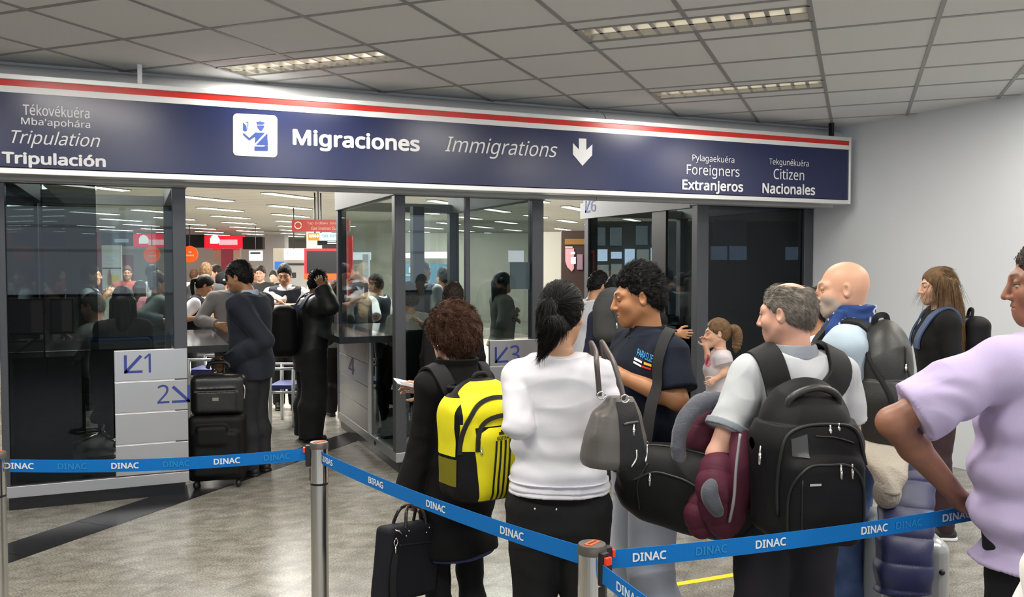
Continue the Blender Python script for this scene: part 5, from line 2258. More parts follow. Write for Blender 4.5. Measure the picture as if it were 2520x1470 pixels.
# yellow and black backpack
c = p(1186, 1080, 3.17)
by = c[1]
yb = carried('backpack', 'yellow and black sports backpack with three dark stripes on the coat woman\'s back', 'backpack', A, c - V3(0, 0, .215))
M_yel = mat('yellow nylon', (0.80, 0.72, 0.02), 0.5, bump=(500, 0.15))
M_yel_d = mat('dark mesh over yellow', (0.20, 0.18, 0.01), 0.7, bump=(900, 0.6))
P = [('+', rbox(c + V3(0, .005, -.03), (.150, .085, .18), .055), 0), ('+', ell(c + V3(0, .015, .10), (.140, .078, .125)), .06),
     ('+', rbox(c + V3(.012, -.055, -.075), (.115, .055, .135), .045), .025)]
mb_ = csoft(A, yb, 'main_compartment', P, .0045, M_nylon, fold=(.004, (9, 9, 9), 31))
bv = A.bvh(mb_)


def arch(u0, u1, v0, v1, rnd=.06, n=14, nv=16, skew=0.0, pinch=0.0):
    def fx(u, v):
        s = (v - v0) / (v1 - v0)
        cx, hw = (u0 + u1) / 2, (u1 - u0) / 2
        w = hw
        if v > v1 - rnd:
            tt = (v - (v1 - rnd)) / rnd
            w = hw * math.sqrt(max(1 - tt * tt * .82, .02))
        w *= 1 - pinch * (1 - s)
        return (cx + (u - cx) / hw * w + skew * (s - .5), v)
    return gridpoly(u0, u1, v0, v1, n, nv, fx)


decal_part(A, mb_, bv, 'upper_panel', M_yel, c, *arch(-.128, .13, .06, .212, .10), lift=.003)
decal_part(A, mb_, bv, 'upper_panel', M_yel, c, *gridpoly(-.136, -.088, -.02, .075, 5, 10), lift=.003)
decal_part(A, mb_, bv, 'side_panel', M_yel, c, *gridpoly(-.05, .06, -.04, .16, 8, 14), lift=.003, ux=(0, 1, 0), dr=(1, 0, 0))
decal_part(A, mb_, bv, 'mesh_pocket', M_yel_d, c, *gridpoly(-.055, .05, -.145, -.05, 8, 8), lift=.004, ux=(0, 1, 0), dr=(1, 0, 0))
fp = decal_part(A, mb_, bv, 'front_pocket', M_yel, c, *arch(-.092, .118, -.195, .055, .045, skew=-.012, pinch=.06), lift=.004)
for i in range(4):
    u = -.020 + i * .020
    decal_part(A, fp, bv, 'stripe', M_zip, c, *gridpoly(u, u + .0085, -.193, .012, 1, 22, lambda x, y: (x - .018 * max(0, (.012 - y) / .2) ** 1.3, y)), lift=.006)
for i, (hh) in enumerate((.008, .014, .020)):
    u = -.004 + i * .013
    pts = [(u, .030), (u + .011, .030), (u + .011 - hh * .35 + .004, .030 + hh), (u - hh * .35 + .004, .030 + hh)]
    decal_part(A, fp, bv, 'logo', M_zip, c, pts, [(0, 1, 2, 3)], lift=.0065)
V, Fs = text_shape('GOITEAS', 0.03)
lo, hi = V.min(0), V.max(0)
pts = [(-.016 + (a - lo[0]) / (hi[0] - lo[0]) * .062, .014 + (b - lo[1]) / (hi[1] - lo[1]) * .011, _l) for a, b, _l in V]
decal_part(A, fp, bv, 'logo_lettering', M_zip, c, pts, Fs, lift=.0068)
for pts in ([(-.135, -.03), (-.125, .06), (-.085, .125), (-.02, .155), (.06, .150), (.125, .11)], [(-.085, -.02), (-.078, .045), (-.035, .085), (.04, .095), (.115, .08)]):
    q = [c + V3(u, -.20, v) for u, v in pts]
    C = catmull(q, 6)
    cp = []
    for a in C:
        h = bv.ray_cast(Vector(a), Vector((0, 1, 0)), .6)
        cp.append(np.array(h[0] + h[1] * .004) if h[0] is not None else a)
    cp = smooth_pts(cp, 2)
    cmb(A, mb_, MB().strap(cp, Vector((0, -1, .3)), .016, .008), 'zipper', M_zip, smooth='auto')
zip_pull(A, mb_, bv, c + V3(-.080, -.12, -.005), .025)
cmb(A, mb_, MB().tube(catmull([c + V3(-.03, .02, .205), c + V3(-.02, 0.01, .235), c + V3(.02, .01, .235), c + V3(.03, .02, .205)], 5), .009, 8), 'handle', M_strap, smooth=True)
bag_straps(A, mb_, A.bvh(A.top_obj), c + V3(0, .05, .17), c + V3(0, .06, -.14), w=.06, xs=(.06, .065))

# boarding document in her right hand
d0, d1 = at(974, 938, 3.78), at(1030, 950, 3.80)
doc = thing('boarding_card', 'white printed document held out in front of the woman in the black coat', 'document', tuple(d0))
u = (d1 - d0).normalized()
v = Vector((u.y * -.3, .9, .10)).normalized()
mb = MB()
q = [d0 - v * .05, d1 - v * .05, d1 + v * .05, d0 + v * .05]
nz = u.cross(v).normalized() * .002
mb.add([a - nz for a in q] + [a + nz for a in q], [(0, 3, 2, 1), (4, 5, 6, 7), (0, 1, 5, 4), (1, 2, 6, 5), (2, 3, 7, 6), (3, 0, 4, 7)])
wpart(mb, 'card', mat('paper', (0.80, 0.78, 0.74), 0.6), doc)
wpart(MB().add([a + nz * 1.3 for a in (q[0] + u * .012, q[1] - u * .012, (q[1] + q[2]) / 2 - u * .012, (q[0] + q[3]) / 2 + u * .012)], [(0, 1, 2, 3)]), 'print', mat('print grey', (0.25, 0.24, 0.24), 0.7), doc)

# black tote / briefcase in her left hand
tb = carried('tote_bag', 'black fabric briefcase with leather handles hanging from the coat woman\'s hand', 'bag', A, p(1000, 1460, 3.30))
c = p(1001, 1378, 3.30)
az = math.radians(16)
Rt = np.array([[math.cos(az), -math.sin(az), 0], [math.sin(az), math.cos(az), 0], [0, 0, 1]])
tl = math.radians(7)
Rt = Rt @ np.array([[math.cos(tl), 0, math.sin(tl)], [0, 1, 0], [-math.sin(tl), 0, math.cos(tl)]])
b_ = csoft(A, tb, 'body', [('+', rbox(c, (.140, .045, .138), .022, Rt), 0)], .0045, mat('black twill', (0.012, 0.012, 0.016), 0.62, bump=(700, 0.25)), fold=(.003, (7, 7, 7), 41))
bq = A.bvh(b_)
T_ = lambda x, y, z: c + Rt @ V3(x, y, z)
for yy in (-.030, .030):
    pts = [T_(-.055, yy, .10), T_(-.055, yy * 1.1, .135), T_(-.042, yy * .6, .19), p(1006, 1246, 3.355) + V3(0, yy * .2, 0), T_(.042, yy * .6, .19), T_(.055, yy * 1.1, .135), T_(.055, yy, .10)]
    cmb(A, tb, MB().tube(catmull(pts, 7), .0065, 8), 'handle', mat('black leather', (0.02, 0.019, 0.02), 0.3), smooth=True)
    for x in (-.055, .055):
        if yy < 0:
            for dz in (.075, .092):
                cmb(A, tb, MB().ball(tuple(T_(x + (.006 if dz > .08 else -.006), -.046, dz + .03)), .0035, 6), 'rivet', M_metal, smooth=True)
zip_line(A, tb, bq, [T_(-.095, -.05, .075), T_(0, -.05, .07), T_(.095, -.05, .062)], r=.003)
zip_pull(A, tb, bq, T_(.100, -.05, .062), .02, (1, 0, 0))
cmb(A, tb, MB().tube([T_(-.13, -.02, .13), T_(-.10, -.045, .128), T_(-.085, -.047, .115)], .004, 6), 'trim', M_metal, smooth=True)
clip = MB().tube(catmull([T_(-.118, -.05, .105), T_(-.128, -.052, .09), T_(-.118, -.052, .075), T_(-.110, -.052, .09), T_(-.117, -.05, .106)], 5), .0022, 6)
clip.tube([T_(-.118, -.052, .075), T_(-.118, -.054, .045)], .003, 6)
cmb(A, tb, clip, 'clip', M_metal, smooth=True)
cmb(A, tb, MB().strap(catmull([T_(-.118, -.055, .05), T_(-.125, -.058, -.02), T_(-.118, -.06, -.10), T_(-.09, -.065, -.18)], 6), Vector((0, -1, 0)), .022, .003), 'loose_strap', M_strap, smooth='auto')

# ============ B: woman in the white sweater
B = Fig('woman with black ponytail in white sweater and black trousers, seen from behind', stand(1376, 765, 2.95), 4, 1.60, fem=True, bulk=0.92, skin=(.55, .30, .18),
        head=(16, 6, 0), res=.005)
p = PL(B)
B.arm('L', p(1325, 990, 3.14), elbow=p(1276, 1050, 2.86))
B.arm('R', p(1480, 985, 3.18), elbow=p(1500, 1045, 2.93))
B.body(hres=.004)
B.trousers(mat('black jeans', (0.012, 0.012, 0.013), 0.75, bump=(450, 0.2)), off=.010, thigh=.014, shin=.006, top=1.06, fold=(.004, (9, 9, 15), 6))
B.shoes(M_shoe)
M_white_kn = mat('white sweater', (0.70, 0.69, 0.735), 0.8, bump=(420, 0.2))
sw_ex = ((1.00, .030, .035), (1.06, .040, .040), (1.14, .038, .030), (1.24, .020, .012), (1.34, .010, .006), (1.42, .008, .004))
B.top(M_white_kn, off=.020, hem=1.0, sleeve=1.93, neck=1.485, extra=sw_ex, fold=(.011, (6, 6, 13), 13), name='sweater', taper=.006, wide=.01, ak=.008, aoff=.014)
soft('neckband', [('+', loft([(1.468 * B.k, .068, .064, 0, -.010), (1.492 * B.k, .061, .058, 0, -.012)], n=2), 0)], .004, M_white_kn, B.top_obj)
soft('hem_band', [('+', B.torso(.022, .985, 1.03, extra=((.985, .024, .030), (1.03, .034, .038))), 0)], .005, M_white_kn, B.top_obj, fold=(.004, (9, 9, 3), 15))
for dx in (-.075, -.005):
    w_ = MB().ball((dx, -.150, .868), .004, 6)
    w_.build('rivet', M_metal, B.root, smooth=True)
cap = hair_cap(B, th=.010, top=.010, nape=-.075, face=(.120, -.055), fw=.088)


def bflow(P):
    q = (P - B.hc) @ B.Rh
    d = np.array([0, -.118, .030]) - q
    return (d / (np.linalg.norm(d, axis=1)[:, None] + 1e-6)) @ B.Rh.T


def bex(V, N, Q):
    v, q = strands(V, N, 4200, .05, bflow, lift=.01, r=.0010, seed=9, jitter=.04)
    v2, q2 = strands(V, N, 60, .04, bflow, lift=.12, r=.0006, seed=10, jitter=.15)
    return np.concatenate([v, v2]), np.concatenate([q, q2 + len(v)]), None


soft('hair', cap, .004, M_hair_blk, B.root, disp=lambda V, N: .0022 * vnoise(np.stack([np.arctan2(((V - B.hc) @ B.Rh)[:, 0], ((V - B.hc) @ B.Rh)[:, 2] - .03) * 16, V[:, 1] * 4, V[:, 2] * 4], 1), 3), extra=bex)
tie = B.hp((-.004, -.124, .032))
tp = [tie, tie + V3(-.010, -.035, -.01), tie + V3(-.014, -.042, -.07), p(1362, 800, 2.82), p(1352, 832, 2.83), p(1340, 858, 2.84)]
C = catmull(tp, 6)
rad = [.017 + .014 * math.sin(min(1, i / len(C) * 1.5) * PI * .5) - .030 * max(0, i / len(C) - .62) * 1.9 for i in range(len(C))]
P = [('+', rcone(C[i], C[i + 1], max(rad[i], .006), max(rad[i + 1], .005)), .01) for i in range(len(C) - 1)]
TC = np.array(C)


def tail_flow(CC):
    CC = np.array(CC)
    tn = np.gradient(CC, axis=0)
    tn /= np.linalg.norm(tn, axis=1)[:, None]

    def fn(P):
        i = np.argmin(((P[:, None, :] - CC[None]) ** 2).sum(2), 1)
        return tn[i]
    return fn


def tex(CC, n, L, seed):
    def fn(V, N, Q):
        v, q = strands(V, N, n, L, tail_flow(CC), lift=.01, r=.0011, seg=6, seed=seed, jitter=.03)
        return v, q, None
    return fn


soft('ponytail', P, .004, M_hair_blk, B.root, disp=lambda V, N: .0035 * vnoise(V * np.array((110, 110, 14)), 3), extra=tex(C, 1800, .055, 5))
tor = MB().tube([tuple(tie + V3(.020 * math.cos(a), 0, .020 * math.sin(a))) for a in np.linspace(0, 2 * PI, 15)], .006, 8)
tor.build('hair_tie', M_black, B.root, smooth=True)

# handbag on her right shoulder
hb = carried('handbag', 'taupe and black leather shoulder bag hanging on the white-sweater woman', 'handbag', B, p(1515, 1148, 2.70))
M_taupe = mat('taupe leather', (0.085, 0.077, 0.070), 0.42, bump=(90, 0.15))
M_bleather = mat('black grained leather', (0.020, 0.020, 0.022), 0.5, bump=(160, 0.2))
M_handle = mat('dark brown leather', (0.07, 0.055, 0.052), 0.45, bump=(90, 0.2))
c = p(1514, 1072, 2.72)
az = math.radians(28)
Rb = np.array([[math.cos(az), -math.sin(az), 0], [math.sin(az), math.cos(az), 0], [0, 0, 1]]) @ np.array([[math.cos(.08), 0, math.sin(.08)], [0, 1, 0], [-math.sin(.08), 0, math.cos(.08)]])
T_ = lambda x, y, z: c + Rb @ V3(x, y, z)
bb = csoft(B, hb, 'body', [('+', loft([(-.095, .096, .065), (-.08, .106, .074), (0, .100, .066), (.07, .080, .048), (.122, .050, .020)], c, Rb, 2.8), 0), ('-', rcone(T_(-.09, -.12, .115), T_(-.06, .12, .13), .03), .03)],
           .004, M_taupe, fold=(.004, (9, 9, 7), 51))
bq = B.bvh(bb)
dr = tuple(Rb @ V3(0, 1, 0))
ux, uz = tuple(Rb @ V3(1, 0, 0)), tuple(Rb @ V3(0, 0, 1))
decal_part(B, bb, bq, 'centre_panel', M_bleather, c, *gridpoly(-.02, .085, -.094, .108, 8, 16, lambda x, y: (x * (1 - .35 * (y + .1) / .2) - .012 * (y + .1) / .2, y)), lift=.003, ux=ux, uz=uz, dr=dr)
for x, y, dx, ln in ((.005, .05, 0, .05), (.03, -.085, 0, .055), (.09, -.07, 0, .055)):
    if y > 0:
        q1, q2 = T_(-.01, -.08, y), T_(.05, -.08, y + .008)
        cp, _ = conform(bq, catmull([q1, (q1 + q2) / 2, q2], 5), .005)
        cmb(B, bb, MB().tube(cp, .004, 6), 'zipper', M_taupe, smooth=True)
        zip_pull(B, bb, bq, T_(.028, -.08, y), .04)
    else:
        cp, _ = conform(bq, catmull([T_(x - .012, -.08, y), T_(x + .004, -.08, y + ln * .5), T_(x + .006, -.08, y + ln)], 5), .004)
        cmb(B, bb, MB().tube(cp, .0035, 6), 'trim', M_metal, smooth=True)
for kx, (sx_, sy_, d_) in enumerate(((1474, 960, 2.70), (1532, 968, 2.66))):
    ex_ = (1452, 845) if kx == 0 else (1478, 843)
    pts = [p(sx_, sy_ + 15, d_), p(sx_, sy_, d_), p(sx_ - (6 if kx == 0 else 20), sy_ - 70, 2.70), p(ex_[0] + (14 if kx == 0 else 16), ex_[1] + 20, 2.79), p(ex_[0] + 4, ex_[1], 2.87), p(ex_[0] + 4, ex_[1] + 8, 2.97), p(ex_[0] + 12, ex_[1] + 60, 3.05), p(ex_[0] + 30, ex_[1] + 130, 3.02)]
    cmb(B, hb, MB().tube(catmull(pts, 7), .0085, 8), 'handle', M_handle, smooth=True)
    ring = p(sx_ + 6, sy_ + 14, d_ - .01)
    cmb(B, hb, MB().tube([tuple(ring + V3(.012 * math.cos(a), 0, .012 * math.sin(a))) for a in np.linspace(0, 2 * PI, 13)], .0025, 6), 'ring', M_metal, smooth=True)

# ============ C: young man in the navy polo
Cf = Fig('young man with spiky black hair in a navy polo shirt looking down', stand(1590, 725, 3.46), -106, 1.645, bulk=1.02, skin=(.38, .172, .078), head=(17, 8, 0), res=.005)
p = PL(Cf)
Cf.arm('L', p(1526, 925, 3.30), elbow=p(1668, 985, 3.24))
Cf.arm('R', p(1500, 930, 3.55), pole=(1, -.5, -1))
Cf.hand('L', palm=(1, .3, .2), curl=30, spread=2)
Cf.body(hres=.0026, color=Cf.face_color(lids=.75, stubble=.12))
M_lgrey = mat('pale grey trousers', (0.50, 0.53, 0.62), 0.85, bump=(420, 0.2))
Cf.trousers(M_lgrey, off=.014, thigh=.012, shin=.030, fold=(.006, (7, 7, 8), 16))
Cf.shoes(mat('dark trainers', (0.03, 0.03, 0.03), 0.6))
M_navy = mat('navy polo', (0.009, 0.012, 0.022), 0.85, bump=(380, 0.3))
Cf.top(M_navy, off=.022, hem=.90, sleeve=.80, extra=((.90, .02, .02), (1.0, .02, .015), (1.1, .018, .012)), fold=(.010, (7, 7, 10), 23), name='polo_shirt', wide=.010)
Cf.polo_collar(M_navy, 1.468, 1.522, .020, .034)
E_, S_ = Cf.J['EL'], Cf.J['SL']
u = unit(E_ - S_)
cpt = S_ + (E_ - S_) * .80
soft('sleeve_band', [('+', rcone(S_ + (E_ - S_) * .60, E_, .0795, .0795, cuts=((cpt, u), (S_ + (E_ - S_) * .73, -u))), 0)], .004, M_navy, Cf.top_obj)
# chest print
bv = Cf.bvh(Cf.top_obj)


def chest(f, bv, name, m, polys_px, d, lift):
    """flat print given in photo pixels, laid on the shirt along the view"""
    mb = MB()
    o = f.Lc(CAMP)
    for pts, fs in polys_px:
        n = len(mb.v)
        for pp_ in pts:
            x, y = pp_[0], pp_[1]
            ly = pp_[2] * .00015 if len(pp_) > 2 else 0.0
            q = f.Lc(at(x, y, d))
            r = Vector(q - o).normalized()
            h = bv.ray_cast(Vector(q) - r * .5, r, 2.0)
            mb.v.append(tuple(h[0] - r * (lift + ly) + h[1] * lift) if h[0] is not None else tuple(q))
        mb.f += [tuple(i + n for i in ff) for ff in fs]
    return mb


def px_text(s, x0, y0, x1, y1, x2, y2, bold=0.0):
    """text in the parallelogram with baseline x0,y0 -> x1,y1 and cap corner x2,y2 (above x0,y0)"""
    V, Fs = text_shape(s, bold)
    lo, hi = V.min(0), V.max(0)
    out = []
    for a, b, ly in V:
        u, v = (a - lo[0]) / (hi[0] - lo[0]), (b - lo[1]) / (hi[1] - lo[1])
        out.append((x0 + (x1 - x0) * u + (x2 - x0) * v, y0 + (y1 - y0) * u + (y2 - y0) * v, ly))
    return out, Fs


def px_quad(q, n=8):
    (a, b, c_, d_) = [np.array(t, float) for t in q]
    pts, fs = [], []
    for i in range(n + 1):
        t = i / n
        pts += [tuple(a + (b - a) * t), tuple(d_ + (c_ - d_) * t)]
    for i in range(n):
        fs.append((2 * i, 2 * i + 1, 2 * i + 3, 2 * i + 2)[::-1])
    return pts, fs


tobj = Cf.top_obj
for nm, m, pol, lf in (('print_lettering', mat('print blue', (0.05, 0.28, 0.60), 0.7), [px_text('PARASLIE', 1567, 876, 1605, 893, 1571, 858, .02)], .002),
                       ('print_small_lettering', mat('print pale', (0.10, 0.20, 0.30), 0.7), [px_text('EDUCACION', 1563, 881, 1583, 889, 1563, 878)], .002),
                       ('print_flag', mat('print white', (0.75, 0.75, 0.75), 0.7), [px_quad([(1562, 880), (1581, 890), (1580, 895), (1561, 886)]), px_quad([(1560, 889), (1579, 900), (1578, 904), (1559, 894)])], .002),
                       ('print_flag', mat('print yellow', (0.80, 0.55, 0.03), 0.7), [px_quad([(1586, 891), (1604, 897), (1604, 903), (1585, 897)])], .002),
                       ('print_flag', mat('print red', (0.55, 0.02, 0.02), 0.7), [px_quad([(1579, 900), (1603, 907), (1602, 911), (1578, 904)])], .002)):
    mb = chest(Cf, bv, nm, m, pol, 3.3, lf)
    mb.build(nm, m, tobj)
short_hair(Cf, M_hair_blk, n=4600, length=.023, th=.003, top=.030, nape=-.070, face=(.122, -.060), fw=.084, lift=.30, amp=.007, r=.0013, seed=3,
           flow=lambda P: flow_down(Cf, -.5, -.7)(P) + .35 * np.array([0, 0, 1.0]) + .45 * np.stack([vnoise(P * 30, 1), vnoise(P * 30, 2), vnoise(P * 30, 3)], 1))

# duffel bag on his strap
db = carried('duffel_bag', 'black duffel bag slung low at the navy polo man\'s side', 'bag', Cf, p(1690, 1318, 3.02))
c = Cf.Lc(at(1690, 1205, 3.06))
# long axis runs across the picture
ax_ = unit(Cf.Lc(at(1860, 1250, 2.98)) - Cf.Lc(at(1540, 1175, 3.14)))
zz = V3(0, 0, 1)
yy_ = unit(np.cross(zz, ax_))
zz = np.cross(ax_, yy_)
Rd = np.stack([zz, yy_, ax_], 1)     # loft axis along ax_
g_ = csoft(Cf, db, 'body', [('+', loft([(-.245, .055, .050), (-.225, .095, .085), (-.15, .135, .105), (0, .150, .115), (.15, .140, .11), (.22, .10, .09), (.245, .06, .06)], c, Rd, 2.5), 0)], .006,
           mat('black duffel nylon', (0.012, 0.013, 0.013), 0.5, bump=(420, 0.25)), fold=(.010, (6, 6, 6), 61))
bq = Cf.bvh(g_)
T_ = lambda a, b, z: c + Rd @ V3(b, a, z)        # a = towards viewer axis, b up, z along
vw = unit(Cf.Lc(CAMP) - c)
sg_ = 1 if (yy_ @ vw) > 0 else -1
zip_line(Cf, db, bq, [T_(sg_ * .2, .02, -.20), T_(sg_ * .2, .09, -.10), T_(sg_ * .2, .05, .02), T_(sg_ * .2, .0, .12)], r=.005)
zip_line(Cf, db, bq, [T_(sg_ * .2, .13, -.15), T_(sg_ * .2, 0, -.17), T_(sg_ * .2, -.12, -.15)], r=.004)
zip_line(Cf, db, bq, [T_(sg_ * .05, .2, -.2), T_(sg_ * .05, .2, 0), T_(sg_ * .05, .2, .2)], r=.005)
zip_pull(Cf, db, bq, T_(sg_ * .2, .075, -.125), .045)
sh = Cf.J['SL']
pts = [Cf.Lc(at(1588, 1100, 3.12)), Cf.Lc(at(1596, 1040, 3.14)), Cf.Lc(at(1612, 930, 3.20)), Cf.Lc(at(1640, 845, 3.28)), Cf.Lc(at(1655, 795, 3.36)), Cf.Lc(at(1672, 790, 3.46)), Cf.Lc(at(1690, 850, 3.60)), Cf.Lc(at(1700, 1000, 3.58)), Cf.Lc(at(1740, 1180, 3.2))]
C = catmull(pts, 7)
bvt = Cf.bvh(Cf.top_obj)
cp, nr = conform(bvt, C[12:36], .012)
C2 = smooth_pts(C[:12] + cp + C[36:], 3)
vn = [Vector(unit(Cf.Lc(CAMP) - q)) for q in C2]
nn_ = [vn[i] if i < 12 or i >= 36 else Vector(nr[i - 12]) for i in range(len(C2))]
cmb(Cf, db, MB().strap(C2[:33], [Vector(v) for v in smooth_pts([np.array(v) for v in nn_[:33]], 4)], .042, .004), 'shoulder_strap', M_strap, smooth='auto')
cl = Cf.Lc(at(1588, 1098, 3.10))
cmb(Cf, db, MB().tube([tuple(cl + V3(.016 * math.cos(a) * 0, .016 * math.cos(a), .016 * math.sin(a))) for a in np.linspace(0, 2 * PI, 13)], .003, 6).tube([cl + V3(0, 0, -.012), cl + V3(0, 0, -.06)], .004, 6), 'clip', M_metal, smooth=True)

# ============ D: grey-haired man with the big black backpack
D = Fig('balding grey-haired man in a pale grey polo seen from behind', stand(1955, 785, 3.02), -8, 1.60, bulk=1.0, skin=(.60, .33, .24), head=(-42, 6, 0), res=.005)
p = PL(D)
D.arm('L', p(1812, 1165, 3.10), elbow=p(1766, 1120, 2.93))
D.arm('R', p(2085, 1150, 3.25), elbow=p(2095, 1085, 3.08))
D.body(hres=.0028, color=D.face_color(stubble=.2, beard=(.36, .25, .2)))
M_char = mat('charcoal trousers', (0.025, 0.024, 0.030), 0.85, bump=(420, 0.25))
for q_ in 'HKA':
    for sd in 'LR':
        D.J[q_ + sd] = D.J[q_ + sd] + V3(-.022, 0, 0)
D.trousers(M_char, off=.016, thigh=.016, shin=.028, fold=(.006, (7, 7, 7), 26))
D.shoes(M_shoe)
M_gpolo = mat('pale grey polo', (0.45, 0.47, 0.49), 0.85, bump=(420, 0.2))
M_gcol = mat('grey collar', (0.24, 0.265, 0.30), 0.85, bump=(420, 0.2))
D.top(M_gpolo, off=.014, hem=.93, sleeve=.70, extra=((1.0, .02, .02), (1.1, .02, .015), (1.2, .012, .01)), fold=(.013, (7, 7, 9), 33), name='polo_shirt', wide=.010, ak=.012)
D.polo_collar(M_gcol, 1.472, 1.528, .008, .02)
S_, E_ = D.J['SL'], D.J['EL']
u = unit(E_ - S_)
soft('sleeve_band', [('+', rcone(S_ + (E_ - S_) * .60, E_, .080, .081, cuts=((S_ + (E_ - S_) * .71, u), (S_ + (E_ - S_) * .63, -u))), 0)], .004, M_gcol, D.top_obj)
thin = lambda q: (q[:, 2] < .085) | (np.abs(q[:, 0]) > .05)
M_hair_sp = hair_mat('salt and pepper hair', (0.17, 0.15, 0.128), 0.55)
cap = hair_cap(D, th=.006, top=.004, nape=-.080, face=(.112, -.045), fw=.086)
cap.append(('-', ell(D.hp((0, -.045, .126)), np.array((.050, .080, .048)) * D.kh, D.Rh), .02))


def dex(V, N, Q):
    q = ((V - D.hc) @ D.Rh) / D.kh
    v, f_ = strands(V, N, 4200, .018, flow_down(D), lift=.05, r=.0009, seed=14, mask=(q[:, 2] < .10))
    v2, f2 = strands(V, N, 260, .03, lambda P: flow_down(D, -1, -.2)(P), lift=.08, r=.0008, seed=15, mask=(q[:, 2] > .07) & (q[:, 1] > -.02))
    return np.concatenate([v, v2]), np.concatenate([f_, f2 + len(v)]), None


soft('hair', cap, .0035, M_hair_sp, D.root, disp=lambda V, N: .0025 * vnoise(((V - D.hc) @ D.Rh) * np.array((150, 70, 60)), 4), extra=dex)

bp = carried('backpack', 'large black business backpack with handle and silver zip pulls on grey polo man', 'backpack', D, p(1985, 1320, 2.78))
c = p(1990, 1132, 2.74)
P = [('+', rbox(c + V3(0, .02, -.07), (.158, .105, .175), .06), 0), ('+', ell(c + V3(0, .035, .08), (.152, .100, .175)), .08),
     ('+', rbox(c + V3(.006, -.055, -.105), (.128, .075, .145), .05), .03), ('+', ell(c + V3(.0, -.03, .07), (.125, .07, .125)), .04)]
m_ = csoft(D, bp, 'main_compartment', P, .005, M_nylon, fold=(.006, (7, 7, 7), 71))
bq = D.bvh(m_)


def front_line(f, t, bv, c, pts, r=.0045, name='zipper', m=None, lift=.002):
    C = catmull([c + V3(u, -.35, v) for u, v in pts], 7)
    cp = []
    for a in C:
        h = bv.ray_cast(Vector(a), Vector((0, 1, 0)), .8)
        if h[0] is not None:
            cp.append(np.array(h[0] + h[1] * lift))
    return cmb(f, t, MB().tube(smooth_pts(cp, 2), r, 6), name, m or M_zip, smooth=True)


front_line(D, m_, bq, c, [(-.135, -.15), (-.135, .0), (-.115, .09), (-.05, .125), (.05, .125), (.115, .10), (.135, .0)], .006)
front_line(D, m_, bq, c, [(-.118, -.20), (-.112, -.06), (-.07, .005), (0, .012), (.07, .005), (.112, -.06), (.118, -.2)], .0045)
front_line(D, m_, bq, c, [(-.085, -.20), (-.085, -.03)], .003)
front_line(D, m_, bq, c, [(-.03, .095), (.03, .09), (.095, .07)], .003)
decal_part(D, m_, bq, 'corner_panel', mat('black pu leather', (0.035, 0.035, 0.035), 0.35, bump=(80, .2)), c, *gridpoly(-.103, -.055, 0, 1, 6, 6, lambda x, y: (x, .035 + (.050 + (x + .103) * .45) * y - (x + .103) * .1)), lift=.003)
for u, v, L in ((.018, .125, .038), (.048, .130, .036), (.035, .012, .046), (.072, .012, .046)):
    h = bq.ray_cast(Vector(c + V3(u, -.35, v)), Vector((0, 1, 0)), .8)
    zip_pull(D, m_, bq, h[0], L, (.05, 0, -1))
for uv in ((.035, .014), (.055, .016), (.072, .014)):
    pass
zip_pull(D, m_, bq, c + V3(-.17, -.03, .055), .055, (-.15, -.2, -1))
decal_part(D, m_, bq, 'badge', M_metal, c, *gridpoly(-.064, -.028, -.048, -.041, 6, 1), lift=.004)
cmb(D, m_, MB().tube(catmull([c + V3(-.085, -.02, .165), c + V3(-.075, -.035, .205), c + V3(-.02, -.045, .232), c + V3(.03, -.045, .230), c + V3(.075, -.035, .205), c + V3(.085, -.02, .165)], 7), .012, 10), 'handle', mat('black rubber', (0.03, 0.03, 0.03), 0.35), smooth=True)
bag_straps(D, m_, D.bvh(D.top_obj), c + V3(0, .09, .15), c + V3(0, .09, -.16), w=.088, xs=(.085, .085), m=M_nylon, h=.016)

# maroon puffer jacket over his arm
M_mar = mat('maroon nylon', (0.085, 0.018, 0.036), 0.58, bump=(200, 0.1))
M_fleece = mat('grey fleece', (0.10, 0.105, 0.125), 0.95, bump=(160, 0.6), sheen=0.3)
jk = carried('jacket', 'maroon quilted jacket with grey fleece lining draped over the grey polo man\'s arm', 'jacket', D, p(1760, 1310, 2.86))


def chain(pts, rad, n=6, k=.02):
    C = catmull(pts, n)
    R_ = np.interp(np.linspace(0, 1, len(C)), np.linspace(0, 1, len(rad)), rad)
    return [('+', rcone(C[i], C[i + 1], R_[i], R_[i + 1]), k) for i in range(len(C) - 1)], C


def quilt(C, step, amp):
    CC = np.array(C)
    s = np.concatenate([[0], np.cumsum(np.linalg.norm(np.diff(CC, axis=0), axis=1))])

    def fn(V, N):
        out = np.zeros(len(V))
        for a in range(0, len(V), 20000):
            d = ((V[a:a + 20000, None, :] - CC[None]) ** 2).sum(2)
            i = np.argmin(d, 1)
            j = np.clip(i + 1, 0, len(CC) - 1)
            t = np.sum((V[a:a + 20000] - CC[i]) * (CC[j] - CC[i]), 1) / (np.sum((CC[j] - CC[i]) ** 2, 1) + 1e-9)
            q = s[i] + t * (s[j] - s[i])
            out[a:a + 20000] = amp * (np.abs(np.sin(q / step * PI)) ** .5 - .7)
        return out + .004 * fold_noise(V, (14, 14, 14), 3)
    return fn


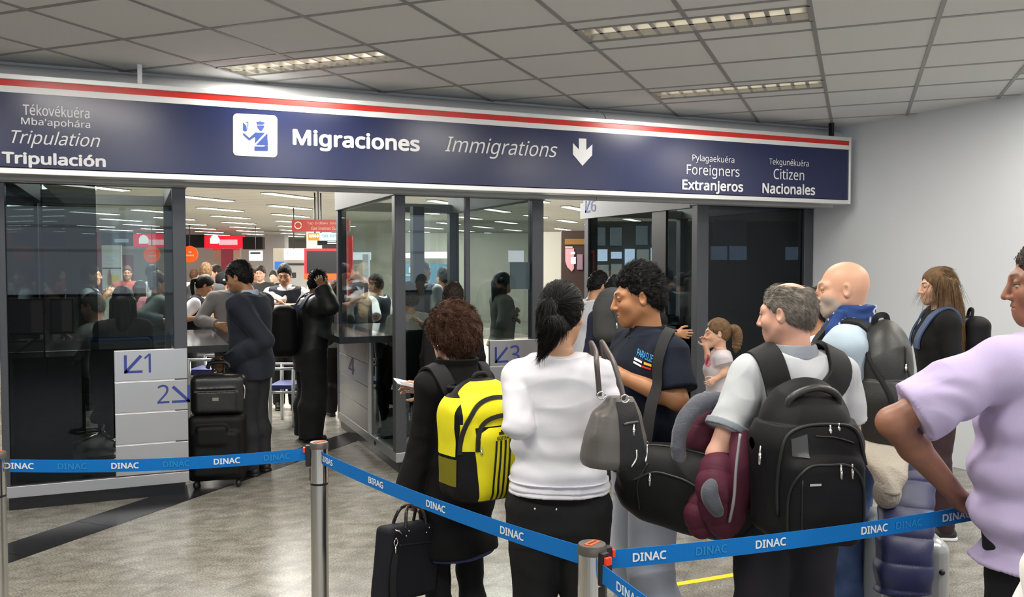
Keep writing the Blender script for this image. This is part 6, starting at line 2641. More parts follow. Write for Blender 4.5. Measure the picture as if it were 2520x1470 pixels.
P1, C1 = chain([p(1795, 1000, 3.16), p(1765, 1015, 3.12), p(1732, 1060, 3.10), p(1726, 1110, 3.09), p(1750, 1150, 3.08)], [.026, .036, .044, .044, .03])
o1 = csoft(D, jk, 'body', P1, .005, M_mar, disp=quilt(C1, .075, .007))
P2, C2 = chain([p(1775, 1140, 2.94), p(1768, 1160, 2.90), p(1762, 1210, 2.87), p(1768, 1260, 2.88), p(1782, 1300, 2.89)], [.035, .052, .056, .048, .030])
csoft(D, jk, 'sleeve', P2, .005, M_mar, disp=quilt(C2, .07, .007))
P3, C3 = chain([p(1822, 1068, 2.90), p(1824, 1150, 2.86), p(1816, 1230, 2.86), p(1800, 1298, 2.88)], [.024, .032, .034, .022])
csoft(D, jk, 'front_panel', P3, .005, M_mar, disp=lambda V, N: .005 * fold_noise(V, (12, 12, 9), 8))
P4, C4 = chain([p(1740, 1205, 2.96), p(1722, 1265, 2.95), p(1728, 1300, 2.95)], [.035, .045, .030])
csoft(D, jk, 'hem', P4, .005, M_mar, disp=quilt(C4, .06, .006))
cmb(D, jk, MB().tube(catmull([p(1822, 1068, 2.80), p(1812, 1150, 2.785), p(1806, 1230, 2.79), p(1795, 1285, 2.82)], 6), .005, 6), 'zipper', mat('grey zip', (.3, .3, .32), .5), smooth=True)
LP = [p(1792, 985, 3.05), p(1730, 990, 3.03), p(1690, 1025, 3.01), p(1670, 1080, 3.0), p(1674, 1135, 3.0), p(1702, 1176, 3.0), p(1738, 1190, 3.0)]
P5, C5 = chain(LP, [.020, .024, .020, .016, .017, .022, .020])
csoft(D, jk, 'fleece_lining', P5, .004, M_fleece, fold=(.004, (30, 30, 30), 9))
P6, C6 = chain([p(1752, 1190, 2.77), p(1745, 1215, 2.765), p(1757, 1245, 2.77), p(1768, 1262, 2.79)], [.010, .016, .014, .008])
csoft(D, jk, 'cuff_lining', P6, .004, M_fleece, fold=(.003, (30, 30, 30), 9))

# ============ E: bald bearded man with scarf
E = Fig('bald bearded man in a pale blue shirt with a navy scarf', stand(2088, 710, 3.52), -62, 1.675, bulk=1.04, skin=(.58, .32, .21), head=(-12, 4, 0), res=.005)
p = PL(E)
E.arm('L', p(2010, 985, 3.55), elbow=p(2092, 968, 3.36))
E.arm('R', p(1985, 970, 3.75), pole=(1, 0, -1))
E.body(hres=.0028, color=E.face_color(beard=(.42, .38, .34), stubble=.95, brow=(.2, .15, .1)))
M_jean = mat('blue denim', (0.085, 0.14, 0.30), 0.85, var=(6, 0.5), bump=(420, 0.4))
E.trousers(M_jean, off=.014, thigh=.014, shin=.022, fold=(.008, (7, 7, 9), 36))
E.shoes(mat('brown shoe', (.06, .035, .02), .5))
M_pblue = mat('pale blue shirt', (0.42, 0.52, 0.60), 0.8, bump=(420, 0.15))
E.top(M_pblue, off=.024, hem=.95, sleeve=1.9, extra=((1.0, .02, .03), (1.1, .02, .02)), fold=(.014, (6, 6, 9), 43), name='shirt', wide=.02, taper=.02)
k = E.k
sc_p = [('+', loft([(1.440 * k, .125, .115, 0, .0), (1.475 * k, .115, .105, 0, -.005), (1.51 * k, .098, .092, 0, -.012), (1.555 * k, .088, .085, 0, -.02), (1.575 * k, .080, .080, 0, -.025)], n=2), 0),
        ('+', rcone(p(2066, 775, 3.42), p(2048, 815, 3.40), .020, .018), .05), ('+', rcone(p(2048, 815, 3.40), p(2036, 872, 3.38), .018, .010), .02)]


def scarfcol(V):
    n = vnoise(V * 38, 7) + .5 * vnoise(V * 90, 8)
    m = (n > .50)[:, None]
    return np.where(m, np.array([[.55, .60, .68]]), np.array([[.022, .05, .17]]))


soft('scarf', sc_p, .004, mat('navy scarf', (1, 1, 1), 0.85, attr=True, bump=(300, 0.2)), E.root, disp=lambda V, N: .007 * fold_noise(V, (8, 8, 34), 12), color=scarfcol)

eb = carried('backpack', 'dark olive backpack on the bald man\'s back', 'backpack', E, p(2200, 1100, 3.35))
c = p(2196, 960, 3.36)
M_olive = mat('dark olive nylon', (0.024, 0.025, 0.022), 0.45, bump=(260, 0.2))
P = [('+', rbox(c + V3(0, 0, -.10), (.140, .120, .125), .07), 0), ('+', ell(c + V3(0, .03, .06), (.135, .105, .21)), .10)]
m_ = csoft(E, eb, 'main_compartment', P, .006, M_olive, fold=(.010, (7, 7, 6), 81))
bq = E.bvh(m_)
hnd = catmull([c + V3(-.03, .07, .25), c + V3(-.03, .055, .285), c + V3(.02, .03, .285), c + V3(.02, .02, .245)], 6)
cmb(E, m_, MB().strap(hnd, Vector((-1, -.5, 0)), .022, .006), 'handle', M_strap, smooth='auto')
zip_line(E, m_, bq, [c + V3(-.13, .10, .16), c + V3(-.14, .0, .0), c + V3(-.14, -.02, -.12)], r=.011, m=M_strap, name='compression_strap')
zip_line(E, m_, bq, [c + V3(-.10, -.10, .20), c + V3(-.12, -.12, .10), c + V3(-.11, -.12, .0)], r=.005)
zip_pull(E, m_, bq, c + V3(-.12, -.10, .12), .03)
bag_straps(E, m_, E.bvh(E.top_obj), c + V3(0, .09, .19), c + V3(0, .10, -.14), w=.058, xs=(.07, .075))

M_beige = mat('beige knit', (0.46, 0.42, 0.35), 0.95, bump=(130, 0.9), sheen=0.2)
sw = carried('sweater', 'beige knitted sweater hanging from the bald man\'s waist', 'sweater', E, p(2180, 1235, 3.3))
CS = [E.Lc(q) for q in (at(2166, 1072, 3.34), at(2174, 1105, 3.27), at(2182, 1140, 3.22), at(2189, 1175, 3.19), at(2187, 1212, 3.17))]
rx, fy = E.Lc(CAMP + RT) - E.Lc(CAMP), E.Lc(CAMP + FLAT) - E.Lc(CAMP)
RS = np.stack([rx, fy, V3(0, 0, 1)], 1)
o_ = CS[-1]
P = [('+', loft([(q[2] - o_[2], w_, .045, float((q - o_) @ rx), float((q - o_) @ fy)) for q, w_ in zip(CS, (.090, .086, .074, .056, .036))], o_, RS, 2.6), 0)]
csoft(E, sw, 'body', P, .005, M_beige, fold=(.009, (14, 14, 5), 91))
P, CC = chain([p(2184, 1200, 3.18), p(2182, 1226, 3.175)], [.040, .034])
csoft(E, sw, 'cuff', P, .004, M_beige, disp=lambda V, N: .0012 * np.sin(V[:, 0] * 600))

# ============ F: girl with long hair
Fg = Fig('young woman with long straight brown hair and black cardigan by the white wall', stand(2312, 700, 5.3), -78, 1.645, fem=True, skin=SK_LIGHT, head=(-6, 3, 0), res=.006)
Fg.arm('L', None)
Fg.body(hres=.004)
Fg.trousers(mat('dark red skirt trousers', (0.03, 0.01, 0.015), 0.8), off=.01)
Fg.J['FL'] = V3(0, 1, 0)
Fg.shoes(M_shoe, mat('white sole', (.7, .7, .7), .5))
Fg.top(M_blackcloth, off=.018, hem=.92, sleeve=1.95, name='cardigan')
soft('hair', hair_cap(Fg, th=.010, top=.006, nape=-.10, face=(.122, -.05), fw=.078), .004, M_hair_lb, Fg.root, disp=lambda V, N: .002 * vnoise(V * np.array((140, 140, 10)), 3),
     extra=lambda V, N, Q: (*strands(V, N, 2500, .07, flow_down(Fg, -.25, -1.5), lift=.01, r=.0013, seed=31, jitter=.05, mask=(((V - Fg.hc) @ Fg.Rh)[:, 1] < -.01)), None))
tpts = [Fg.hp((0, -.05, .02)), Fg.hp((0, -.105, -.06)), Fg.hp((-.02, -.13, -.20)), Fg.hp((-.04, -.13, -.36)), Fg.hp((-.05, -.11, -.50))]
C = catmull(tpts, 8)
P = []
for dx in (-.060, -.02, .02, .050):
    CC = [q + Fg.Rh @ V3(dx * (1 - .2 * i / len(C)), .01 - abs(dx) * -.5, 0) for i, q in enumerate(C)]
    for i in range(len(CC) - 1):
        P.append(('+', rcone(CC[i], CC[i + 1], .042 - .022 * i / len(CC), .042 - .022 * (i + 1) / len(CC)), .03))
for yy in (-.085, -.05, -.015):
    P += [('+', rcone(Fg.hp((-.062, yy, .02)), Fg.hp((-.105, yy + .01, -.18)), .028, .028), .03), ('+', rcone(Fg.hp((-.105, yy + .01, -.18)), Fg.hp((-.150, yy + .02, -.46)), .028, .010), .02)]
soft('long_hair', P, .005, M_hair_lb, Fg.root, disp=lambda V, N: .004 * vnoise(V * np.array((110, 110, 5)), 3),
     extra=lambda V, N, Q: (*strands(V, N, 2600, .18, lambda P: np.tile(np.array([[-.02, 0.03, -1.0]]), (len(P), 1)), lift=.01, r=.0013, seed=32, jitter=.06, seg=5), None))
fb = carried('backpack', 'black backpack with blue straps on the long-haired woman', 'backpack', Fg, (0, -.25, 1.0))
P = [('+', rbox((0, -.20, 1.18), (.12, .075, .17), .06), 0)]
m_ = csoft(Fg, fb, 'main_compartment', P, .007, M_nylon, fold=(.006, (8, 8, 8), 3))
cmb(Fg, m_, MB().tube(catmull([V3(-.04, -.17, 1.33), V3(-.03, -.18, 1.39), V3(.03, -.18, 1.39), V3(.04, -.17, 1.33)], 5), .010, 8), 'handle', M_strap, smooth=True)
bag_straps(Fg, m_, Fg.bvh(Fg.top_obj), V3(0, -.15, 1.32), V3(0, -.14, 1.08), w=.05, m=mat('blue strap', (.05, .08, .16), .7))

# ============ G: man in the lilac T-shirt at the right edge
G = Fig('man in a lilac T-shirt cut by the right edge, hand on hip', stand(2606, 690, 2.45), -14, 1.725, bulk=1.10, skin=(.26, .115, .07), head=(-52, 4, 0), res=.0055)
p = PL(G)
G.arm('L', p(2368, 1235, 2.62), elbow=p(2196, 1040, 2.45))
G.hand('L', palm=(1, .2, 0), curl=20)
G.body(hres=.003, color=G.face_color(stubble=.1))
G.trousers(mat('black denim', (.014, .015, .017), .75, bump=(420, .3)), off=.014, thigh=.01, shin=.02)
G.shoes(M_shoe)
M_lil = mat('lilac cotton', (0.47, 0.40, 0.60), 0.85, bump=(420, 0.15))
G.top(M_lil, off=.020, hem=.84, sleeve=.80, neck=1.485, extra=((.84, .055, .04), (.95, .060, .045), (1.0, .066, .05), (1.1, .072, .05), (1.22, .05, .03)), fold=(.016, (5, 5, 7), 53), name='t_shirt', wide=.016)
soft('neckband', [('+', loft([(1.462 * G.k, .084, .080, 0, -.010), (1.500 * G.k, .074, .070, 0, -.014)], n=2), 0)], .005, M_lil, G.top_obj)
short_hair(G, M_hair_dk, n=2600, length=.012, th=.006, top=.010, nape=-.085, amp=.002, lift=.3)

# blue puffer jacket over a silver hard-shell suitcase
sc_c = at(2212, 1420, 3.34)
cs = thing('suitcase', 'silver hard-shell suitcase beneath the navy quilted jacket', 'suitcase', (sc_c.x, sc_c.y, 0))
M_scase = mat('silver polycarbonate', (0.42, 0.43, 0.44), 0.3, 0.3)
Rz = np.array(Matrix.Rotation(-YAW - .15, 3, 'Z'))
cc = V3(sc_c.x, sc_c.y, .37)
Q_ = lambda x, y, z: cc + Rz @ V3(x, y, z)
o = soft('shell', [('+', rbox(cc, (.115, .24, .31), .05, Rz), 0), ('-', rcone(Q_(-.045, -.26, -.3), Q_(-.045, -.26, .3), .012), .01), ('-', rcone(Q_(.045, -.26, -.3), Q_(.045, -.26, .3), .012), .01)], .005, M_scase, cs, wm=True)
wpart(MB().box(-.0, .001, 0, .001, 0, .001), 'seam', M_scase, cs) if 0 else None
mb = MB()
for z in (.20, .05, -.05, -.20):
    mb.ball(tuple(Q_(.078, -.238, z)), .011, 8)
wpart(mb, 'rivets', M_black, cs, smooth=True)
soft('corner_guard', [('+', rbox(Q_(.078, -.232, -.12), (.028, .016, .16), .014, Rz), 0)], .004, mat('light grey plastic', (.5, .5, .51), .4), cs, wm=True)
for sx_ in (-.08, .08):
    for sy_ in (-.18, .18):
        q = Q_(sx_, sy_, 0)
        wpart(MB().ball((q[0], q[1], .032), .032, 8, (.6, 1, 1)), 'wheel', M_black, cs, smooth=True)
pj = thing('jacket', 'navy blue quilted jacket hung over the silver suitcase behind the belt', 'jacket', tuple(at(2225, 1460, 3.2)))
M_navyq = mat('navy quilted nylon', (0.018, 0.022, 0.085), 0.45, bump=(200, 0.1))
w0 = lambda x, y, d: np.array(at(x, y, d))
CC = catmull([w0(2240, 1150, 3.30), w0(2232, 1230, 3.22), w0(2228, 1300, 3.13), w0(2224, 1380, 3.08), w0(2222, 1455, 3.06)], 8)
RJ = np.stack([np.array(RT), np.array(FLAT), V3(0, 0, 1)], 1)
o_ = CC[-1]
P = [('+', loft([(q[2] - o_[2], .095 - .02 * (i == 0) + .006 * math.sin(i * .8), .050, float((q - o_) @ np.array(RT)), float((q - o_) @ np.array(FLAT))) for i, q in enumerate(CC)], o_, RJ, 3.2), 0),
     ('+', rcone(w0(2200, 1440, 3.08), w0(2240, 1455, 3.07), .040, .035), .03)]
soft('body', P, .005, M_navyq, pj, wm=True, disp=lambda V, N: .009 * (np.abs(np.sin((V[:, 2] + .10 * (V[:, 0] - o_[0])) / .088 * PI)) ** .5 - .8) + .006 * fold_noise(V, (9, 9, 9), 5))

# ============ white garment at the lower right corner: somebody right beside the camera
Wp = at(2750, 1400, 1.35)
Wf = Fig('person in white at the lower right corner, almost entirely outside the photo', (Wp.x, Wp.y), -30, 1.50, fem=True, bulk=1.0, skin=SK_LIGHT, res=.009)
Wf.body(res=.010)
Wf.trousers(mat('white trousers', (.75, .73, .70), .8), off=.012)
Wf.shoes(M_shoe)
Wf.top(mat('white jacket', (.82, .80, .77), .8, bump=(300, .15)), off=.02, hem=.80, sleeve=1.95, name='jacket', extra=((.80, .03, .03),))
short_hair(Wf, M_hair_dk, n=0)
# ------------------------------------------------------------------ people at the counters and in the hall
HAIRS = {'blk': M_hair_blk, 'dk': M_hair_dk, 'br': M_hair_br, 'lb': M_hair_lb, 'gr': M_hair_gr}
M_whitecl = mat('white cotton', (0.74, 0.75, 0.78), 0.8, bump=(420, 0.15))
M_vest = mat('dark waistcoat', (0.012, 0.014, 0.022), 0.75, bump=(420, 0.2))
M_blacktr = mat('black trousers', (0.012, 0.012, 0.013), 0.8)


def figure(label, hx, ytop, d, rel, top, pants=None, hair=('blk', 'short'), skin=SK_TAN, fem=False, bulk=1.0, head=(0, 0, 0), lean=0, sleeve=1.95, hem=.90, hand=None, L=None, R=None,
           h=None, base=0.0, res=None, group=None, sit=False, hs=1.0, collar=None, loose=.016, cat='person', vest=None, baggy=0.0, eL=None, eR=None, dressed=True, neck=0.0):
    res = res or (.0065 if d < 9 else .0095)
    ztop = at(hx, ytop, d).z
    hh = h or (ztop - base - .012)
    if sit:
        base = ztop - .012 - hh
    f = Fig(label, stand(hx, ytop, d), rel, hh, fem=fem, bulk=bulk, skin=skin, head=head, lean=lean, res=res, hs=hs, base=base, cat=cat, group=group, neck=neck)
    q = PL(f)
    f.q = q
    if sit:
        f.sit()
    for sd, W_, e_ in (('L', L, eL), ('R', R, eR)):
        if W_ is not None:
            x = -1 if sd == 'L' else 1
            f.arm(sd, q(*W_) if len(W_) == 3 and W_[0] > 5 else np.array(W_), pole=(x * .6, -.5, -1), elbow=q(*e_) if e_ else None)
    if hand:
        f.hand(hand, curl=30)
    f.body(res=res, hres=.0045 if d < 11 else .007)
    f.trousers(pants or M_blacktr, off=.014 + baggy * .3, thigh=.008 + baggy, shin=.018 + baggy * 1.5, fold=(.005, (8, 8, 8), 3))
    f.shoes(M_shoe)
    f.top(top, off=loose, hem=hem, sleeve=sleeve, fold=(.006, (7, 7, 10), int(hx)), name='shirt', extra=((hem, .012, .012), (1.1, .01, .008)))
    if vest:
        P = [('+', f.torso(loose + .010, hem, 1.45, extra=((hem, .012, .012), (1.1, .01, .008))), 0),
             ('-', rcone((0, f.yo(1.4) + .15, 1.50 * f.k), (0, f.yo(1.2) + .165, 1.18 * f.k), .062 * f.k, .012), .01)]
        for x in (-1, 1):
            P.insert(1, ('+', rcone((x * .06 * f.k, f.yo(1.45) - .015 * f.k, 1.445 * f.k), f.J['S' + ('L' if x < 0 else 'R')] * V3(.86, 1, 1), .042 * f.k + loose + .014, .054 * f.k + loose + .014), .05))
        for x in (-1, 1):
            P.append(('-', rcone((x * .250 * f.k, f.yo(1.35), 1.44 * f.k), (x * .250 * f.k, f.yo(1.25), 1.26 * f.k), .066 * f.k), .01))
        soft('waistcoat', P, res, vest, f.root)
    if collar:
        f.polo_collar(collar, 1.455, 1.525, .014, .03)
    m = HAIRS[hair[0]]
    k = hair[1]
    n = 900 if d < 9.5 else 500
    if k == 'short':
        short_hair(f, m, n=n, length=.022, th=.008, top=.022, res=max(res * .8, .005), r=.0018, amp=.005)
    elif k == 'full':
        short_hair(f, m, n=n, length=.026, th=.016, top=.024, nape=-.10, res=max(res * .8, .005), r=.0016, amp=.006)
    elif k == 'thin':
        short_hair(f, m, n=n, length=.014, th=.005, top=.004, res=max(res * .8, .005), r=.0012, amp=.002)
    elif k == 'tail':
        short_hair(f, m, n=0, th=.010, top=.008, nape=-.09, res=max(res * .8, .005), amp=.002)
        a = f.hp((0, -.115, .03))
        C = catmull([a, a + V3(0, -.04, -.01), a + V3(0, -.055, -.07), a + V3(0, -.045, -.17)], 4)
        soft('ponytail', [('+', rcone(C[i], C[i + 1], (.016 + .008 * math.sin(i / len(C) * PI)) * (1.7 if hs > 1.1 else 1), .012), .01) for i in range(len(C) - 1)], .006, m, f.root)
    elif k == 'long':
        short_hair(f, m, n=0, th=.014, top=.010, nape=-.12, res=max(res * .8, .005), amp=.003)
        P = []
        for x in (-1, 1):
            P.append(('+', rcone(f.hp((x * .07, -.02, .0)), f.hp((x * .085, -.02, -.22)), .035, .028), .02))
        P.append(('+', rcone(f.hp((0, -.085, .0)), f.hp((0, -.09, -.22)), .06, .05), .03))
        soft('long_hair', P, res, m, f.root, fold=(.003, (40, 40, 8), 4))
    return f


# ---- suited man with trolley
su = figure('man in a dark suit facing left at the first counter with luggage', 617, 643, 6.90, -76, mat('suit charcoal', (0.022, 0.024, 0.036), 0.8, bump=(420, .2), sheen=.1), mat('suit trousers', (.014, .014, .018), .8),
            ('blk', 'short'), skin=(.40, .20, .11), head=(-2, 12, 0), lean=2, neck=.04, hem=.80, loose=.030, L=(556, 893, 6.76), eL=(652, 838, 6.74), R=(552, 888, 6.95), bulk=1.08, res=.0055, hand='L', sleeve=1.93)
o = loft([(1.455 * su.k, .085, .080, 0, su.yo(1.45)), (1.535 * su.k, .064, .062, 0, su.yo(1.5) - .01)], n=2)
soft('shirt_collar', [('+', o, 0), ('-', rcone((0, .11, 1.56 * su.k), (0, .10, 1.44 * su.k), .035, .012), .004)], .004, mat('pale blue collar', (.42, .52, .68), .7), su.top_obj)
for z in (1.0,):
    soft('lapel', [('+', rcone((-.055, .130 + su.yo(1.4), 1.40 * su.k), (-.015, .165, 1.10 * su.k), .035, .012), .02), ('+', rcone((.055, .130 + su.yo(1.4), 1.40 * su.k), (.015, .165, 1.10 * su.k), .035, .012), .02)], .005, mat('suit lapel', (.03, .032, .042), .7), su.top_obj)

tr = thing('suitcase', 'tall black soft trolley suitcase on four wheels by the silver booth panels', 'suitcase', tuple(Vector((*at(538, 1190, 6.58).xy, 0))))
q0 = at(536, 1105, 6.56)
cR = np.array(Matrix.Rotation(-YAW + .25, 3, 'Z'))
cc = V3(q0.x, q0.y, .305)
TQ = lambda x, y, z: cc + cR @ V3(x, y, z)
soft('body', [('+', rbox(cc, (.205, .135, .245), .05, cR), 0), ('+', rbox(TQ(0, -.12, -.04), (.165, .045, .17), .035, cR), .02), ('+', rbox(TQ(-.03, -.15, .10), (.11, .03, .075), .03, cR), .02)], .006, M_nylon, tr, wm=True, fold=(.004, (7, 7, 7), 3))
for x in (-.15, .15):
    for y in (-.09, .09):
        q = TQ(x, y, 0)
        wpart(MB().ball((q[0], q[1], .030), .030, 8, (.7, 1, 1)), 'wheel', M_black, tr, smooth=True)
for x in (-.035, .045):
    wpart(MB().tube([TQ(x, .10, .20), TQ(x, .10, .60)], .009, 8), 'handle_tube', M_black, tr, smooth=True)
wpart(MB().tube(catmull([TQ(-.075, .10, .57), TQ(-.05, .10, .612), TQ(.06, .10, .612), TQ(.085, .10, .57)], 5), .016, 8), 'handle', M_black, tr, smooth=True)
wpart(MB().tube([TQ(.13, -.13, .10), TQ(.13, -.135, .06)], .005, 6).tube([TQ(.135, -.13, .0), TQ(.135, -.135, -.06)], .004, 6), 'zip_pull', M_metal, tr, smooth=True)
bc = thing('briefcase', 'black briefcase strapped on top of the tall trolley suitcase', 'bag', tuple(TQ(0, -.05, .245)))
soft('body', [('+', rbox(TQ(.015, -.02, .395), (.195, .105, .148), .05, cR), 0), ('+', rbox(TQ(.0, -.10, .355), (.15, .05, .09), .03, cR), .02), ('-', rcone(TQ(-.14, -.135, .43), TQ(.14, -.135, .43), .012), .008)], .006, mat('black leather bag', (.012, .012, .012), .35, bump=(80, .2)), bc, wm=True, fold=(.004, (7, 7, 7), 5))
wpart(MB().box(-.022, .022, -.006, .002, -.012, .012, Matrix.Translation(TQ(.0, -.148, .37)) @ Matrix(cR.tolist()).to_4x4()), 'label_plate', mat('brass plate', (.30, .27, .20), .4, .7), bc)
wpart(MB().tube(catmull([TQ(.18, -.10, .49), TQ(.205, -.11, .44), TQ(.20, -.11, .36)], 5), .005, 6), 'buckle', M_metal, bc, smooth=True)

# ---- man in the black puffer jacket
pf = figure('man in a black quilted jacket with his hand to his forehead', 763, 664, 8.2, 62, mat('black quilted nylon', (.008, .008, .009), .5), mat('black baggy trousers', (.007, .007, .008), .8), ('blk', 'short'), skin=SK_BROWN, head=(-14, 12, 0), lean=5,
            hem=.74, loose=.045, R=(792, 706, 8.05), eR=(812, 755, 8.0), L=(800, 770, 8.3), bulk=1.1, h=1.60, hand='R', baggy=.025)
soft('collar', [('+', loft([(1.44 * pf.k, .12, .11, 0, pf.yo(1.44)), (1.53 * pf.k, .085, .085, 0, pf.yo(1.5) - .01)], n=2), 0)], .006, M_nylon, pf.top_obj)
t = carried('backpack', 'large black backpack on the man in the black quilted jacket', 'backpack', pf, (0, -.30, .80))
m_ = csoft(pf, t, 'main_compartment', [('+', rbox((0, -.27 , 1.05), (.16, .12, .24), .09), 0), ('+', rbox((0, -.37, .98), (.12, .05, .15), .045), .03)], .008, M_nylon, fold=(.006, (7, 7, 7), 2))
bag_straps(pf, m_, pf.bvh(pf.top_obj), V3(0, -.18, 1.26), V3(0, -.18, .88), w=.06, m=mat('strap dark blue', (.02, .035, .08), .7))

# ---- officers and travellers in the first gap
figure('officer in a black waistcoat and white shirt facing the camera, looking down', 702, 650, 10, 168, M_whitecl, None, ('blk', 'short'), skin=(.42, .22, .13), head=(8, 14, 0), sleeve=.75, collar=M_whitecl, vest=M_vest, L=(690, 745, 9.8), R=(735, 752, 9.75), hem=.92)
figure('uniformed woman with dark tied hair and waistcoat bending over the first counter', 462, 671, 9.2, 75, M_whitecl, None, ('blk', 'tail'), skin=SK_TAN, fem=True, head=(-8, 25, 0), lean=12, sleeve=.7, vest=M_vest, R=(492, 782, 9.0), L=(484, 778, 9.2))
g2 = figure('man with greying fair hair and a dark T-shirt, back to the camera, in the hall', 507, 649, 11.5, -8, mat('dark grey tee', (.03, .03, .032), .85), None, ('lb', 'short'), skin=SK_LIGHT, sleeve=.6)
t = carried('backpack', 'tan rolled jacket or backpack behind the grey sweater person', 'bag', g2, (.03, -.25, 1.0))
csoft(g2, t, 'body', [('+', ell((.04, -.24, 1.16), (.15, .12, .13)), 0), ('+', ell((.10, -.24, 1.05), (.10, .10, .13)), .05)], .010, mat('tan fur', (.30, .22, .13), .9, bump=(60, .8)), fold=(.012, (16, 16, 16), 4))
g4 = figure('person in a grey-mauve sweater standing just behind the suited man', 574, 652, 8.7, -20, mat('grey mauve knit', (.27, .24, .24), .9, bump=(200, .3)), None, ('blk', 'short'), sleeve=1.95, hem=.93, L=(536, 800, 8.4), bulk=1.1, hand='L')
fo = thing('folder', 'blue folder held under the grey sweater person\'s arm', 'folder', tuple(at(575, 760, 8.45)))
wpart(slab(567, 708, 583, 762, 8.45, .02), 'cover', mat('folder blue', (.05, .22, .42), .5), fo)
figure('brown-haired man seen between the heads in the hall, facing left', 531, 654, 14, -120, mat('olive coat', (.06, .06, .05), .85), None, ('dk', 'short'), skin=SK_LIGHT)
cp_ = figure('person wearing a black cap with a white badge in the hall', 548, 672, 12, -10, mat('black tee', (.01, .01, .01), .85), None, ('blk', 'short'))
soft('cap', [('+', ell(cp_.hp((0, -.01, .05)), (.10, .12, .085)), 0), ('+', ell(cp_.hp((0, -.08, .0)), (.09, .06, .06)), .03)], .01, M_blackcloth, cp_.root)
b__ = MB().ball(tuple(cp_.hp((.02, -.14, .02))), .03, 8, (1.2, .3, .5))
b__.build('badge', M_whitecl, cp_.root)
figure('fair-skinned man with dark hair facing the camera from far in the hall', 641, 656, 14, 175, mat('dark jacket', (.03, .03, .03), .85), None, ('dk', 'short'), skin=SK_LIGHT, head=(5, 0, 0))
figure('person in orange far away left of the far man\'s head', 622, 664, 18, 160, mat('orange top', (.55, .10, .03), .8), None, ('br', 'short'), skin=SK_TAN)
figure('person in yellowish shirt far away beside the first booth post', 478, 664, 17, 10, mat('pale yellow top', (.62, .58, .36), .8), None, ('br', 'short'), skin=SK_LIGHT)
figure('distant person with black hair in front of the crimson banner', 563, 657, 20, 10, mat('red top', (.35, .03, .03), .8), None, ('blk', 'short'))
figure('distant person in a dark top right of the grey wall column', 672, 668, 17, 170, M_vest, None, ('dk', 'short'), skin=SK_LIGHT)

# ---- seen through the booth marked 1
figure('standing officer in a dark waistcoat seen through the booth marked 1', 222, 652, 10, 70, M_whitecl, None, ('blk', 'short'), skin=SK_TAN, sleeve=.8, vest=M_vest, R=(262, 726, 9.8), L=(255, 730, 10))
figure('man in a grey-green jacket seen through the clear pane of the booth marked 1', 388, 671, 9.2, 60, mat('grey green jacket', (.055, .075, .078), .8), None, ('br', 'short'), skin=SK_TAN, R=(402, 790, 9.0), loose=.03)
figure('man in a white shirt in the hall seen through the booth marked 1', 365, 653, 14, 60, M_whitecl, None, ('blk', 'short'), skin=SK_LIGHT, lean=6)
figure('person in a dark red shirt in front of the crimson banner behind the booth', 313, 656, 15, 160, mat('dark red shirt', (.25, .03, .02), .8), None, ('br', 'short'), skin=SK_BROWN)
figure('person in pink half hidden behind the grey-green jacket', 345, 690, 12, 20, mat('pink top', (.50, .20, .26), .8), None, ('dk', 'long'), skin=SK_LIGHT, fem=True)
figure('white-haired clerk in a white shirt seated inside the booth marked 1', 246, 719, 7.6, -85, M_whitecl, None, ('gr', 'thin'), skin=SK_LIGHT, h=1.70, sit=True, sleeve=.85, L=(150, 838, 7.5), R=(165, 832, 7.65), hand='L', head=(0, 8, 0), lean=4)
figure('dark-haired clerk seen from behind, seated inside the booth marked 1', 302, 704, 6.72, -20, M_blackcloth, None, ('blk', 'long'), skin=SK_TAN, h=1.60, sit=True, fem=True)


def office_chair(lab, x, y, rz, seat=.52):
    t = thing('office_chair', lab, 'chair', (x, y, .10), rz)
    soft('seat', [('+', rbox((0, 0, seat - .10), (.23, .22, .045), .04), 0)], .012, M_blackcloth, t)
    soft('backrest', [('+', rbox((0, -.24, seat + .25), (.21, .035, .25), .035), 0)], .012, M_blackcloth, t)
    MB().tube([(0, 0, .08), (0, 0, seat - .15)], .025, 10).build('column', M_chrome, t, smooth=True)
    for k in range(5):
        a = 2 * PI * k / 5 + .3
        l = MB().tube([(0, 0, .09), (.28 * math.cos(a), .28 * math.sin(a), .055)], .014, 8).build('leg', M_chrome, t, smooth=True)
        MB().ball((.28 * math.cos(a), .28 * math.sin(a), .026), .026, 6).build('caster', M_black, l, smooth=True)
    return t


q = at(246, 900, 7.58)
office_chair('office chair with chrome star base under the white-haired clerk', q.x, q.y, -(YAW - 1.5))
q = at(306, 900, 6.72)
office_chair('black office chair of the dark-haired clerk', q.x, q.y, -(YAW - .35))
dk = thing('desk', 'dark desk inside the booth marked 1', 'desk', (-.55, 7.45, .10))
wpart(MB().box(-.80, -.42, 6.85, 8.6, .98, 1.02), 'worktop', mat('desk top dark', (.04, .04, .042), .3), dk)
for y in (6.87, 8.56):
    wpart(MB().box(-.80, -.44, y, y + .03, .1, .98), 'side_panel', M_dark_in, dk)
q = at(122, 822, 7.35)
mo = thing('monitor', 'computer monitor with a pinkish page on the desk of the booth marked 1', 'monitor', tuple(Vector((q.x, q.y, 1.02))), -YAW + .35)
MB().box(-.10, .10, -.08, .08, .0, .015).build('base', M_black, mo)
MB().box(-.02, .02, .0, .03, .015, .10).build('stem', M_black, mo)
MB().box(-.19, .19, -.03, .0, .06, .36).build('bezel', M_black, mo, bevel=.004)
MB().box(-.175, .175, -.034, -.03, .08, .345).build('screen', mat('dim screen', (.16, .12, .13), .3, emit=((.35, .26, .28), .22)), mo)

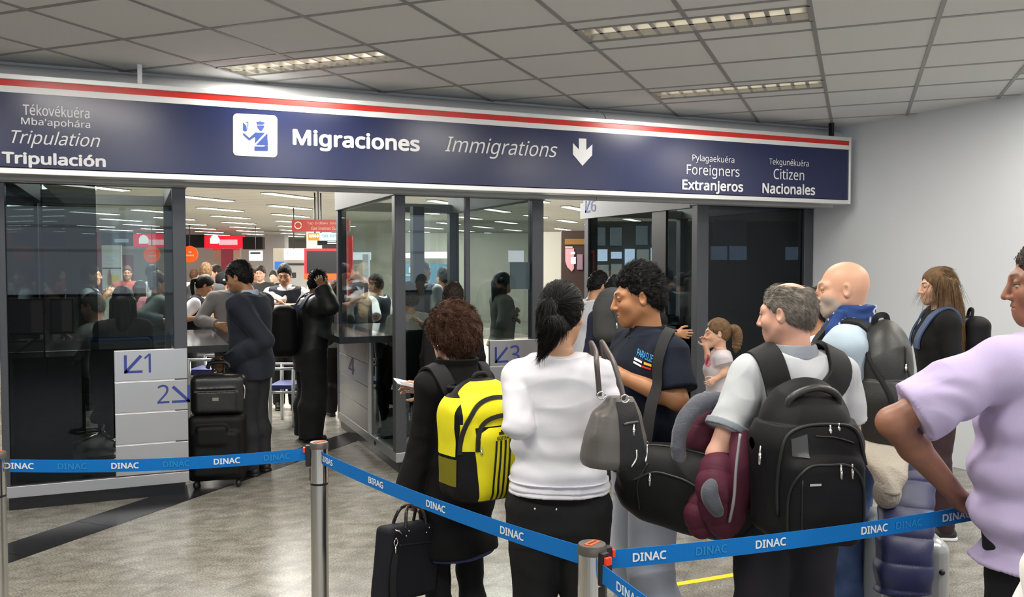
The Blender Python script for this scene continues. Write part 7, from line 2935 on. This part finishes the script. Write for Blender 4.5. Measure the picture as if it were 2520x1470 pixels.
# ---- seen through the middle booth
figure('officer in a blue waistcoat seen from behind through the middle booth', 1036, 638, 9.6, 25, M_whitecl, None, ('dk', 'thin'), skin=SK_TAN, sleeve=.75, vest=mat('navy waistcoat', (.015, .025, .07), .75), head=(25, 0, 0), bulk=1.1)
figure('older clerk in a pale blouse seated inside the middle booth', 1006, 698, 7.55, -30, mat('pale blouse', (.45, .43, .38), .8), None, ('dk', 'full'), skin=SK_TAN, h=1.60, sit=True, fem=True, sleeve=.7, R=(1040, 800, 7.4))
figure('person with thick dark hair seated in the middle booth above the coat woman\'s head', 1115, 700, 7.0, 5, M_blackcloth, None, ('dk', 'full'), skin=SK_TAN, h=1.62, sit=True)
q = at(1006, 900, 7.55)
office_chair('office chair of the older clerk in the middle booth', q.x, q.y, -(YAW - .5))
q = at(1115, 900, 7.02)
office_chair('office chair behind the coat woman inside the middle booth', q.x, q.y, -YAW)
figure('woman with long dark hair and lanyard standing behind the middle booth', 1236, 669, 9.2, 70, mat('grey beige sweater', (.26, .25, .22), .85), None, ('blk', 'long'), skin=SK_TAN, fem=True, L=(1262, 785, 9.0), R=(1266, 770, 9.1), loose=.03)
figure('woman with brown hair behind the middle booth\'s counter', 876, 673, 9.4, -60, mat('grey jumper', (.12, .12, .12), .85), None, ('br', 'tail'), skin=SK_BROWN, fem=True, L=(850, 780, 9.3))
figure('man in a black waistcoat behind the middle booth facing left', 930, 677, 10.3, -70, M_whitecl, None, ('dk', 'short'), skin=SK_TAN, sleeve=1.0, vest=M_vest, L=(912, 775, 10.2), head=(-10, 10, 0))
figure('person in a grey T-shirt partly hidden by the middle booth\'s corner post', 828, 690, 9.6, -30, mat('grey tee', (.26, .26, .26), .85), None, ('br', 'short'), skin=SK_TAN, sleeve=.6)
figure('person dressed in black behind the middle booth\'s mullion', 1092, 660, 10.6, -40, M_blackcloth, None, ('blk', 'short'), skin=SK_TAN)
for lab, x0, y0, x1, y1, m in (('white paper notice, the brighter upper one, on the middle booth\'s glass', 1251, 617, 1289, 645, M_swht), ('pale blue notice board below the bright paper on the middle booth\'s glass', 1255, 646, 1303, 712, mat('notice blue', (.52, .58, .66), .5))):
    a, b = at_t(x0, y1, 6.725), at_t(x1, y0, 6.725)
    o = MB().box(a.x, b.x, 6.722, 6.728, a.z, b.z).build('notice', m)
    tag(o, lab, 'notice')

# ---- right-hand gap
ti = figure('man in a white T-shirt leaning towards the dark booth, behind the ponytail woman', 1432, 668, 7.5, 55, mat('white tee', (.62, .64, .70), .85), None, ('blk', 'short'), skin=SK_TAN, lean=14, sleeve=.6, head=(5, 20, 0), bulk=1.1, R=(1500, 790, 7.3))
gb = figure('black-haired person wearing the grey backpack, mostly hidden by the young man', 1514, 682, 6.5, 12, mat('dark navy jacket', (.012, .015, .04), .8), None, ('blk', 'short'), skin=SK_TAN, bulk=.86)
t = carried('backpack', 'grey rucksack with drawcord behind the young man in navy', 'backpack', gb, (0, -.28, .95))
q = gb.q(1506, 775, 6.3)
m_ = csoft(gb, t, 'main_compartment', [('+', rbox(q + V3(0, .02, -.05), (.135, .11, .15), .08), 0), ('+', ell(q + V3(0, .02, .09), (.12, .10, .11)), .06)], .006, mat('grey canvas', (.06, .062, .062), .75, bump=(300, .3)), fold=(.010, (8, 8, 7), 7))
cmb(gb, m_, MB().tube(catmull([q + V3(.03, -.10, .13), q + V3(.02, -.12, .05), q + V3(.045, -.125, -.05)], 5), .004, 6), 'drawcord', M_black, smooth=True)
cmb(gb, m_, MB().tube([q + V3(.045, -.125, -.05), q + V3(.048, -.125, -.09)], .006, 6), 'cord_end', M_metal, smooth=True)
figure('adult in black beside the little girl, hidden behind the young man', 1592, 690, 6.9, 60, M_blackcloth, None, ('blk', 'short'), skin=SK_TAN, R=(1664, 820, 6.7), eR=(1608, 815, 6.75), hand='R')
gi = figure('little girl with a fair ponytail, grey top and white skirt', 1772, 798, 6.5, -82, mat('grey pink top', (.52, .48, .50), .85), mat('pale leggings', (.5, .5, .55), .8), ('lb', 'tail'), skin=SK_LIGHT, fem=True, hs=1.28, head=(-4, 4, 0), sleeve=.28, bulk=1.15, hem=.98,
            R=(1737, 853, 6.5), eR=(1746, 892, 6.52), L=(1762, 932, 6.36), eL=(1786, 915, 6.38), hand='R', res=.005)
soft('skirt', [('+', loft([(.66 * gi.k, .20, .17, 0, .0), (.90 * gi.k, .165, .135, 0, 0), (1.02 * gi.k, .145, .115, 0, 0)]), 0)], .006, M_whitecl, gi.root, fold=(.010, (12, 12, 3), 4))
b__ = MB().ball(tuple(gi.hp((0, -.115, .03))), .016, 8)
b__.build('hair_tie', mat('pink hair tie', (.7, .3, .35), .6), gi.root, smooth=True)
bv_ = gi.bvh(gi.top_obj)
pts_ = [(1742 + 7 * math.cos(a) * (1 + .25 * math.sin(3 * a)), 888 + 15 * math.sin(a)) for a in np.linspace(0, 2 * PI, 15)[:-1]]
mb = chest(gi, bv_, 'print', None, [(pts_, [tuple(range(14))])], 6.4, .003)
mb.build('print', mat('pink print', (.75, .18, .25), .7), gi.top_obj)
figure('short black-haired person in white between the grey polo man and the bald man', 2016, 708, 4.35, -55, M_whitecl, None, ('blk', 'short'), skin=SK_TAN, fem=True, res=.007)
figure('shadowy person deep behind the right booth', 1640, 662, 11, -20, M_blackcloth, None, ('blk', 'short'), skin=SK_TAN)
